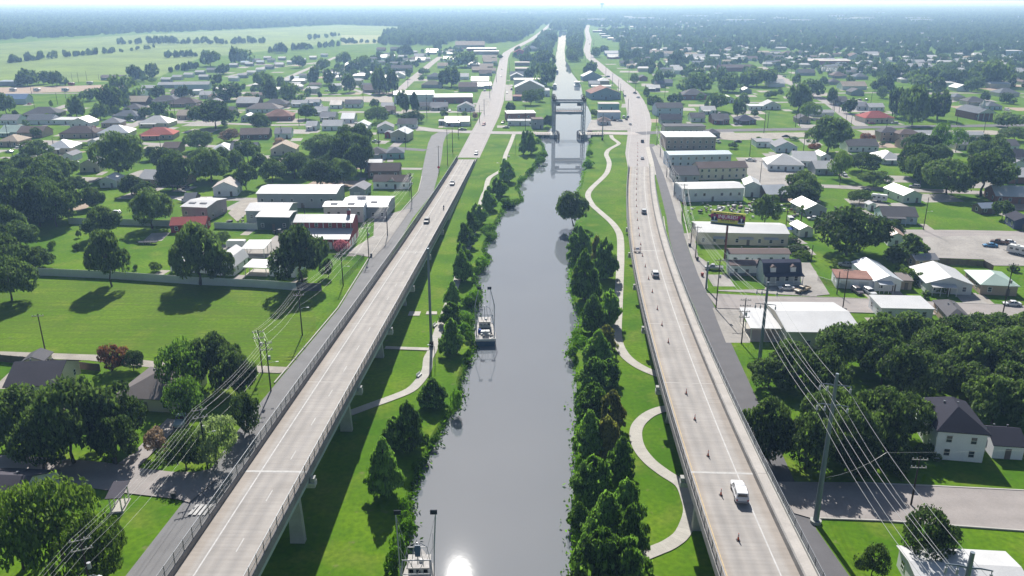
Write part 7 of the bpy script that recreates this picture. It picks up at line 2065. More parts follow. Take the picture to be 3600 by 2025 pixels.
# ------------------------------------------------------------------ trees
def leaf(name, col, hue, tr=.42): return mat(name, col, .7, .45, .5, 3, spec=.18, coord='obj', trans=(tr, (1.4, 1.6, .8)), island=True, hue=hue)
LEAF = {'oak': leaf('oak_leaves', (0.049, 0.089, 0.033), (0.103, 0.146, 0.052)), 'cypress': leaf('cypress_needles', (0.085, 0.168, 0.033), (0.179, 0.293, 0.067)), 'brown': leaf('rusty_needles', (.088, .10, .032), (.17, .165, .05)), 'bright': leaf('fresh_leaves', (0.061, 0.110, 0.020), (0.122, 0.178, 0.035)),
 'pink': leaf('pink_blossom', (0.414, 0.097, 0.221), (0.580, 0.193, 0.331)), 'dpink': leaf('dusty_blossom', (0.138, 0.103, 0.110), (0.304, 0.193, 0.221)), 'red': leaf('red_leaves', (0.110, 0.069, 0.048), (0.221, 0.083, 0.062)), 'pine': leaf('pine_needles', (0.076, 0.152, 0.030), (0.138, 0.228, 0.048)), 'white': leaf('blossom_leaves', (0.055, 0.110, 0.028), (0.235, 0.276, 0.166)), 'reed': leaf('bank_reeds', (0.060, 0.137, 0.011), (0.118, 0.228, 0.018))}
BARK = mat('bark', (.085, .065, .05), .95, .3, 1.5, 8, coord='obj')
rng = np.random.default_rng(3)
def quads(P_, Nrm, size, asp=1.4):
    n = len(P_); Nrm = Nrm/np.linalg.norm(Nrm, axis=1, keepdims=True); r = rng.normal(size=(n, 3)); u = np.cross(Nrm, r); u /= np.linalg.norm(u, axis=1, keepdims=True); v = np.cross(Nrm, u)
    s = (size*rng.uniform(.6, 1.35, n))[:, None]; u = u*s*asp/2; v = v*s/2
    return np.stack([P_-u, P_-v*.9+u*.1, P_+u, P_+v*.9-u*.1], 1).reshape(-1, 3)
def leaf_mesh(name, V, m):
    n = len(V)//4; me = bpy.data.meshes.new(name); me.vertices.add(n*4); me.vertices.foreach_set('co', V.astype(np.float32).ravel())
    me.loops.add(n*4); me.loops.foreach_set('vertex_index', np.arange(n*4, dtype=np.int32)); me.polygons.add(n); me.polygons.foreach_set('loop_start', np.arange(0, n*4, 4, dtype=np.int32)); me.polygons.foreach_set('loop_total', np.full(n, 4, np.int32))
    me.materials.append(m); me.update(calc_edges=True); return me
def sphere(n): d = rng.normal(size=(n, 3)); return d/np.linalg.norm(d, axis=1, keepdims=True)
def crown_oak(name, n, m, lobes=16, leafs=.05, flat=.62, base=.2, dense=.5):
    """unit crown: radius 1 in plan, z from base*1 to 1 (height is scaled separately)"""
    c = sphere(lobes)*rng.uniform(.35, .72, (lobes, 1)); c[:, 2] = np.abs(c[:, 2])*.9-.18
    r = rng.uniform(.24, .42, lobes); c[0] = (0, 0, .2); r[0] = .5
    i = rng.choice(lobes, n, p=r**2/np.sum(r**2)); d = sphere(n); d[:, 2] = d[:, 2]*.8+.25; d /= np.linalg.norm(d, axis=1, keepdims=True)
    # clumps: pull directions to nearby clump centres
    cl = sphere(lobes*14).reshape(lobes, 14, 3); k = rng.integers(0, 14, n); d = d*.45+cl[i, k]*.85; d /= np.linalg.norm(d, axis=1, keepdims=True)
    p = c[i]+d*(r[i]*rng.uniform(.72, 1.06, n))[:, None]
    inside = np.zeros(n, bool)
    for q in range(lobes): inside |= (np.linalg.norm(p-c[q], axis=1) < r[q]*.62)
    p = p[~inside]; d = d[~inside]
    zz = p[:, 2]; zlo, zhi = zz.min(), zz.max(); rad = np.percentile(np.hypot(p[:, 0], p[:, 1]), 97)
    p[:, :2] /= rad; p[:, 2] = base+(zz-zlo)/(zhi-zlo)*(1-base)
    return leaf_mesh(name, quads(p, d+rng.normal(size=d.shape)*.75, leafs), m)
def crown_cone(name, n, m, leafs=.05, base=.14, top=.03, ragged=.38, pw=.8, tiers=0):
    nb = 95; hb = rng.uniform(0, 1, nb)**1.15; ab = rng.uniform(0, 2*np.pi, nb); rb_ = ((1-hb)**pw*(1-top)+top)*rng.uniform(1-ragged, 1.08, nb)
    rb_ *= np.clip(hb/.12, .55, 1)
    i = rng.choice(nb, n, p=(rb_+.12)/np.sum(rb_+.12)); t = rng.uniform(.3, 1, n)**.5; r = rb_[i]*t
    a = ab[i]+rng.normal(size=n)*.15/(r+.25); z = hb[i]+.05*t*0-.06*t**2+rng.normal(size=n)*.022
    p = np.stack([r*np.cos(a), r*np.sin(a), base+(1-base)*np.clip(z, -.02, 1.02)], 1)
    d = np.stack([np.cos(a), np.sin(a), np.full(n, .7)], 1)+rng.normal(size=(n, 3))*.6
    return leaf_mesh(name, quads(p, d, leafs), m)
def trunk_mesh(name, h, r, limbs=6, spread=.6, start=.28, cone=False, lean=0):
    mb = MB(); top = h*(.9 if cone else .55); pts = [Vector((lean*(k/4)**1.5*.5, .05*math.sin(k*2.1)*(k > 0), top*k/4)) for k in range(5)]
    for k in range(4): mb.tube(pts[k], pts[k+1], r*(1.25 if k == 0 else 1-.18*k), 7, r*(1-.18*(k+1)))
    if not cone:
        rr = random.Random(int(h*999)+limbs)
        for k in range(limbs):
            a = k*2*math.pi/limbs+rr.uniform(-.4, .4); z0 = h*rr.uniform(start, .5); e = Vector((math.cos(a)*spread*rr.uniform(.6, 1), math.sin(a)*spread*rr.uniform(.6, 1), h*rr.uniform(.6, .82))); q = Vector((e.x*.5, e.y*.5, (z0+e.z)/2+.02))
            mb.tube((0, 0, z0), q, r*.5, 5, r*.35); mb.tube(q, e, r*.35, 5, r*.12)
    return mb.mesh(name, BARK)
TRUNK = [trunk_mesh('trunk', 1, .045, 7, .6), trunk_mesh('trunk', 1, .04, 6, .5, .3), trunk_mesh('trunk', 1, .03, 0, cone=True)]
def L_(k): return LEAF[k]
CR = {'oak': [crown_oak('crown', 10500, L_('oak'), 18, .064), crown_oak('crown', 10500, L_('oak'), 14, .064, base=.14), crown_oak('crown', 10500, L_('oak'), 22, .062, base=.16)],
 'oakfar': [crown_oak('crown', 2000, L_('oak'), 14, .13, base=.10), crown_oak('crown', 2000, L_('oak'), 11, .13, base=.08), crown_oak('crown', 2000, L_('oak'), 16, .13, base=.06)],
 'cypress': [crown_cone('crown', 8000, L_('cypress'), .085, pw=.62), crown_cone('crown', 8000, L_('cypress'), .09, ragged=.45, pw=.5), crown_cone('crown', 8000, L_('cypress'), .085, ragged=.5, pw=.42)], 'cypressbrown': [crown_cone('crown', 7000, L_('brown'), .09, ragged=.4, pw=.5)],
 'bright': [crown_oak('crown', 6500, L_('bright'), 16, .06, base=.12), crown_oak('crown', 6500, L_('bright'), 20, .06, base=.16)], 'bushtree': [crown_oak('crown', 6500, L_('white'), 12, .055, base=.08), crown_oak('crown', 6500, L_('oak'), 14, .06, base=.1)],
 'smalltree': [crown_oak('crown', 1800, L_('bright'), 9, .11, base=.2), crown_oak('crown', 1800, L_('oak'), 9, .11, base=.22)], 'shrub': [crown_oak('crown', 1600, L_('oak'), 8, .12, base=.0), crown_oak('crown', 1600, L_('bright'), 9, .12, base=.0)],
 'bankshrub': [crown_oak('crown', 2600, L_('reed'), 9, .1, base=0.0), crown_oak('crown', 2600, L_('reed'), 13, .1, base=0.0)], 'myrtlepink': [crown_oak('crown', 4000, L_('pink'), 12, .075, base=.2)], 'myrtlered': [crown_oak('crown', 4000, L_('red'), 12, .075, base=.12)], 'myrtlebrown': [crown_oak('crown', 3500, L_('dpink'), 12, .07, base=.22)], 'mdusty': [crown_oak('crown', 3500, L_('dpink'), 12, .08, base=.2)],
 'pine': [crown_oak('crown', 4500, L_('pine'), 22, .06, base=.3)], 'magnolia': [crown_cone('crown', 6500, L_('oak'), .075, base=.04, ragged=.25, pw=.5)], 'shaggy': [crown_cone('crown', 1500, L_('oak'), .2, base=.0, ragged=.5, pw=.15, top=.6)]}
CATN = {'oak': ('oak_tree', 'oak tree'), 'cypress': ('cypress_tree', 'cypress tree'), 'cypressbrown': ('cypress_tree', 'cypress tree'), 'bankshrub': ('bank_shrub', 'shrub'), 'smalltree': ('yard_tree', 'tree'), 'shrub': ('shrub', 'shrub'), 'myrtlered': ('crape_myrtle', 'crape myrtle'), 'myrtlepink': ('crape_myrtle', 'crape myrtle'), 'myrtlebrown': ('crape_myrtle', 'crape myrtle'), 'pine': ('pine_tree', 'pine tree'), 'bushtree': ('bushy_tree', 'tree'), 'bright': ('leafy_tree', 'tree'), 'magnolia': ('magnolia_tree', 'magnolia tree'), 'palm': ('palm_tree', 'palm tree'), 'shaggy': ('ivy_covered_trunk', 'tree trunk')}
def palm(root, h, r):
    MB().tube((0, 0, 0), (.1, 0, h*.85), .28, 8, .2).build('trunk', BARK, root)
    V = []
    for k in range(26):
        a = k*2.4; el = rnd.uniform(-.9, 1.0); d = Vector((math.cos(a)*math.cos(el), math.sin(a)*math.cos(el), math.sin(el))); s = Vector((-math.sin(a), math.cos(a), 0)); p = Vector((0, 0, h*.85))
        for j in range(5): q = p+d*r*.28-Vector((0, 0, .05*j*r)); V += [p-s*.22, q-s*.25, q+s*.25, p+s*.22]; p = q
    o = put('crown', leaf_mesh('crown', np.array([tuple(v) for v in V]), L_('bright')), root)
oaks = sorted([t for t in TREES if t[0] == 'oak'], key=lambda t: -max(t[3], t[4]*2)/math.hypot(t[1], t[2])); few = oaks[290:]; drop = {id(t) for t in few}; TREES = [t for t in TREES if id(t) not in drop]
for i, (k, x, y, h, r, lab) in enumerate(TREES):
    nm, cat = CATN[k]; far = math.hypot(x, y) > 620
    root = thing(nm, lab, cat, (x, y, -.03), 0, None)
    if k == 'palm': palm(root, h, r); continue
    lst = CR['oakfar'] if (k == 'oak' and far) else CR['mdusty'] if (k == 'myrtlepink' and y > 330) else CR[k]
    me = lst[i % len(lst)] if k != 'bushtree' else CR[k][0 if 'blossom' in lab else 1]
    c = put('crown', me, root, (0, 0, 0), rnd.uniform(0, 6.28)); kf = 1.4 if k in ('cypress', 'cypressbrown', 'magnolia') else 1.07; c.scale = (r*kf, r*kf*rnd.uniform(.92, 1.08), h)
    if k in ('cypress', 'cypressbrown', 'magnolia', 'shaggy'): t = put('trunk', TRUNK[2], root); t.scale = (h*.9, h*.9, h)
    elif k not in ('shrub', 'bankshrub'): t = put('trunk', TRUNK[i % 2], root, (0, 0, 0), rnd.uniform(0, 6)); t.scale = (min(r, h*.6), min(r, h*.6), h)
    else: t = put('stem', TRUNK[1], root); t.scale = (r*.8, r*.8, h*.8)
    if 'leaning' in lab: root.rotation_euler = (0, math.radians(-14), 0)

# ------------------------------------------------------------------ woods and far town as masses (instanced trees, countless)
def inside(poly_, X, Y):
    r = np.zeros(len(X), bool); j = len(poly_)-1
    for i in range(len(poly_)):
        xi, yi = poly_[i]; xj, yj = poly_[j]
        if yi != yj: r ^= ((yi > Y) != (yj > Y)) & (X < (xj-xi)*(Y-yi)/(yj-yi)+xi)
        j = i
    return r
def scatter(poly_, per_ha, cap=14000):
    px = [p[0] for p in poly_]; py = [p[1] for p in poly_]; bb = (min(px), max(px), min(py), max(py)); area = (bb[1]-bb[0])*(bb[3]-bb[2])
    n = int(min(area/1e4*per_ha, 160000)); X = rng.uniform(bb[0], bb[1], n); Y = rng.uniform(bb[2], bb[3], n)
    k = inside(poly_, X, Y) & (np.abs(X) < Y*1.1+200); X, Y = X[k], Y[k]
    if len(X) > cap: s = rng.choice(len(X), cap, False); X, Y = X[s], Y[s]
    return X, Y
roads_c = [(p, max(math.hypot(a[0]-b[0], a[1]-b[1])/2 for a, b in zip(s[3], s[4]))+3) for s in STRIPS if s[0] in ('road', 'street') for p in [centre(s)]]
def clear(X, Y, margin=0):
    keep = np.ones(len(X), bool)
    for line, wd in roads_c:
        for a, b in zip(line, line[1:]):
            dx, dy = b[0]-a[0], b[1]-a[1]; l2 = dx*dx+dy*dy or 1; t = np.clip(((X-a[0])*dx+(Y-a[1])*dy)/l2, 0, 1); keep &= np.hypot(X-a[0]-t*dx, Y-a[1]-t*dy) > wd+margin
    lx = np.interp(Y, [p[1] for p in LBW], [p[0] for p in LBW]); rx = np.interp(Y, [p[1] for p in RBW], [p[0] for p in RBW])
    keep &= ~((X > lx-4) & (X < rx+4) & (Y < ym))
    for hrec in HOUSES: keep &= np.hypot(X-hrec[0], Y-hrec[1]) > max(hrec[3], hrec[4])*.6+2
    return keep
proto = bpy.data.collections.new('tree_prototypes')
for k, me in enumerate(CR['oakfar']+[crown_oak('crown', 700, L_('oak'), 10, .17, base=.05), crown_oak('crown', 900, LEAF['bright'], 10, .16, base=.08)]):
    o = bpy.data.objects.new('prototype_crown', me); proto.objects.link(o)
def mass(name, label, X, Y, S, H_, cat):
    n = len(X); me = bpy.data.meshes.new(name); me.vertices.add(n); me.vertices.foreach_set('co', np.stack([X, Y, np.full(n, -.3)], 1).astype(np.float32).ravel())
    for an, ty, val in (('sc', 'FLOAT_VECTOR', np.stack([S, S*rng.uniform(.85, 1.15, n), H_], 1)), ('rz', 'FLOAT', rng.uniform(0, 6.28, n)), ('pick', 'INT', rng.choice(5, n, p=[.26, .26, .24, .16, .08]))):
        a = me.attributes.new(an, ty, 'POINT'); a.data.foreach_set('vector' if ty == 'FLOAT_VECTOR' else 'value', np.asarray(val, np.int32 if ty == 'INT' else np.float32).ravel())
    o = put(name, me); tag(o, label, cat); stuff(o)
    ng = bpy.data.node_groups.new(name, 'GeometryNodeTree'); ng.interface.new_socket('Geometry', in_out='INPUT', socket_type='NodeSocketGeometry'); ng.interface.new_socket('Geometry', in_out='OUTPUT', socket_type='NodeSocketGeometry')
    N = ng.nodes; L = ng.links; gi = N.new('NodeGroupInput'); go = N.new('NodeGroupOutput'); ip = N.new('GeometryNodeInstanceOnPoints'); ci = N.new('GeometryNodeCollectionInfo'); ci.inputs[0].default_value = proto; ci.inputs['Separate Children'].default_value = True; ci.inputs['Reset Children'].default_value = True
    def na(nm, ty): q = N.new('GeometryNodeInputNamedAttribute'); q.data_type = ty; q.inputs[0].default_value = nm; return q.outputs[0]
    mp = N.new('GeometryNodeMeshToPoints'); L.new(gi.outputs[0], mp.inputs[0]); L.new(mp.outputs[0], ip.inputs['Points']); L.new(ci.outputs[0], ip.inputs['Instance']); ip.inputs['Pick Instance'].default_value = True
    L.new(na('pick', 'INT'), ip.inputs['Instance Index']); cx_ = N.new('ShaderNodeCombineXYZ'); L.new(na('rz', 'FLOAT'), cx_.inputs[2]); L.new(cx_.outputs[0], ip.inputs['Rotation']); L.new(na('sc', 'FLOAT_VECTOR'), ip.inputs['Scale']); L.new(ip.outputs[0], go.inputs[0])
    md = o.modifiers.new('scatter', 'NODES'); md.node_group = ng; return o
XS, YS, SS, HS = [], [], [], []
for poly_, d, s in FOREST:
    X, Y = scatter(poly_, d); k = clear(X, Y); X, Y = X[k], Y[k]; q = rng.uniform(.7, 1.3, len(X)); XS.append(X); YS.append(Y); SS.append(5.6*q*s**.9); HS.append(13.5*rng.uniform(.65, 1.25, len(X))*min(s, 1.25))
mass('woods', 'hazy mass of woodland stretching to the horizon', np.concatenate(XS), np.concatenate(YS), np.concatenate(SS), np.concatenate(HS), 'woods')
XS, YS, SS, HS = [], [], [], []
for poly_, d, s in MIDTREE:
    X, Y = scatter(poly_, d); k = clear(X, Y, 1); X, Y = X[k], Y[k]; q = rng.uniform(.5, 1.3, len(X)); XS.append(X); YS.append(Y); SS.append(5.5*q*s); HS.append(11*q*s)
XS.append(np.array([t[1] for t in few])); YS.append(np.array([t[2] for t in few])); SS.append(np.array([t[4] for t in few])); HS.append(np.array([t[3] for t in few]))
mass('garden_greenery', 'scattered small trees and hedges between distant houses and fields', np.concatenate(XS), np.concatenate(YS), np.concatenate(SS), np.concatenate(HS), 'greenery')
# reeds and bushes hugging both banks
def bank_green(line, sgn, name, label, ylo, yhi, den, tall):
    P_ = []; D_ = []
    for a, b in zip(line, line[1:]):
        l = math.hypot(b[0]-a[0], b[1]-a[1])
        if b[1] < ylo or a[1] > yhi: continue
        n = int(l*den); t = rng.uniform(0, 1, n); off = rng.normal(size=n)*.8+.5; dx, dy = (b[0]-a[0])/l, (b[1]-a[1])/l
        x = a[0]+(b[0]-a[0])*t-dy*off*sgn; y = a[1]+(b[1]-a[1])*t+dx*off*sgn
        hgt = tall*np.clip(.15+1.3*np.sin(x*.25+y*.11)*np.cos(y*.17+1), .12, 1.2)*np.exp(-((off-.4)/1.2)**2)
        z = -1.0+rng.uniform(.1, 1, n)*(hgt+.5); P_.append(np.stack([x, y, z], 1)); D_.append(np.stack([rng.normal(size=n), rng.normal(size=n), rng.uniform(.2, 1, n)], 1))
    V = quads(np.concatenate(P_), np.concatenate(D_), .42, 1.9); o = put(name, leaf_mesh(name, V, LEAF['reed'])); tag(o, label, 'reeds'); stuff(o)
bank_green(LBW, 1, 'reeds', 'bright green reeds and brush along the bank below the cypress row', 60, 470, 30, 1.9)
bank_green(RBW, -1, 'reeds', 'low green brush along the bank on the footpath side', 60, 480, 13, 1.0)

# ------------------------------------------------------------------ utility poles and wires
WOOD = mat('pole_wood', (.05, .038, .032), .9, .3, 2, 8); ARM = mat('arm_wood', (.30, .28, .26), .85, .2, 2, 8); STEELP = mat('pole_steel', (.20, .24, .28), .5, .1, 1, 5, metallic=.4); INS = mat('insulator', (.48, .48, .50), .35, .1); WIREM = mat('wire', (.52, .52, .51), .35, .05, metallic=.5); LAMPM = mat('lamp_head', (.6, .62, .63), .5, .1)
armm = MB().box((0, -.16, 0), (2.6, .12, .14)).mesh('crossarm', ARM); insm = MB().tube((0, 0, 0), (0, 0, .28), .07, 6).mesh('insulator', INS); lampm = MB().tube((0, 0, 0), (.9, 0, .35), .035, 5).tube((.9, 0, .35), (1.7, 0, .4), .03, 5).box((1.95, 0, .38), (.6, .26, .14)).mesh('street_light', LAMPM)
drum = MB().tube((.42, 0, 0), (.42, 0, .9), .26, 10).box((.2, 0, .5), (.3, .1, .1)).mesh('transformer', INS)
for k, x, y, h, arms, lamp, rz, lab in POLES:
    if k == 'wood':
        r = thing('utility_pole', lab, 'utility pole', (x, y, 0), 0, 'wooden utility poles'); rr = .17 if math.hypot(x, y) < 420 else .2; MB().tube((0, 0, 0), (0, 0, h), rr, 8, rr*.65).build('pole', WOOD, r)
        rot = rz+(.55 if x < -40 and y < 330 else -.15)
        for a in range(arms):
            z = h-.5-a*(1.5 if h > 9 else .9); ao = put('crossarm', armm, r, (0, 0, z), rot*.4)
            if math.hypot(x, y) < 330:
                for q in (-1.15, -.5, .5, 1.15): put('insulator', insm, ao, (q, -.16, .07))
        if lamp: put('street_light', lampm, r, (0, 0, h*.55), rnd.uniform(-.6, .6))
        if arms >= 1 and int(x*13) % 3 == 0: put('transformer', drum, r, (0, 0, h*.62), rot)
    elif k == 'steel':
        r = thing('transmission_pole', lab, 'steel pole', (x, y, 0), -.25, 'steel transmission poles'); MB().tube((0, 0, 0), (0, 0, h), .48, 12, .24).build('pole', STEELP, r)
        MB().tube((0, 0, 0), (0, 0, .5), .9, 12).build('footing', CONC, r)
        for a in range(2):
            z = h-2.0-a*3.4; mb = MB()
            for sx in (-1, 1): mb.tube((0, 0, z), (sx*1.1, 0, z+.12), .12, 6, .1); mb.tube((sx*1.1, 0, z+.12), (sx*2.3, 0, z+.05), .1, 6, .07)
            ao = mb.build('crossarm', STEELP, r)
            for q in (-2.2, -1.1, 2.2): MB().tube((q, 0, z), (q, 0, z-.35), .06, 6).tube((q, 0, z-.35), (q, 0, z-.55), .16, 6).tube((q, 0, z-.6), (q, 0, z-.8), .16, 6).tube((q, 0, z-.85), (q, 0, z-1.05), .16, 6).build('insulator', INS, ao)
    elif k in ('concrete', 'stadium'):
        r = thing('steel_mast', lab, 'mast', (x, y, 0)); MB().tube((0, 0, 0), (0, 0, h), .36 if k == 'stadium' else .3, 10, .25).build('pole', STEELP, r)
        if k == 'stadium': MB().box((0, 0, .7), (1.0, 1.0, 1.4)).build('footing', WOOD, r)
    else:
        r = thing('park_lamp', lab, 'lamp post', (x, y, 0), 0, 'park lamps along the footpath'); MB().tube((0, 0, 0), (0, 0, h), .08, 7, .06).build('pole', STEELP, r); MB().tube((0, 0, h), (-.9, 0, h+.35), .05, 5).build('arm', STEELP, r); MB().box((-1.2, 0, h+.38), (.7, .3, .16)).build('lamp_head', LAMPM, r)
def wire(name, label, pts, r=.03, sag=1.2):
    """one conductor hung over several supports"""
    mb = MB()
    for a, b in zip(pts, pts[1:]):
        a = Vector(a); b = Vector(b); n = 10; q = [a.lerp(b, i/n)-Vector((0, 0, sag*4*(i/n)*(1-i/n))) for i in range(n+1)]
        for u, v in zip(q, q[1:]): mb.tube(u, v, r, 4)
    return tag(mb.build(name, WIREM), label, 'power line', 'power lines')
def near_pole(x, y): return min(POLES, key=lambda p: math.hypot(p[1]-x, p[2]-y))
LP = [p for p in POLES if p[0] == 'wood' and ((p[1] < -36 and p[2] < 420 and p[4] == 2))]
LP.sort(key=lambda p: p[2])
names = ['upper outer', 'upper inner', 'upper middle', 'lower inner', 'lower outer', 'lowest']
chain = [(-62, 20, 15)]+[(p[1], p[2], p[3]) for p in LP]
for k, (dx, dz) in enumerate([(-1.1, -.2), (-.4, -.2), (1.1, -.2), (-1.1, -1.7), (1.1, -1.7), (.2, -4.6)]):
    wire('power_line', f'{names[k]} wire strung along the poles beside the slanting viaduct', [(x+dx*.9, y+dx*.35, z+dz) for x, y, z in chain], .015, 1.0)
SPN = sorted([p for p in POLES if p[0] == 'steel'], key=lambda p: p[2]); RP = sorted([p for p in POLES if p[0] == 'wood' and 52 < p[1] < 100 and 220 < p[2] < 480 and p[4] >= 1 and abs(p[1]-(58+(p[2]-240)*.07)) < 14], key=lambda p: p[2])
q3 = [(46, 20, 25)]+[(p[1], p[2], p[3]) for p in SPN]
for k, (dx, dz) in enumerate([(-2.2, -3.1), (-1.1, -3.1), (2.2, -3.1), (-2.2, -6.5), (-1.1, -6.5), (2.2, -6.5)]):
    c = [(x+dx, y-dx*.25, z+dz) for x, y, z in q3]+[(p[1]+dx*.5, p[2], p[3]-.4-(1.2 if k > 2 else 0)) for p in RP]
    wire('power_line', ['upper far-side', 'upper middle', 'upper road-side', 'lower far-side', 'lower middle', 'lower road-side'][k]+' wire of the steel pole line', c, .03, 1.3)
wire('power_line', 'thin wire along the low street beside the two-storey house', [(49.6, 111, 9), (61.9, 117.5, 9.6), (120, 122, 10)], .012, .8)

# ------------------------------------------------------------------ vehicles
VC = {'white': (.70, .70, .71), 'silver': (.42, .43, .45), 'darkgrey': (.07, .07, .08), 'black': (.02, .02, .024), 'tan': (.44, .36, .25), 'brown': (.16, .10, .08), 'blue': (.08, .25, .45), 'red': (.35, .04, .05), 'paleblue': (.45, .55, .62), 'greybrown': (.17, .15, .15)}
def vmat(c): return mat('car_paint_'+c, VC[c], .3, .05, 2, 9, spec=.55)
TYRE = mat('tyre', (.02, .02, .02), .9, .2); RIM = mat('rim', (.4, .4, .42), .4, .1, metallic=.6); TAIL = mat('tail_light', (.45, .02, .02), .3, .1); HEAD = mat('head_light', (.75, .75, .72), .2, .05); BLACKP = mat('black_plastic', (.03, .03, .035), .6, .1); CGLASS = mat('car_glass', (.015, .02, .025), .06, .1, spec=.8)
def loft(secs, caps=True):
    mb = MB(); k = None
    for s in secs: k = len(s); mb.v += s
    n = len(secs)
    for i in range(n-1):
        for j in range(k): j2 = (j+1) % k; mb.f.append((i*k+j, i*k+j2, (i+1)*k+j2, (i+1)*k+j)); mb.mi.append(0)
    if caps: mb.f += [tuple(range(k-1, -1, -1)), tuple(range((n-1)*k, n*k))]; mb.mi += [0, 0]
    return mb
def sec(y, hw, z0, z1): return [(-hw*.9, y, z0), (hw*.9, y, z0), (hw, y, z0+.2), (hw, y, z1-.16), (hw*.88, y, z1), (-hw*.88, y, z1), (-hw, y, z1-.16), (-hw, y, z0+.2)]
def cab(y, hb, ht, zb, zt): return [(-hb, y[0], zb), (hb, y[0], zb), (ht, y[1], zt), (-ht, y[1], zt)]
def cabin(y0, y1, y2, y3, hb, ht, zb, zt):
    return MB().hexa([(-hb, y0, zb), (hb, y0, zb), (hb, y3, zb), (-hb, y3, zb)], [(-ht, y1, zt), (ht, y1, zt), (ht, y2, zt), (-ht, y2, zt)])
def roofp(y1, y2, ht, zt): return MB().hexa([(-ht-.02, y1-.05, zt), (ht+.02, y1-.05, zt), (ht+.02, y2+.05, zt), (-ht-.02, y2+.05, zt)], [(-ht+.1, y1+.1, zt+.07), (ht-.1, y1+.1, zt+.07), (ht-.1, y2-.1, zt+.07), (-ht+.1, y2-.1, zt+.07)])
def pillars(ys_, hb, zb, ht, zt, d=.07):
    mb = MB()
    for (yb2, yt2) in ys_:
        for s in (-1, 1): mb.hexa([(s*(hb+.012)-.03, yb2-d, zb), (s*(hb+.012)+.03, yb2-d, zb), (s*(hb+.012)+.03, yb2+d, zb), (s*(hb+.012)-.03, yb2+d, zb)], [(s*(ht+.012)-.03, yt2-d, zt), (s*(ht+.012)+.03, yt2-d, zt), (s*(ht+.012)+.03, yt2+d, zt), (s*(ht+.012)-.03, yt2+d, zt)])
    return mb
wheelm = None
def wheel_mesh(r=.34, wd=.24):
    mb = MB(); mb.tube((-wd/2, 0, 0), (wd/2, 0, 0), r, 14); mb.tube((-wd/2-.01, 0, 0), (wd/2+.01, 0, 0), r*.6, 10, m=1); return mb.mesh('wheel', [TYRE, RIM])
WH = wheel_mesh(); WHB = wheel_mesh(.40, .28)
PART = {}
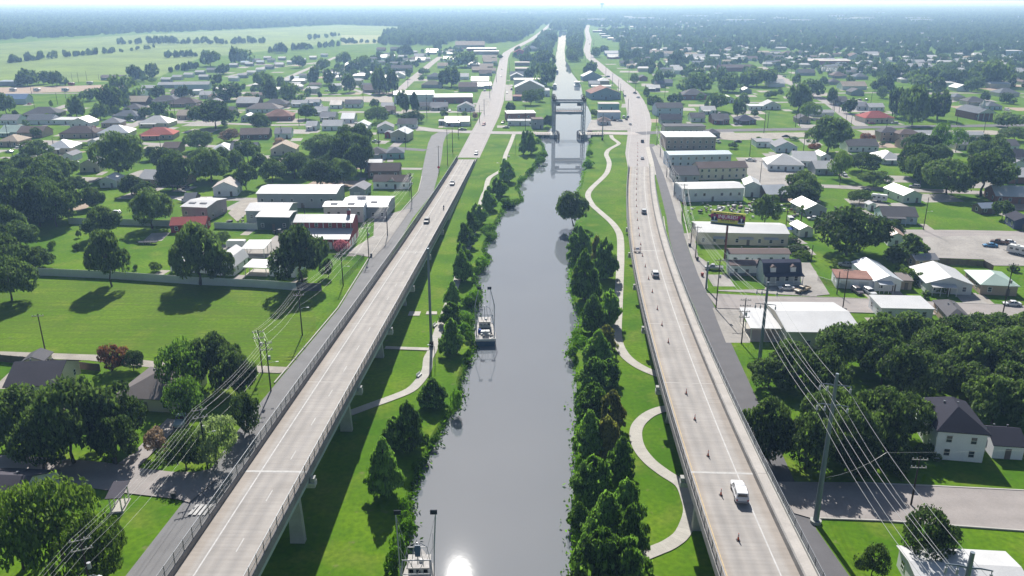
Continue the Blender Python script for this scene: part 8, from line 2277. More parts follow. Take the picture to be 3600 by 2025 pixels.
def car_parts(kind):
    """(name, mesh, painted) for one kind, front towards +y"""
    if kind in PART: return PART[kind]
    P_ = []; B = BLACKP
    if kind == 'sedan':
        P_ += [('body', loft([sec(-2.3, .82, .35, .92), sec(-2.1, .88, .25, .98), sec(-.9, .9, .22, .95), sec(.9, .9, .22, .92), sec(1.9, .87, .25, .84), sec(2.28, .78, .32, .72)]), 1), ('glazing', cabin(-1.75, -.95, .35, 1.15, .8, .62, .93, 1.40), CGLASS), ('roof', roofp(-.95, .35, .62, 1.40), 1), ('door_pillars', pillars([(-1.5, -.9), (-.15, -.25)], .79, .94, .62, 1.40), 1)]; wy, wx, wm_, zz = (-1.4, 1.4), .8, WH, .34; L2 = 2.3
    elif kind in ('suv',):
        P_ += [('body', loft([sec(-2.35, .86, .4, 1.08), sec(-2.2, .93, .3, 1.12), sec(-.5, .95, .28, 1.1), sec(1.0, .95, .28, 1.06), sec(2.1, .92, .32, .98), sec(2.38, .84, .4, .86)]), 1), ('glazing', cabin(-2.2, -2.0, .45, 1.2, .86, .72, 1.08, 1.66), CGLASS), ('roof', roofp(-2.0, .45, .72, 1.66), 1), ('door_pillars', pillars([(-2.1, -1.95), (-1.1, -1.1), (0, -.05)], .85, 1.09, .72, 1.66), 1)]; wy, wx, wm_, zz = (-1.42, 1.42), .86, WH, .36; L2 = 2.38
    elif kind in ('pickup', 'camper', 'truck'):
        P_ += [('body', loft([sec(-.35, .95, .45, 1.12), sec(.6, .97, .42, 1.12), sec(1.5, .97, .42, 1.1), sec(2.5, .94, .45, 1.06), sec(2.8, .88, .5, .95)]), 1)]
        bed = MB().box((0, -1.55, .66), (1.86, 2.4, .4))
        for s in (-1, 1): bed.box((s*.9, -1.55, .98), (.12, 2.4, .3))
        bed.box((0, -2.72, .9), (1.9, .1, .5)); P_ += [('cargo_bed', bed, 1), ('glazing', cabin(-.32, -.15, .75, 1.5, .86, .7, 1.11, 1.74), CGLASS), ('roof', roofp(-.15, .75, .7, 1.74), 1), ('door_pillars', pillars([(-.2, -.1), (.45, .35)], .85, 1.12, .7, 1.74), 1)]
        if kind == 'camper': P_ += [('camper_shell', MB().hexa([(-.93, -2.7, 1.135), (.93, -2.7, 1.135), (.93, -.4, 1.135), (-.93, -.4, 1.135)], [(-.76, -2.6, 1.86), (.76, -2.6, 1.86), (.76, -.4, 1.86), (-.76, -.4, 1.86)]), 1), ('rear_window', MB().hexa([(-.7, -2.72, 1.3), (.7, -2.72, 1.3), (.7, -2.66, 1.3), (-.7, -2.66, 1.3)], [(-.62, -2.66, 1.72), (.62, -2.66, 1.72), (.62, -2.6, 1.72), (-.62, -2.6, 1.72)]), CGLASS), ('side_window', MB().box((-.89, -1.5, 1.5), (.06, 1.3, .34)), CGLASS), ('side_window', MB().box((.89, -1.5, 1.5), (.06, 1.3, .34)), CGLASS)]
        if kind == 'truck': P_ += [('cargo', MB().box((-.3, -1.5, 1.25), (.9, 1.6, .6)).box((.45, -1.2, 1.2), (.6, 1.0, .5)).box((.3, -2.2, 1.3), (.9, .6, .7)).tube((-.8, -2.5, 1.5), (.8, -.6, 1.6), .06, 5), BLACKP)]
        wy, wx, wm_, zz = (-1.75, 1.75), .84, WHB, .40; L2 = 2.8
    elif kind == 'van': P_ += [('body', loft([sec(-2.5, .9, .4, 1.95), sec(-2.3, .95, .32, 2.02), sec(.9, .95, .3, 2.0), sec(1.5, .94, .3, 1.3), sec(2.4, .9, .35, 1.0)]), 1), ('glazing', MB().hexa([(-.82, 1.5, 1.32), (.82, 1.5, 1.32), (.82, 1.56, 1.32), (-.82, 1.56, 1.32)], [(-.78, .98, 1.9), (.78, .98, 1.9), (.78, 1.05, 1.9), (-.78, 1.05, 1.9)]), CGLASS), ('rear_window', MB().box((0, -2.5, 1.5), (1.4, .06, .55)), CGLASS)]; wy, wx, wm_, zz = (-1.6, 1.6), .84, WH, .36; L2 = 2.5
    elif kind in ('rv', 'trailer'):
        h = 2.9 if kind == 'rv' else 2.6; b = loft([[(-1.1, y, z) if s < 0 else (1.1, y, z) for s, z in ((-1, .55), (1, .55), (1, zt), (-1, zt))] for y, zt in ((-3.2, h-.15), (-3.0, h), (2.8, h), (3.2, h-.5))])
        P_ += [('body', b, 1), ('roof', MB().box((0, -.1, h+.05), (2.0, 5.6, .12)), FRAME), ('hitch', MB().box((0, 3.8, .5), (.15, 1.4, .12)), BLACKP)]
        if kind == 'rv':
            for y in (-2, 0, 1.8): P_.append(('side_window', MB().box((-1.12, y, 1.9), (.05, 1.0, .6)), CGLASS)); P_.append(('side_window', MB().box((1.12, y, 1.9), (.05, 1.0, .6)), CGLASS))
            P_.append(('air_conditioner', MB().box((0, .3, h+.25), (.7, .9, .28)), FRAME))
        wy, wx, wm_, zz = (-.7, .2), 1.0, WH, .36; L2 = None
    elif kind == 'flatbed': 
        d = MB().box((0, 0, .75), (2.2, 6.5, .18))
        for k in range(7): d.box((-1.05, -3+k, 1.0), (.08, .08, .5)); d.box((1.05, -3+k, 1.0), (.08, .08, .5))
        P_ += [('bed', d, 1), ('hitch', MB().box((0, 3.9, .65), (.2, 1.6, .15)), BLACKP)]; wy, wx, wm_, zz = (-.6, .5), 1.0, WH, .36; L2 = None
    elif kind == 'boat': P_ += [('hull', loft([[(-.9, -2.4, 1.0), (-.5, -2.4, .5), (.5, -2.4, .5), (.9, -2.4, 1.0)], [(-.95, 0, 1.05), (-.5, 0, .45), (.5, 0, .45), (.95, 0, 1.05)], [(-.6, 1.8, 1.15), (-.3, 1.8, .6), (.3, 1.8, .6), (.6, 1.8, 1.15)], [(-.04, 2.8, 1.3), (-.03, 2.8, 1.0), (.03, 2.8, 1.0), (.04, 2.8, 1.3)]]), 1), ('console', MB().box((0, -.2, 1.3), (.7, .7, .9)), BLACKP), ('outboard_motor', MB().box((0, -2.65, 1.2), (.35, .4, .9)), BLACKP)]; wy, wx, wm_, zz = (-.5,), .9, WH, .34; L2 = None
    meshes = [(n_, mb.mesh(n_, None if p == 1 else p), p) for n_, mb, p in P_]
    if L2:
        for s in (-1, 1): meshes.append(('tail_light', MB().box((s*.78, -L2-.0, .8), (.2, .08, .2)).mesh('tail_light', TAIL), 0)); meshes.append(('headlight', MB().box((s*.66, L2-.02, .72), (.3, .1, .16)).mesh('headlight', HEAD), 0))
        meshes.append(('bumper', MB().box((0, -L2-.03, .5), (1.6, .14, .2)).mesh('bumper', BLACKP if kind != 'camper' else RIM), 0)); meshes.append(('bumper', MB().box((0, L2, .48), (1.5, .12, .2)).mesh('bumper', BLACKP), 0))
        meshes.append(('windscreen_mirrors', MB().box((-1.0, .95, 1.1), (.18, .1, .14)).box((1.0, .95, 1.1), (.18, .1, .14)).mesh('windscreen_mirrors', BLACKP), 0))
    PART[kind] = (meshes, [(sx*wx, y_, zz) for sx in (-1, 1) for y_ in wy], wm_); return PART[kind]
def person(root, z, y):
    """seated rider: one skinned body"""
    me = bpy.data.meshes.new('rider'); J = [(0, y-.25, z), (0, y-.2, z+.3), (0, y-.05, z+.55), (0, y, z+.72), (0, y+.02, z+.86), (.2, y-.05, z+.52), (.28, y+.2, z+.38), (.26, y+.5, z+.35), (-.2, y-.05, z+.52), (-.28, y+.2, z+.38), (-.26, y+.5, z+.35), (.16, y+.15, z+.02), (.2, y+.1, z-.4), (-.16, y+.15, z+.02), (-.2, y+.1, z-.4)]
    me.from_pydata(J, [(0, 1), (1, 2), (2, 3), (3, 4), (2, 5), (5, 6), (6, 7), (2, 8), (8, 9), (9, 10), (0, 11), (11, 12), (0, 13), (13, 14)], []); me.materials.append(mat('dark_jacket', (.03, .03, .04), .8, .2))
    o = put('person', me); o.parent = None; o.modifiers.new('skin', 'SKIN')
    rad = [.17, .17, .17, .08, .12, .09, .07, .05, .09, .07, .05, .11, .07, .11, .07]
    for v, r in zip(me.skin_vertices[0].data, rad): v.radius = (r, r)
    me.skin_vertices[0].data[0].use_root = True
    s = o.modifiers.new('sub', 'SUBSURF'); s.levels = 1; s.render_levels = 1; return o
VEHICLES = [list(v) for v in VEHICLES]
for i, hrec in enumerate(HOUSES):                                 # cars standing on the driveways of the streets behind
    x, y, rz, L, W, h = hrec[:6]
    if not (330 < y < 760) or hrec[10].get('trailer') or h > 5.2 or hrec[6] == 'carport' or i % 5 == 4 or i % 4 != 1: continue
    sx = 1 if i % 2 else -1; u0, v0 = sx*(L/2+.6+(1.6 if i % 3 else 3.2)), -W/2-3.2
    VEHICLES.append([('sedan', 'suv', 'pickup')[i % 3], x+u0*math.cos(rz)-v0*math.sin(rz), y+u0*math.sin(rz)+v0*math.cos(rz), .05, math.degrees(rz)+(180 if i % 3 else 0), ('white', 'silver', 'darkgrey', 'white', 'black', 'red')[(i//4) % 6], None])
label_all([(v, 6, f"{ {'darkgrey': 'dark grey'}.get(v[5], v[5])} { {'suv': 'SUV', 'sedan': 'car', 'pickup': 'pickup'}[v[0]]} on a house driveway", v[1], v[2]) for v in VEHICLES if not v[6]])
for kind, x, y, z, rot, colr, lab in VEHICLES:
    zs_ = math.atan2(0, 1)
    cat = {'sedan': 'car', 'suv': 'car', 'pickup': 'pickup truck', 'camper': 'pickup truck', 'truck': 'truck', 'van': 'van', 'rv': 'camper', 'trailer': 'trailer', 'flatbed': 'trailer', 'boat': 'boat', 'motorbike': 'motorcycle'}[kind]
    nm = {'sedan': 'car', 'suv': 'car', 'pickup': 'pickup_truck', 'camper': 'pickup_truck', 'truck': 'work_truck', 'van': 'van', 'rv': 'travel_trailer', 'trailer': 'enclosed_trailer', 'flatbed': 'flatbed_trailer', 'boat': 'motor_boat', 'motorbike': 'motorcycle'}[kind]
    r = thing(nm, lab if kind != 'motorbike' else 'motorcycle behind the dark SUV on the viaduct', cat, (x, y, z), math.radians(rot))
    if z > .3: # follow the ramp
        V_ = VIA_L if x < 0 else VIA_R; zz_ = lambda q: float(np.interp(q, [p[0] for p in V_], [p[2] for p in V_])); g = math.atan((zz_(y+3)-zz_(y-3))/6); r.rotation_euler = (g*math.cos(math.radians(rot)), 0, math.radians(rot)); r.location.z = zz_(y)+.01
    if kind == 'motorbike':
        for yy in (-.7, .75): put('wheel', wheel_mesh(.32, .12), r, (0, yy, .32))
        MB().box((0, .15, .75), (.3, .6, .3)).box((0, -.4, .72), (.28, .7, .14)).tube((0, .75, .35), (0, .5, 1.05), .05, 6).tube((-.38, .45, 1.05), (.38, .45, 1.05), .03, 5).box((0, 0, .45), (.28, .6, .35)).build('body', vmat('black'), r); MB().box((0, .62, .95), (.16, .1, .16)).build('headlight', HEAD, r)
        p = person(None, .85, -.15); p.location = r.location; p.rotation_euler = r.rotation_euler; tag(p, 'person in dark clothing riding the motorcycle', 'person'); hd = MB().tube((0, -.13, 1.62), (0, -.13, 1.75), .15, 10, .14).tube((0, -.13, 1.75), (0, -.13, 1.86), .14, 10, .06).build('helmet', HEAD, p); continue
    meshes, wheels, wm_ = car_parts(kind); far = math.hypot(x, y) > 560
    for n_, me, p in meshes:
        if far and n_ in ('bumper', 'windscreen_mirrors', 'headlight', 'tail_light', 'door_pillars'): continue
        o = put(n_, me, r)
        if p == 1: o.material_slots[0].link = 'OBJECT'; o.material_slots[0].material = vmat(colr)
    for wl_ in wheels: put('wheel', wm_, r, wl_)
# cones, barricade
ORG = mat('cone_orange', (.55, .09, .03), .7, .15, 3, 9); REFL = mat('reflective_white', (.7, .7, .7), .5, .05)
cb_ = MB().box((0, 0, .05), (.5, .5, .1)).mesh('base', BLACKP); cc = MB().tube((0, 0, .1), (0, 0, 1.1), .14, 9, .05).mesh('cone_body', ORG); cr = MB().tube((0, 0, .62), (0, 0, .76), .105, 9, .09).tube((0, 0, .86), (0, 0, .98), .085, 9, .075).mesh('reflective_band', REFL)
CONES.sort(key=lambda c: c[1])
cw = ['first', 'second', 'third', 'fourth', 'fifth', 'sixth', 'seventh', 'eighth', 'ninth', 'tenth', 'eleventh', 'twelfth', 'thirteenth', 'fourteenth', 'fifteenth', 'sixteenth', 'seventeenth', 'eighteenth', 'nineteenth', 'twentieth', 'twenty-first', 'twenty-second', 'twenty-third', 'twenty-fourth', 'twenty-fifth', 'twenty-sixth', 'twenty-seventh', 'twenty-eighth', 'twenty-ninth', 'thirtieth', 'thirty-first', 'thirty-second', 'thirty-third']
for i, (x, y, z) in enumerate(CONES):
    r = thing('traffic_cone', f'orange channelizer cone on the viaduct, {cw[i]} from the near end of the row', 'traffic cone', (x, y, z+.01), 0, 'orange cones along the viaduct lane'); put('base', cb_, r); put('cone_body', cc, r); put('reflective_band', cr, r)
bx, by, bz = SITE['barr']; r = thing('barricade', 'striped road barricade with a small sign standing on the viaduct', 'barricade', (bx, by, bz+.01), .05)
for k in range(3):
    br = MB().box((0, 0, .45+k*.5), (2.4, .05, .26)).build('barricade_rail', REFL, r)
    for q in range(6): MB().box((-1.05+q*.42, -.03, .45+k*.5), (.2, .012, .24), 0).build('stripe', ORG, br)
for sx in (-.9, .9): MB().box((sx, 0, .9), (.08, .08, 1.8)).box((sx, 0, .05), (.1, 1.2, .1)).build('upright', BLACKP, r)
MB().box((0, -.05, 1.2), (1.1, .03, .75)).build('sign_panel', mat('faded_sign', (.42, .45, .55), .6, .1), r)
for sx in (-.7, .55): MB().box((sx, -.35, .12), (.7, .4, .22)).build('sandbag', BLACKP, r)
MB().box((0, .15, 1.55), (2.0, .2, .05)).build('top_brace', GALV, r)

# ------------------------------------------------------------------ trawlers
HULLW = mat('hull_white', (.62, .62, .60), .6, .15, .8, 5); HULLB = mat('hull_blue', (.05, .10, .17), .5, .2, .8, 5); DECKW = mat('boat_deck', (.40, .38, .36), .8, .3, 1.2, 6); RIG = mat('rigging_pipe', (.45, .45, .46), .5, .2, 1.5, 6, metallic=.3); TARP = mat('blue_tarp', (.02, .09, .42), .6, .2, 2, 6); NET = mat('dark_net', (.035, .04, .05), .95, .2, 2, 8)
def trawler(loc, rz, label, Ln, big, solar):
    r = thing('shrimp_trawler', label, 'boat', (loc[0], loc[1], -1.05), rz); b = big; h2 = Ln
    S_ = lambda y, w_, zt, zb: [(-w_, y, zt), (-w_*.8, y, zb), (w_*.8, y, zb), (w_, y, zt)]
    loft([S_(0, b, 1.35, -.3), S_(h2*.35, b*1.05, 1.4, -.3), S_(h2*.75, b*.85, 1.7, -.3), S_(h2, .1, 2.3, .1)]).build('hull', HULLB, r)
    loft([[(-b*1.02, -.03, 1.36), (b*1.02, -.03, 1.36), (b*1.02, -.03, 1.55), (-b*1.02, -.03, 1.55)], [(-b*1.07, h2*.35, 1.41), (b*1.07, h2*.35, 1.41), (b*1.07, h2*.35, 1.6), (-b*1.07, h2*.35, 1.6)], [(-b*.87, h2*.75, 1.71), (b*.87, h2*.75, 1.71), (b*.87, h2*.75, 1.9), (-b*.87, h2*.75, 1.9)], [(-.12, h2*1.01, 2.31), (.12, h2*1.01, 2.31), (.12, h2*1.01, 2.5), (-.12, h2*1.01, 2.5)]]).build('deck', DECKW, r)
    for s in (-1, 1): MB().box((s*b*.98, h2*.2, 1.85), (.12, h2*.4, .5)).build('bulwark', HULLW, r)
    MB().box((0, .05, 1.8), (b*1.9, .12, .5)).build('transom', HULLW, r)
    c = MB().box((0, h2*.66, 2.6), (b*1.2, h2*.2, 1.9)).build('cabin', HULLW, r); MB().box((0, h2*.66, 3.62), (b*1.35, h2*.25, .14)).build('cabin_roof', DECKW, c)
    for k in range(3): MB().box((-b*.42+k*b*.42, h2*.66-h2*.1-.03, 2.95), (.6, .05, .55)).build('cabin_window', CGLASS, c)
    MB().tube((.3, h2*.66, 3.69), (.3, h2*.66, 4.05), .32, 10, .26).build('radar_dome', HULLW, c)
    MB().box((0, h2*.36, 1.95), (b*.9, 1.1, .7)).build('ice_hatch', HULLW, r); MB().tube((-b*.5, h2*.45, 2.2), (b*.5, h2*.45, 2.2), .35, 10).box((0, h2*.45, 1.8), (b*1.1, .6, .4)).build('winch', NET, r)
    MB().box((-b*.15, h2*.14, 1.62), (b*.32, h2*.2, .14)).box((b*.2, h2*.14, 1.62), (b*.3, h2*.2, .12)).build('hatch_mat', NET, r)
    if not solar: MB().hexa([(-b*.75, h2*.36, 1.7), (-b*.35, h2*.36, 1.7), (-b*.35, h2*.44, 1.7), (-b*.75, h2*.44, 1.7)], [(-b*.7, h2*.37, 2.6), (-b*.4, h2*.37, 2.5), (-b*.4, h2*.43, 2.4), (-b*.7, h2*.43, 2.5)]).build('tarp_bundle', TARP, r)
    yr = h2*.42; zt = 6.2
    fr = MB()                                                     # pipe gallows
    for s in (-1, 1): fr.tube((s*b*.95, yr, 1.5), (s*b*.8, yr, zt), .09, 6); fr.tube((s*b*.95, .4, 1.5), (s*b*.8, yr, zt), .07, 6); fr.tube((s*b*.8, yr, zt), (s*b*.5, h2*.8, 2.2), .06, 6); fr.tube((s*b*.45, yr, zt), (0, yr, 3.6), .05, 5)
    fr.tube((-b*.8, yr, zt), (b*.8, yr, zt), .09, 6); fr.tube((-b*.9, yr, 3.8), (b*.9, yr, 3.8), .06, 6); fr.build('gallows_frame', RIG, r)
    for s in (-1, 1):                                             # raised outriggers with boards
        top = (s*b*(.62 if not solar else 1.12), yr+1.5, 12.5 if not solar else 12.8); midp = (s*b*1.02, yr+.6, 8.3)
        MB().tube((s*b*.95, yr, 2), midp, .1, 6).tube(midp, top, .12, 6, .09).build('outrigger', RIG, r); MB().tube((s*b*.6, yr+.5, 6), midp, .03, 4).tube((s*b*.5, yr+1, 6.2), top, .03, 4).tube((s*b*.8, yr+.3, 3.5), (s*b*.95, yr+1.1, 10), .03, 4).build('stay_wire', RIG, r)
        MB().box((top[0]-s*.25, top[1], top[2]+.35), (1.0, .16, .7)).build('trawl_board', NET, r)
    m2 = MB().tube((0, h2*.55, 4.2), (0, h2*.55, 8.0), .08, 6)
    for s in (-1, 1): m2.tube((s*.9, h2*.5, 4.3), (s*.35, h2*.55, 8.0), .05, 5); m2.tube((s*b*.8, h2*.5, 4.2), (s*1.4, h2*.55, 7.2), .05, 5); m2.tube((s*1.4, h2*.55, 7.2), (s*.35, h2*.55, 8), .05, 5)
    m2.tube((-1.4, h2*.55, 7.2), (1.4, h2*.55, 7.2), .05, 5); m2.build('mast', RIG, r)
    if solar: MB().box((.1, h2*.5, 7.0), (.8, .1, 1.9)).build('solar_panel', HULLB, r)
    for k in range(7): MB().box((rnd.uniform(-b*.7, b*.7), rnd.uniform(h2*.05, h2*.4), 1.8), (rnd.uniform(.3, .8), rnd.uniform(.3, .8), rnd.uniform(.3, .6)), 0, rnd.uniform(0, 1)).build('deck_box', [HULLW, NET, DECKW][k % 3], r)
    return r
trawler(SITE['boat1'], .06, 'moored shrimp trawler with folded outriggers and a blue tarp on deck', 13.5, 2.45, False)
trawler((SITE['boat2'][0], SITE['boat2'][1]-8.0), .02, 'shrimp trawler with tall upright outriggers cut by the bottom frame edge', 12.5, 2.5, True)
for (bx, by), l in zip(SITE['house'], ('white houseboat tied up beyond the lift bridge', 'white cabin cruiser at the bank past the lift bridge', 'small blue work boat far up the channel')):
    r = thing('houseboat' if 'house' in l else 'cabin_cruiser', l, 'boat', (bx, by, -1.0), 0); k = 1.6 if 'houseboat' in l else 1.1
    loft([[(-2*k, -5*k, 1.0), (-1.6*k, -5*k, -.2), (1.6*k, -5*k, -.2), (2*k, -5*k, 1.0)], [(-2*k, 3*k, 1.0), (-1.6*k, 3*k, -.2), (1.6*k, 3*k, -.2), (2*k, 3*k, 1.0)], [(-.2, 6*k, 1.4), (-.1, 6*k, .2), (.1, 6*k, .2), (.2, 6*k, 1.4)]]).build('hull', HULLW if 'white' in l else HULLB, r)
    MB().box((0, 0, 2.0*k*.8), (3*k, 6*k, 1.9*k)).build('cabin', HULLW if 'white' in l else HULLB, r); MB().box((0, 0, 2.6*k), (3.4*k, 6.6*k, .15)).build('cabin_roof', HULLW, r); MB().box((0, -3.0*k-.04, 1.7*k), (1.8*k, .06, .6*k)).build('window', CGLASS, r)

# ------------------------------------------------------------------ billboard and signs
bx, by = SITE['bill']; z0, z1 = 12.6, 16.2; BW = 10.8; r = thing('billboard', 'tall billboard reading INJURED on a rust-red post', 'billboard', (bx, by, 0), -.42)
MB().tube((0, .35, 0), (0, .35, z0), .33, 10).build('post', mat('post_rust', (.20, .07, .05), .8, .25, .6, 4), r); MB().box((0, .1, (z0+z1)/2), (BW, .35, z1-z0)).build('panel', mat('poster_yellow', (.85, .76, .12), .6, .08, .5, 3), r)
MB().box((0, -.35, z0-.25), (BW-.3, 1.1, .35)).box((0, .2, z0-.55), (BW-.6, .3, .4)).build('catwalk', mat('catwalk_green', (.03, .09, .09), .8, .2), r)
PURP = mat('poster_maroon', (.42, .02, .14), .6, .1); INK = mat('poster_ink', (.03, .025, .03), .6, .1); WHT = mat('poster_white', (.92, .90, .92), .6, .05); SUIT = mat('poster_suit', (.02, .022, .06), .6, .1); SKIN = mat('poster_skin', (.28, .12, .09), .6, .1)
ZC = (z0+z1)/2
MB().box((0, -.082, ZC+.25), (BW-.02, .012, 1.6)).build('poster_band', PURP, r)
def text(s, x, z, size, m, d=-.095):
    cu = bpy.data.curves.new('lettering', 'FONT'); cu.body = s; cu.size = size; cu.align_x = 'CENTER'; cu.align_y = 'CENTER'; cu.extrude = .004; cu.offset = .012*size; cu.materials.append(m)
    o = bpy.data.objects.new('lettering', cu); COL.objects.link(o); dg = bpy.context.evaluated_depsgraph_get(); me = bpy.data.meshes.new_from_object(o.evaluated_get(dg)); bpy.data.objects.remove(o); o = put('lettering', me, r); o.location = (x, d, z); o.rotation_euler = (math.pi/2, 0, 0); return o
text('INJURED?', 0, ZC+.28, 1.5, WHT); text('THOMPSON & THOMPSON', 0, ZC+1.36, .62, INK); text('985-876-4399', 0, ZC-.85, .78, INK)
for s in (-1, 1):
    x_ = s*4.25; pf = MB(); pf.poly([(x_-1.05, -.094, ZC-1.15), (x_+1.05, -.094, ZC-1.15), (x_+.9, -.094, ZC-.1), (x_+.35, -.094, ZC+.25), (x_-.35, -.094, ZC+.25), (x_-.9, -.094, ZC-.1)]); pf.build('poster_suit', SUIT, r)
    MB().poly([(x_-.3, -.098, ZC+.25), (x_-.02, -.098, ZC-1.1), (x_+.02, -.098, ZC-1.1), (x_+.3, -.098, ZC+.25)]).build('poster_shirt', WHT, r)
    MB().poly([(x_+.42*math.cos(a*math.pi/7), -.1, ZC+.75+.6*math.sin(a*math.pi/7)) for a in range(14)]).build('poster_head', SKIN, r); MB().poly([(x_+.44*math.cos(a*math.pi/8), -.103, ZC+.95+.46*math.sin(a*math.pi/8)) for a in range(9)]).build('poster_hair', INK, r)
    MB().box((x_, -.1, ZC-1.35), (2.2, .012, .38)).build('poster_nameplate', WHT, r)
    MB().box((x_, -.108, ZC-1.35), (1.6, .004, .07)).build('poster_name_line', INK, r)
sx_, sy_, sh_ = SITE['sign']; r = thing('shop_sign', 'white sign on a thin pole between the warehouses', 'sign', (sx_, sy_, 0), .05)
MB().tube((0, 0, 0), (0, 0, sh_), .1, 7).build('post', WOOD, r); MB().box((0, 0, sh_), (3.4, .2, 1.6)).build('panel', WHT, r)
o = text('Exterior', 0, sh_, .7, SUIT, -.11)
rx, ry = SITE['reddot']; r = thing('warning_sign', 'bright red diamond warning sign facing the frontage road', 'sign', (rx, ry-1.0, 0)); MB().tube((0, 0, 0), (0, 0, 2.6), .05, 6).build('post', GALV, r); MB().poly([(0, -.06, 1.9), (.8, -.06, 2.7), (0, -.06, 3.5), (-.8, -.06, 2.7)]).poly([(-.8, -.05, 2.7), (0, -.05, 3.5), (.8, -.05, 2.7), (0, -.05, 1.9)]).build('panel', mat('sign_red', (.62, .02, .02), .5, .05), r)

# ------------------------------------------------------------------ fences, benches, bins, tombs, tarp
FWH = mat('fence_white_metal', (.56, .60, .58), .5, .1, .5, 4, wave=('X', 5, .25, 0)); FWD = mat('fence_wood', (.13, .10, .085), .9, .3, 1, 6)
def fence(name, label, pts, h, seg, m, pn, thick=.06, post=False):
    r = thing(name, label, 'fence', (pts[0][0], pts[0][1], 0)); ox, oy = pts[0]; cache = {}
    for a, b in zip(pts, pts[1:]):
        l = math.hypot(b[0]-a[0], b[1]-a[1]); n = max(1, int(round(l/seg))); rz = math.atan2(b[1]-a[1], b[0]-a[0]); d = l/n
        me = MB().box((0, 0, h/2), (d-.03, thick, h)).mesh(pn, m); pm = cache.setdefault('p', MB().box((0, thick*.9, (h+.06)/2), (.12, .1, h+.06)).mesh('fence_post', m))
        for i in range(n):
            t = (i+.5)/n; o = put(pn, me, r, (a[0]+(b[0]-a[0])*t-ox, a[1]+(b[1]-a[1])*t-oy, rnd.uniform(-.03, .03)), rz)
            if post and i % post == 0: put('fence_post', pm, r, (a[0]+(b[0]-a[0])*i/n-ox, a[1]+(b[1]-a[1])*i/n-oy, 0), rz)
    return r
fence('metal_fence', 'long white ribbed metal fence along the mown field', SITE['fence'], 2.4, 2.2, FWH, 'fence_panel', .06, 1)
fence('metal_fence', 'short dark metal fence continuing past the fence-end oak', SITE['fence2'], 2.4, 2.2, GM['asphalt'], 'fence_panel', .06, 1)
fence('metal_fence', 'pale metal fence behind the back lawn trees', SITE['fence3'], 2.4, 2.4, FWH, 'fence_panel', .06, 1)
fence('metal_fence', 'pale metal fence beside the green-walled shed', SITE['fence4'], 2.4, 2.4, FWH, 'fence_panel', .06, 1)
fence('wooden_fence', 'weathered wooden fence between the mown field and the backyards', SITE['wfence'], 1.8, .45, FWD, 'plank', .04, 6)
fence('wooden_fence', 'dark wooden fence along the cracked parking lot', SITE['wfence2'], 2.0, .5, FWD, 'plank', .04, 6)
def chainlink(label, pts, h=1.6):
    r = thing('chain_link_fence', label, 'fence', (pts[0][0], pts[0][1], 0)); ox, oy = pts[0]; pm = MB().tube((0, 0, 0), (0, 0, h), .035, 6).mesh('fence_post', GALV)
    for a, b in zip(pts, pts[1:]):
        l = math.hypot(b[0]-a[0], b[1]-a[1]); n = int(l/2.6)
        for i in range(n+1): put('fence_post', pm, r, (a[0]+(b[0]-a[0])*i/n-ox, a[1]+(b[1]-a[1])*i/n-oy, 0))
        MB().tube((a[0]-ox, a[1]-oy, h), (b[0]-ox, b[1]-oy, h), .03, 5).build('top_rail', GALV, r); MB().poly([(a[0]-ox, a[1]-oy, .05), (b[0]-ox, b[1]-oy, .05), (b[0]-ox, b[1]-oy, h), (a[0]-ox, a[1]-oy, h)]).build('mesh_panel', mat('fence_net', (.08, .1, .09), .8, .1, alpha=.35), r)
chainlink('dark chain-link fence round the lawn in front of the red barn', SITE['chain'])
chainlink('chain-link fence beside the silver bungalow lawn', [(92.5, 232.5), (97.5, 224.5)])
for (bx, by), l in zip(SITE['bench'], ('white park bench beside the footpath under the cypresses', 'white park bench at the footpath bend nearest the viaduct', 'white park bench beside the far end of the footpath')):
    r = thing('park_bench', l, 'bench', (bx, by, 0), 1.2)
    for k in range(3): MB().box((0, -.2+k*.2, .45), (1.9, .16, .05)).build('seat_slat', POSTM, r)
    for k in range(2): MB().box((0, .28, .62+k*.22), (1.9, .05, .16)).build('back_slat', POSTM, r)
    for s in (-.8, .8): MB().box((s, 0, .21), (.1, .5, .42)).box((s, .3, .5), (.1, .06, .9)).build('leg', GALV, r)
RB_ = mat('bin_red', (.32, .05, .04), .6, .1); BK = mat('bin_dark', (.03, .03, .035), .6, .15)
for (bx, by), l, m in zip([SITE['bin']]+SITE['bins'], ('red waste barrel on the pavement', 'dark bin beside the shops pavement', 'dark wheeled bin at the street corner pole', 'dark bin at the foot of a utility pole', 'small dark bin at the warehouse forecourt', 'dark bin by the shaded driveway', 'dark bin at the bright corner lawn'), [RB_]+[BK]*6):
    r = thing('waste_bin', l, 'bin', (bx, by, 0), rnd.uniform(0, 1)); MB().box((0, 0, .5), (.62, .62, 1.0), 0, 0, 1.15).build('body', m, r); MB().box((0, 0, 1.05), (.8, .8, .1)).build('lid', m, r)
TB = mat('tomb_white', (.62, .61, .60), .8, .2, .6, 4); tq = SITE['tomb']
tm = [MB().box((0, 0, .3), (1.4, 2.8, .6)).box((0, 0, .95), (1.2, 2.5, .7)).hexa([(-.6, -1.3, 1.3), (.6, -1.3, 1.3), (.6, 1.3, 1.3), (-.6, 1.3, 1.3)], [(-.02, -1.3, 1.7), (.02, -1.3, 1.7), (.02, 1.3, 1.7), (-.02, 1.3, 1.7)]).mesh('tomb', TB), MB().box((0, 0, .5), (2.2, 3, 1.0)).box((0, 0, 1.6), (2.0, 2.8, 1.2)).box((0, -1.2, 2.5), (.9, .3, .7)).mesh('tomb', TB), MB().box((0, 0, .2), (1.5, 2.9, .4)).box((0, 1.2, .9), (1.0, .25, 1.1)).box((0, -.1, .6), (1.1, 2.2, .4)).mesh('tomb', TB)]
kk = 0
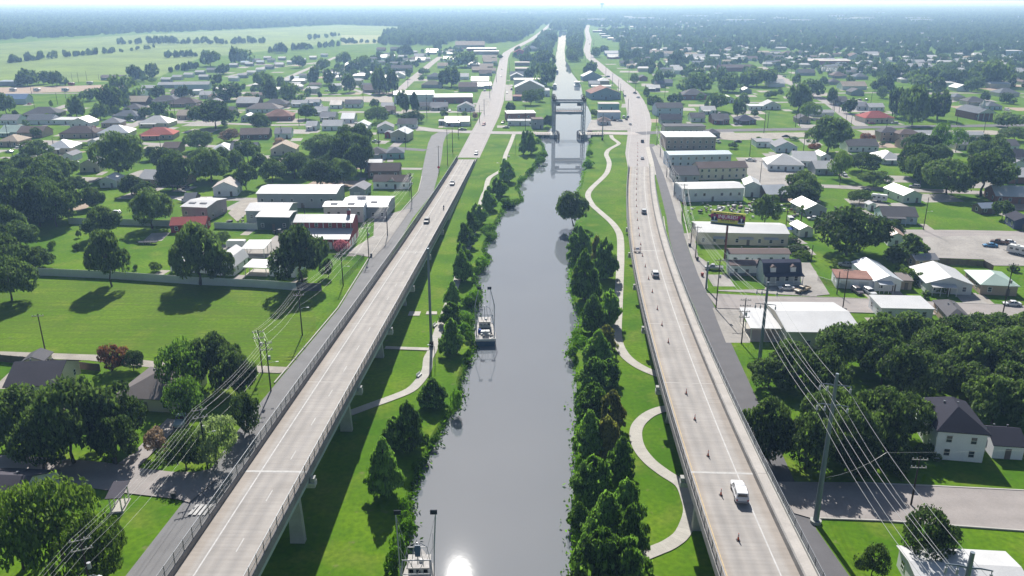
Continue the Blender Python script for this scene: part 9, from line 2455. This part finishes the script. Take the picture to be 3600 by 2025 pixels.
for i in range(22):
    for j in range(9):
        u, v = (i+rnd.uniform(.1, .9))/22, (j+rnd.uniform(.2, .8))/9; x = (tq[0][0]*(1-u)+tq[1][0]*u)*(1-v)+(tq[3][0]*(1-u)+tq[2][0]*u)*v; y = (tq[0][1]*(1-u)+tq[1][1]*u)*(1-v)+(tq[3][1]*(1-u)+tq[2][1]*u)*v
        o = put('tomb', tm[kk % 3], None, (x, y, 0), rnd.uniform(-.06, .06)); o.scale = (1.25, 1.2, 1.3); kk += 1; tag(o, f'white above-ground tomb, {cw[i]} along the {cw[j]} row of the cemetery', 'tomb', 'tombs in the cemetery')
tx, ty = SITE['tarp']; r = thing('tarp_canopy', 'bright blue tarp stretched beside the row of shops', 'tarp', (tx, ty, 0), 0); MB().hexa([(-2.6, -.8, 1.5), (2.6, -.8, 1.6), (2.6, .8, 2.1), (-2.6, .8, 2.2)], [(-2.6, -.8, 1.53), (2.6, -.8, 1.63), (2.6, .8, 2.13), (-2.6, .8, 2.23)]).build('tarp_sheet', TARP, r)
for sx in (-2.5, 2.5): MB().tube((sx, 0, 0), (sx, 0, 1.85), .05, 6).build('pole', GALV, r)
# junk yard heaps
def heap(name, label, cx_, cy_, sx, sy, n):
    mb = MB()
    for k in range(n): x, y = rnd.gauss(0, sx), rnd.gauss(0, sy); s = rnd.uniform(.3, 1.3); mb.box((x, y, s*.3+rnd.uniform(0, .4)), (s, s*rnd.uniform(.4, 1.4), s*.6), rnd.choice([0, 0, 1, 2, 3]), rnd.uniform(0, 3))
    o = mb.build(name, [TB, GM['oldconcrete'], mat('scrap_rust', (.2, .1, .07), .9, .3), BLACKP, TARP], None, (cx_, cy_, 0)); tag(o, label, 'scrap heap'); stuff(o)
heap('scrap_heap', 'heap of pale scrap and junk in the yard behind the billboard', 96, 322, 13, 6, 170)
heap('scrap_heap', 'smaller rusty scrap pile beside the grey metal shed', -98, 305, 4.5, 4, 60)
# far town beyond the individually built houses
tb = MB(); PTS = [scatter(TOWN, 15.0, 1900), scatter(MIDTREE[0][0], 9), scatter(MIDTREE[1][0], 7), scatter(MIDTREE[3][0], 5), scatter(MIDTREE[4][0], 5)]; X = np.concatenate([p[0] for p in PTS]); Y = np.concatenate([p[1] for p in PTS]); k = clear(X, Y, 5) & ((Y > 520) | (np.abs(X) > .64*Y+30)); X, Y = X[k], Y[k]
kept = []
for x, y in zip(X, Y):
    if all((x-a)**2+(y-b)**2 > 330 for a, b in kept): kept.append((x, y))
X, Y = np.array(kept).T; cols = ['whitemetal', 'pale', 'darkgrey', 'brown', 'tan', 'slate']
for x, y in zip(X, Y):
    L, W_, h = rnd.uniform(10, 20), rnd.uniform(8, 12), rnd.uniform(2.8, 4.2); c = rnd.choice([0, 0, 1, 1, 2, 3, 4, 5]); rz = rnd.uniform(-.1, .1)
    tb.box((x, y, h/2), (L, W_, h), 6, rz)
    ca, sa = math.cos(rz), math.sin(rz); T_ = lambda a, b, z: (x+a*ca-b*sa, y+a*sa+b*ca, z)
    tb.hexa([T_(-L/2-.4, -W_/2-.4, h), T_(L/2+.4, -W_/2-.4, h), T_(L/2+.4, W_/2+.4, h), T_(-L/2-.4, W_/2+.4, h)], [T_(-L/2+1, -.05, h+1.7), T_(L/2-1, -.05, h+1.7), T_(L/2-1, .05, h+1.7), T_(-L/2+1, .05, h+1.7)], c)
o = tb.build('far_town', [rmat(c) for c in cols]+[wmat('cream')]); tag(o, 'hazy scatter of distant rooftops among the trees', 'rooftops'); stuff(o)
# large pale halls on the skyline
fb = MB()
for k in range(18):
    y = rnd.uniform(3300, 5600); x = rnd.uniform(-.12, .72)*y*.75
    fb.box((x, y, 5), (rnd.uniform(35, 120), rnd.uniform(30, 60), 10+y*.0012), 0, rnd.uniform(-.1, .1))
o = fb.build('distant_warehouses', rmat('whitemetal')); tag(o, 'pale distant halls glinting along the horizon', 'halls'); stuff(o)
r = thing('water_tower', 'pale water tower just under the horizon', 'water tower', (640, 6100, 0)); MB().tube((0, 0, 0), (0, 0, 52), 5, 12).build('stem', wmat('paleblue'), r); MB().tube((0, 0, 50), (0, 0, 58), 6, 16, 15).tube((0, 0, 58), (0, 0, 66), 15, 16, 13).tube((0, 0, 66), (0, 0, 70), 13, 16, 2).build('tank', wmat('paleblue'), r)

# ------------------------------------------------------------------ the hazy air
hz = MB().hexa([(-39000, -1600, -3), (39000, -1600, -3), (39000, 47000, -3), (-39000, 47000, -3)], [(-39000, -1600, 84), (39000, -1600, 84), (39000, 47000, 84), (-39000, 47000, 84)]).build('haze', None); stuff(hz)
hm = bpy.data.materials.new('haze_air'); hm.use_nodes = True; N = hm.node_tree.nodes; N.remove(N['Principled BSDF']); pv = N.new('ShaderNodeVolumePrincipled'); pv.inputs['Color'].default_value = (.38, .62, 1.0, 1); pv.inputs['Absorption Color'].default_value = (.8, .88, 1, 1); pv.inputs['Density'].default_value = .00022; pv.inputs['Anisotropy'].default_value = .4
hm.node_tree.links.new(pv.outputs[0], N['Material Output'].inputs['Volume']); hz.data.materials.clear(); hz.data.materials.append(hm)
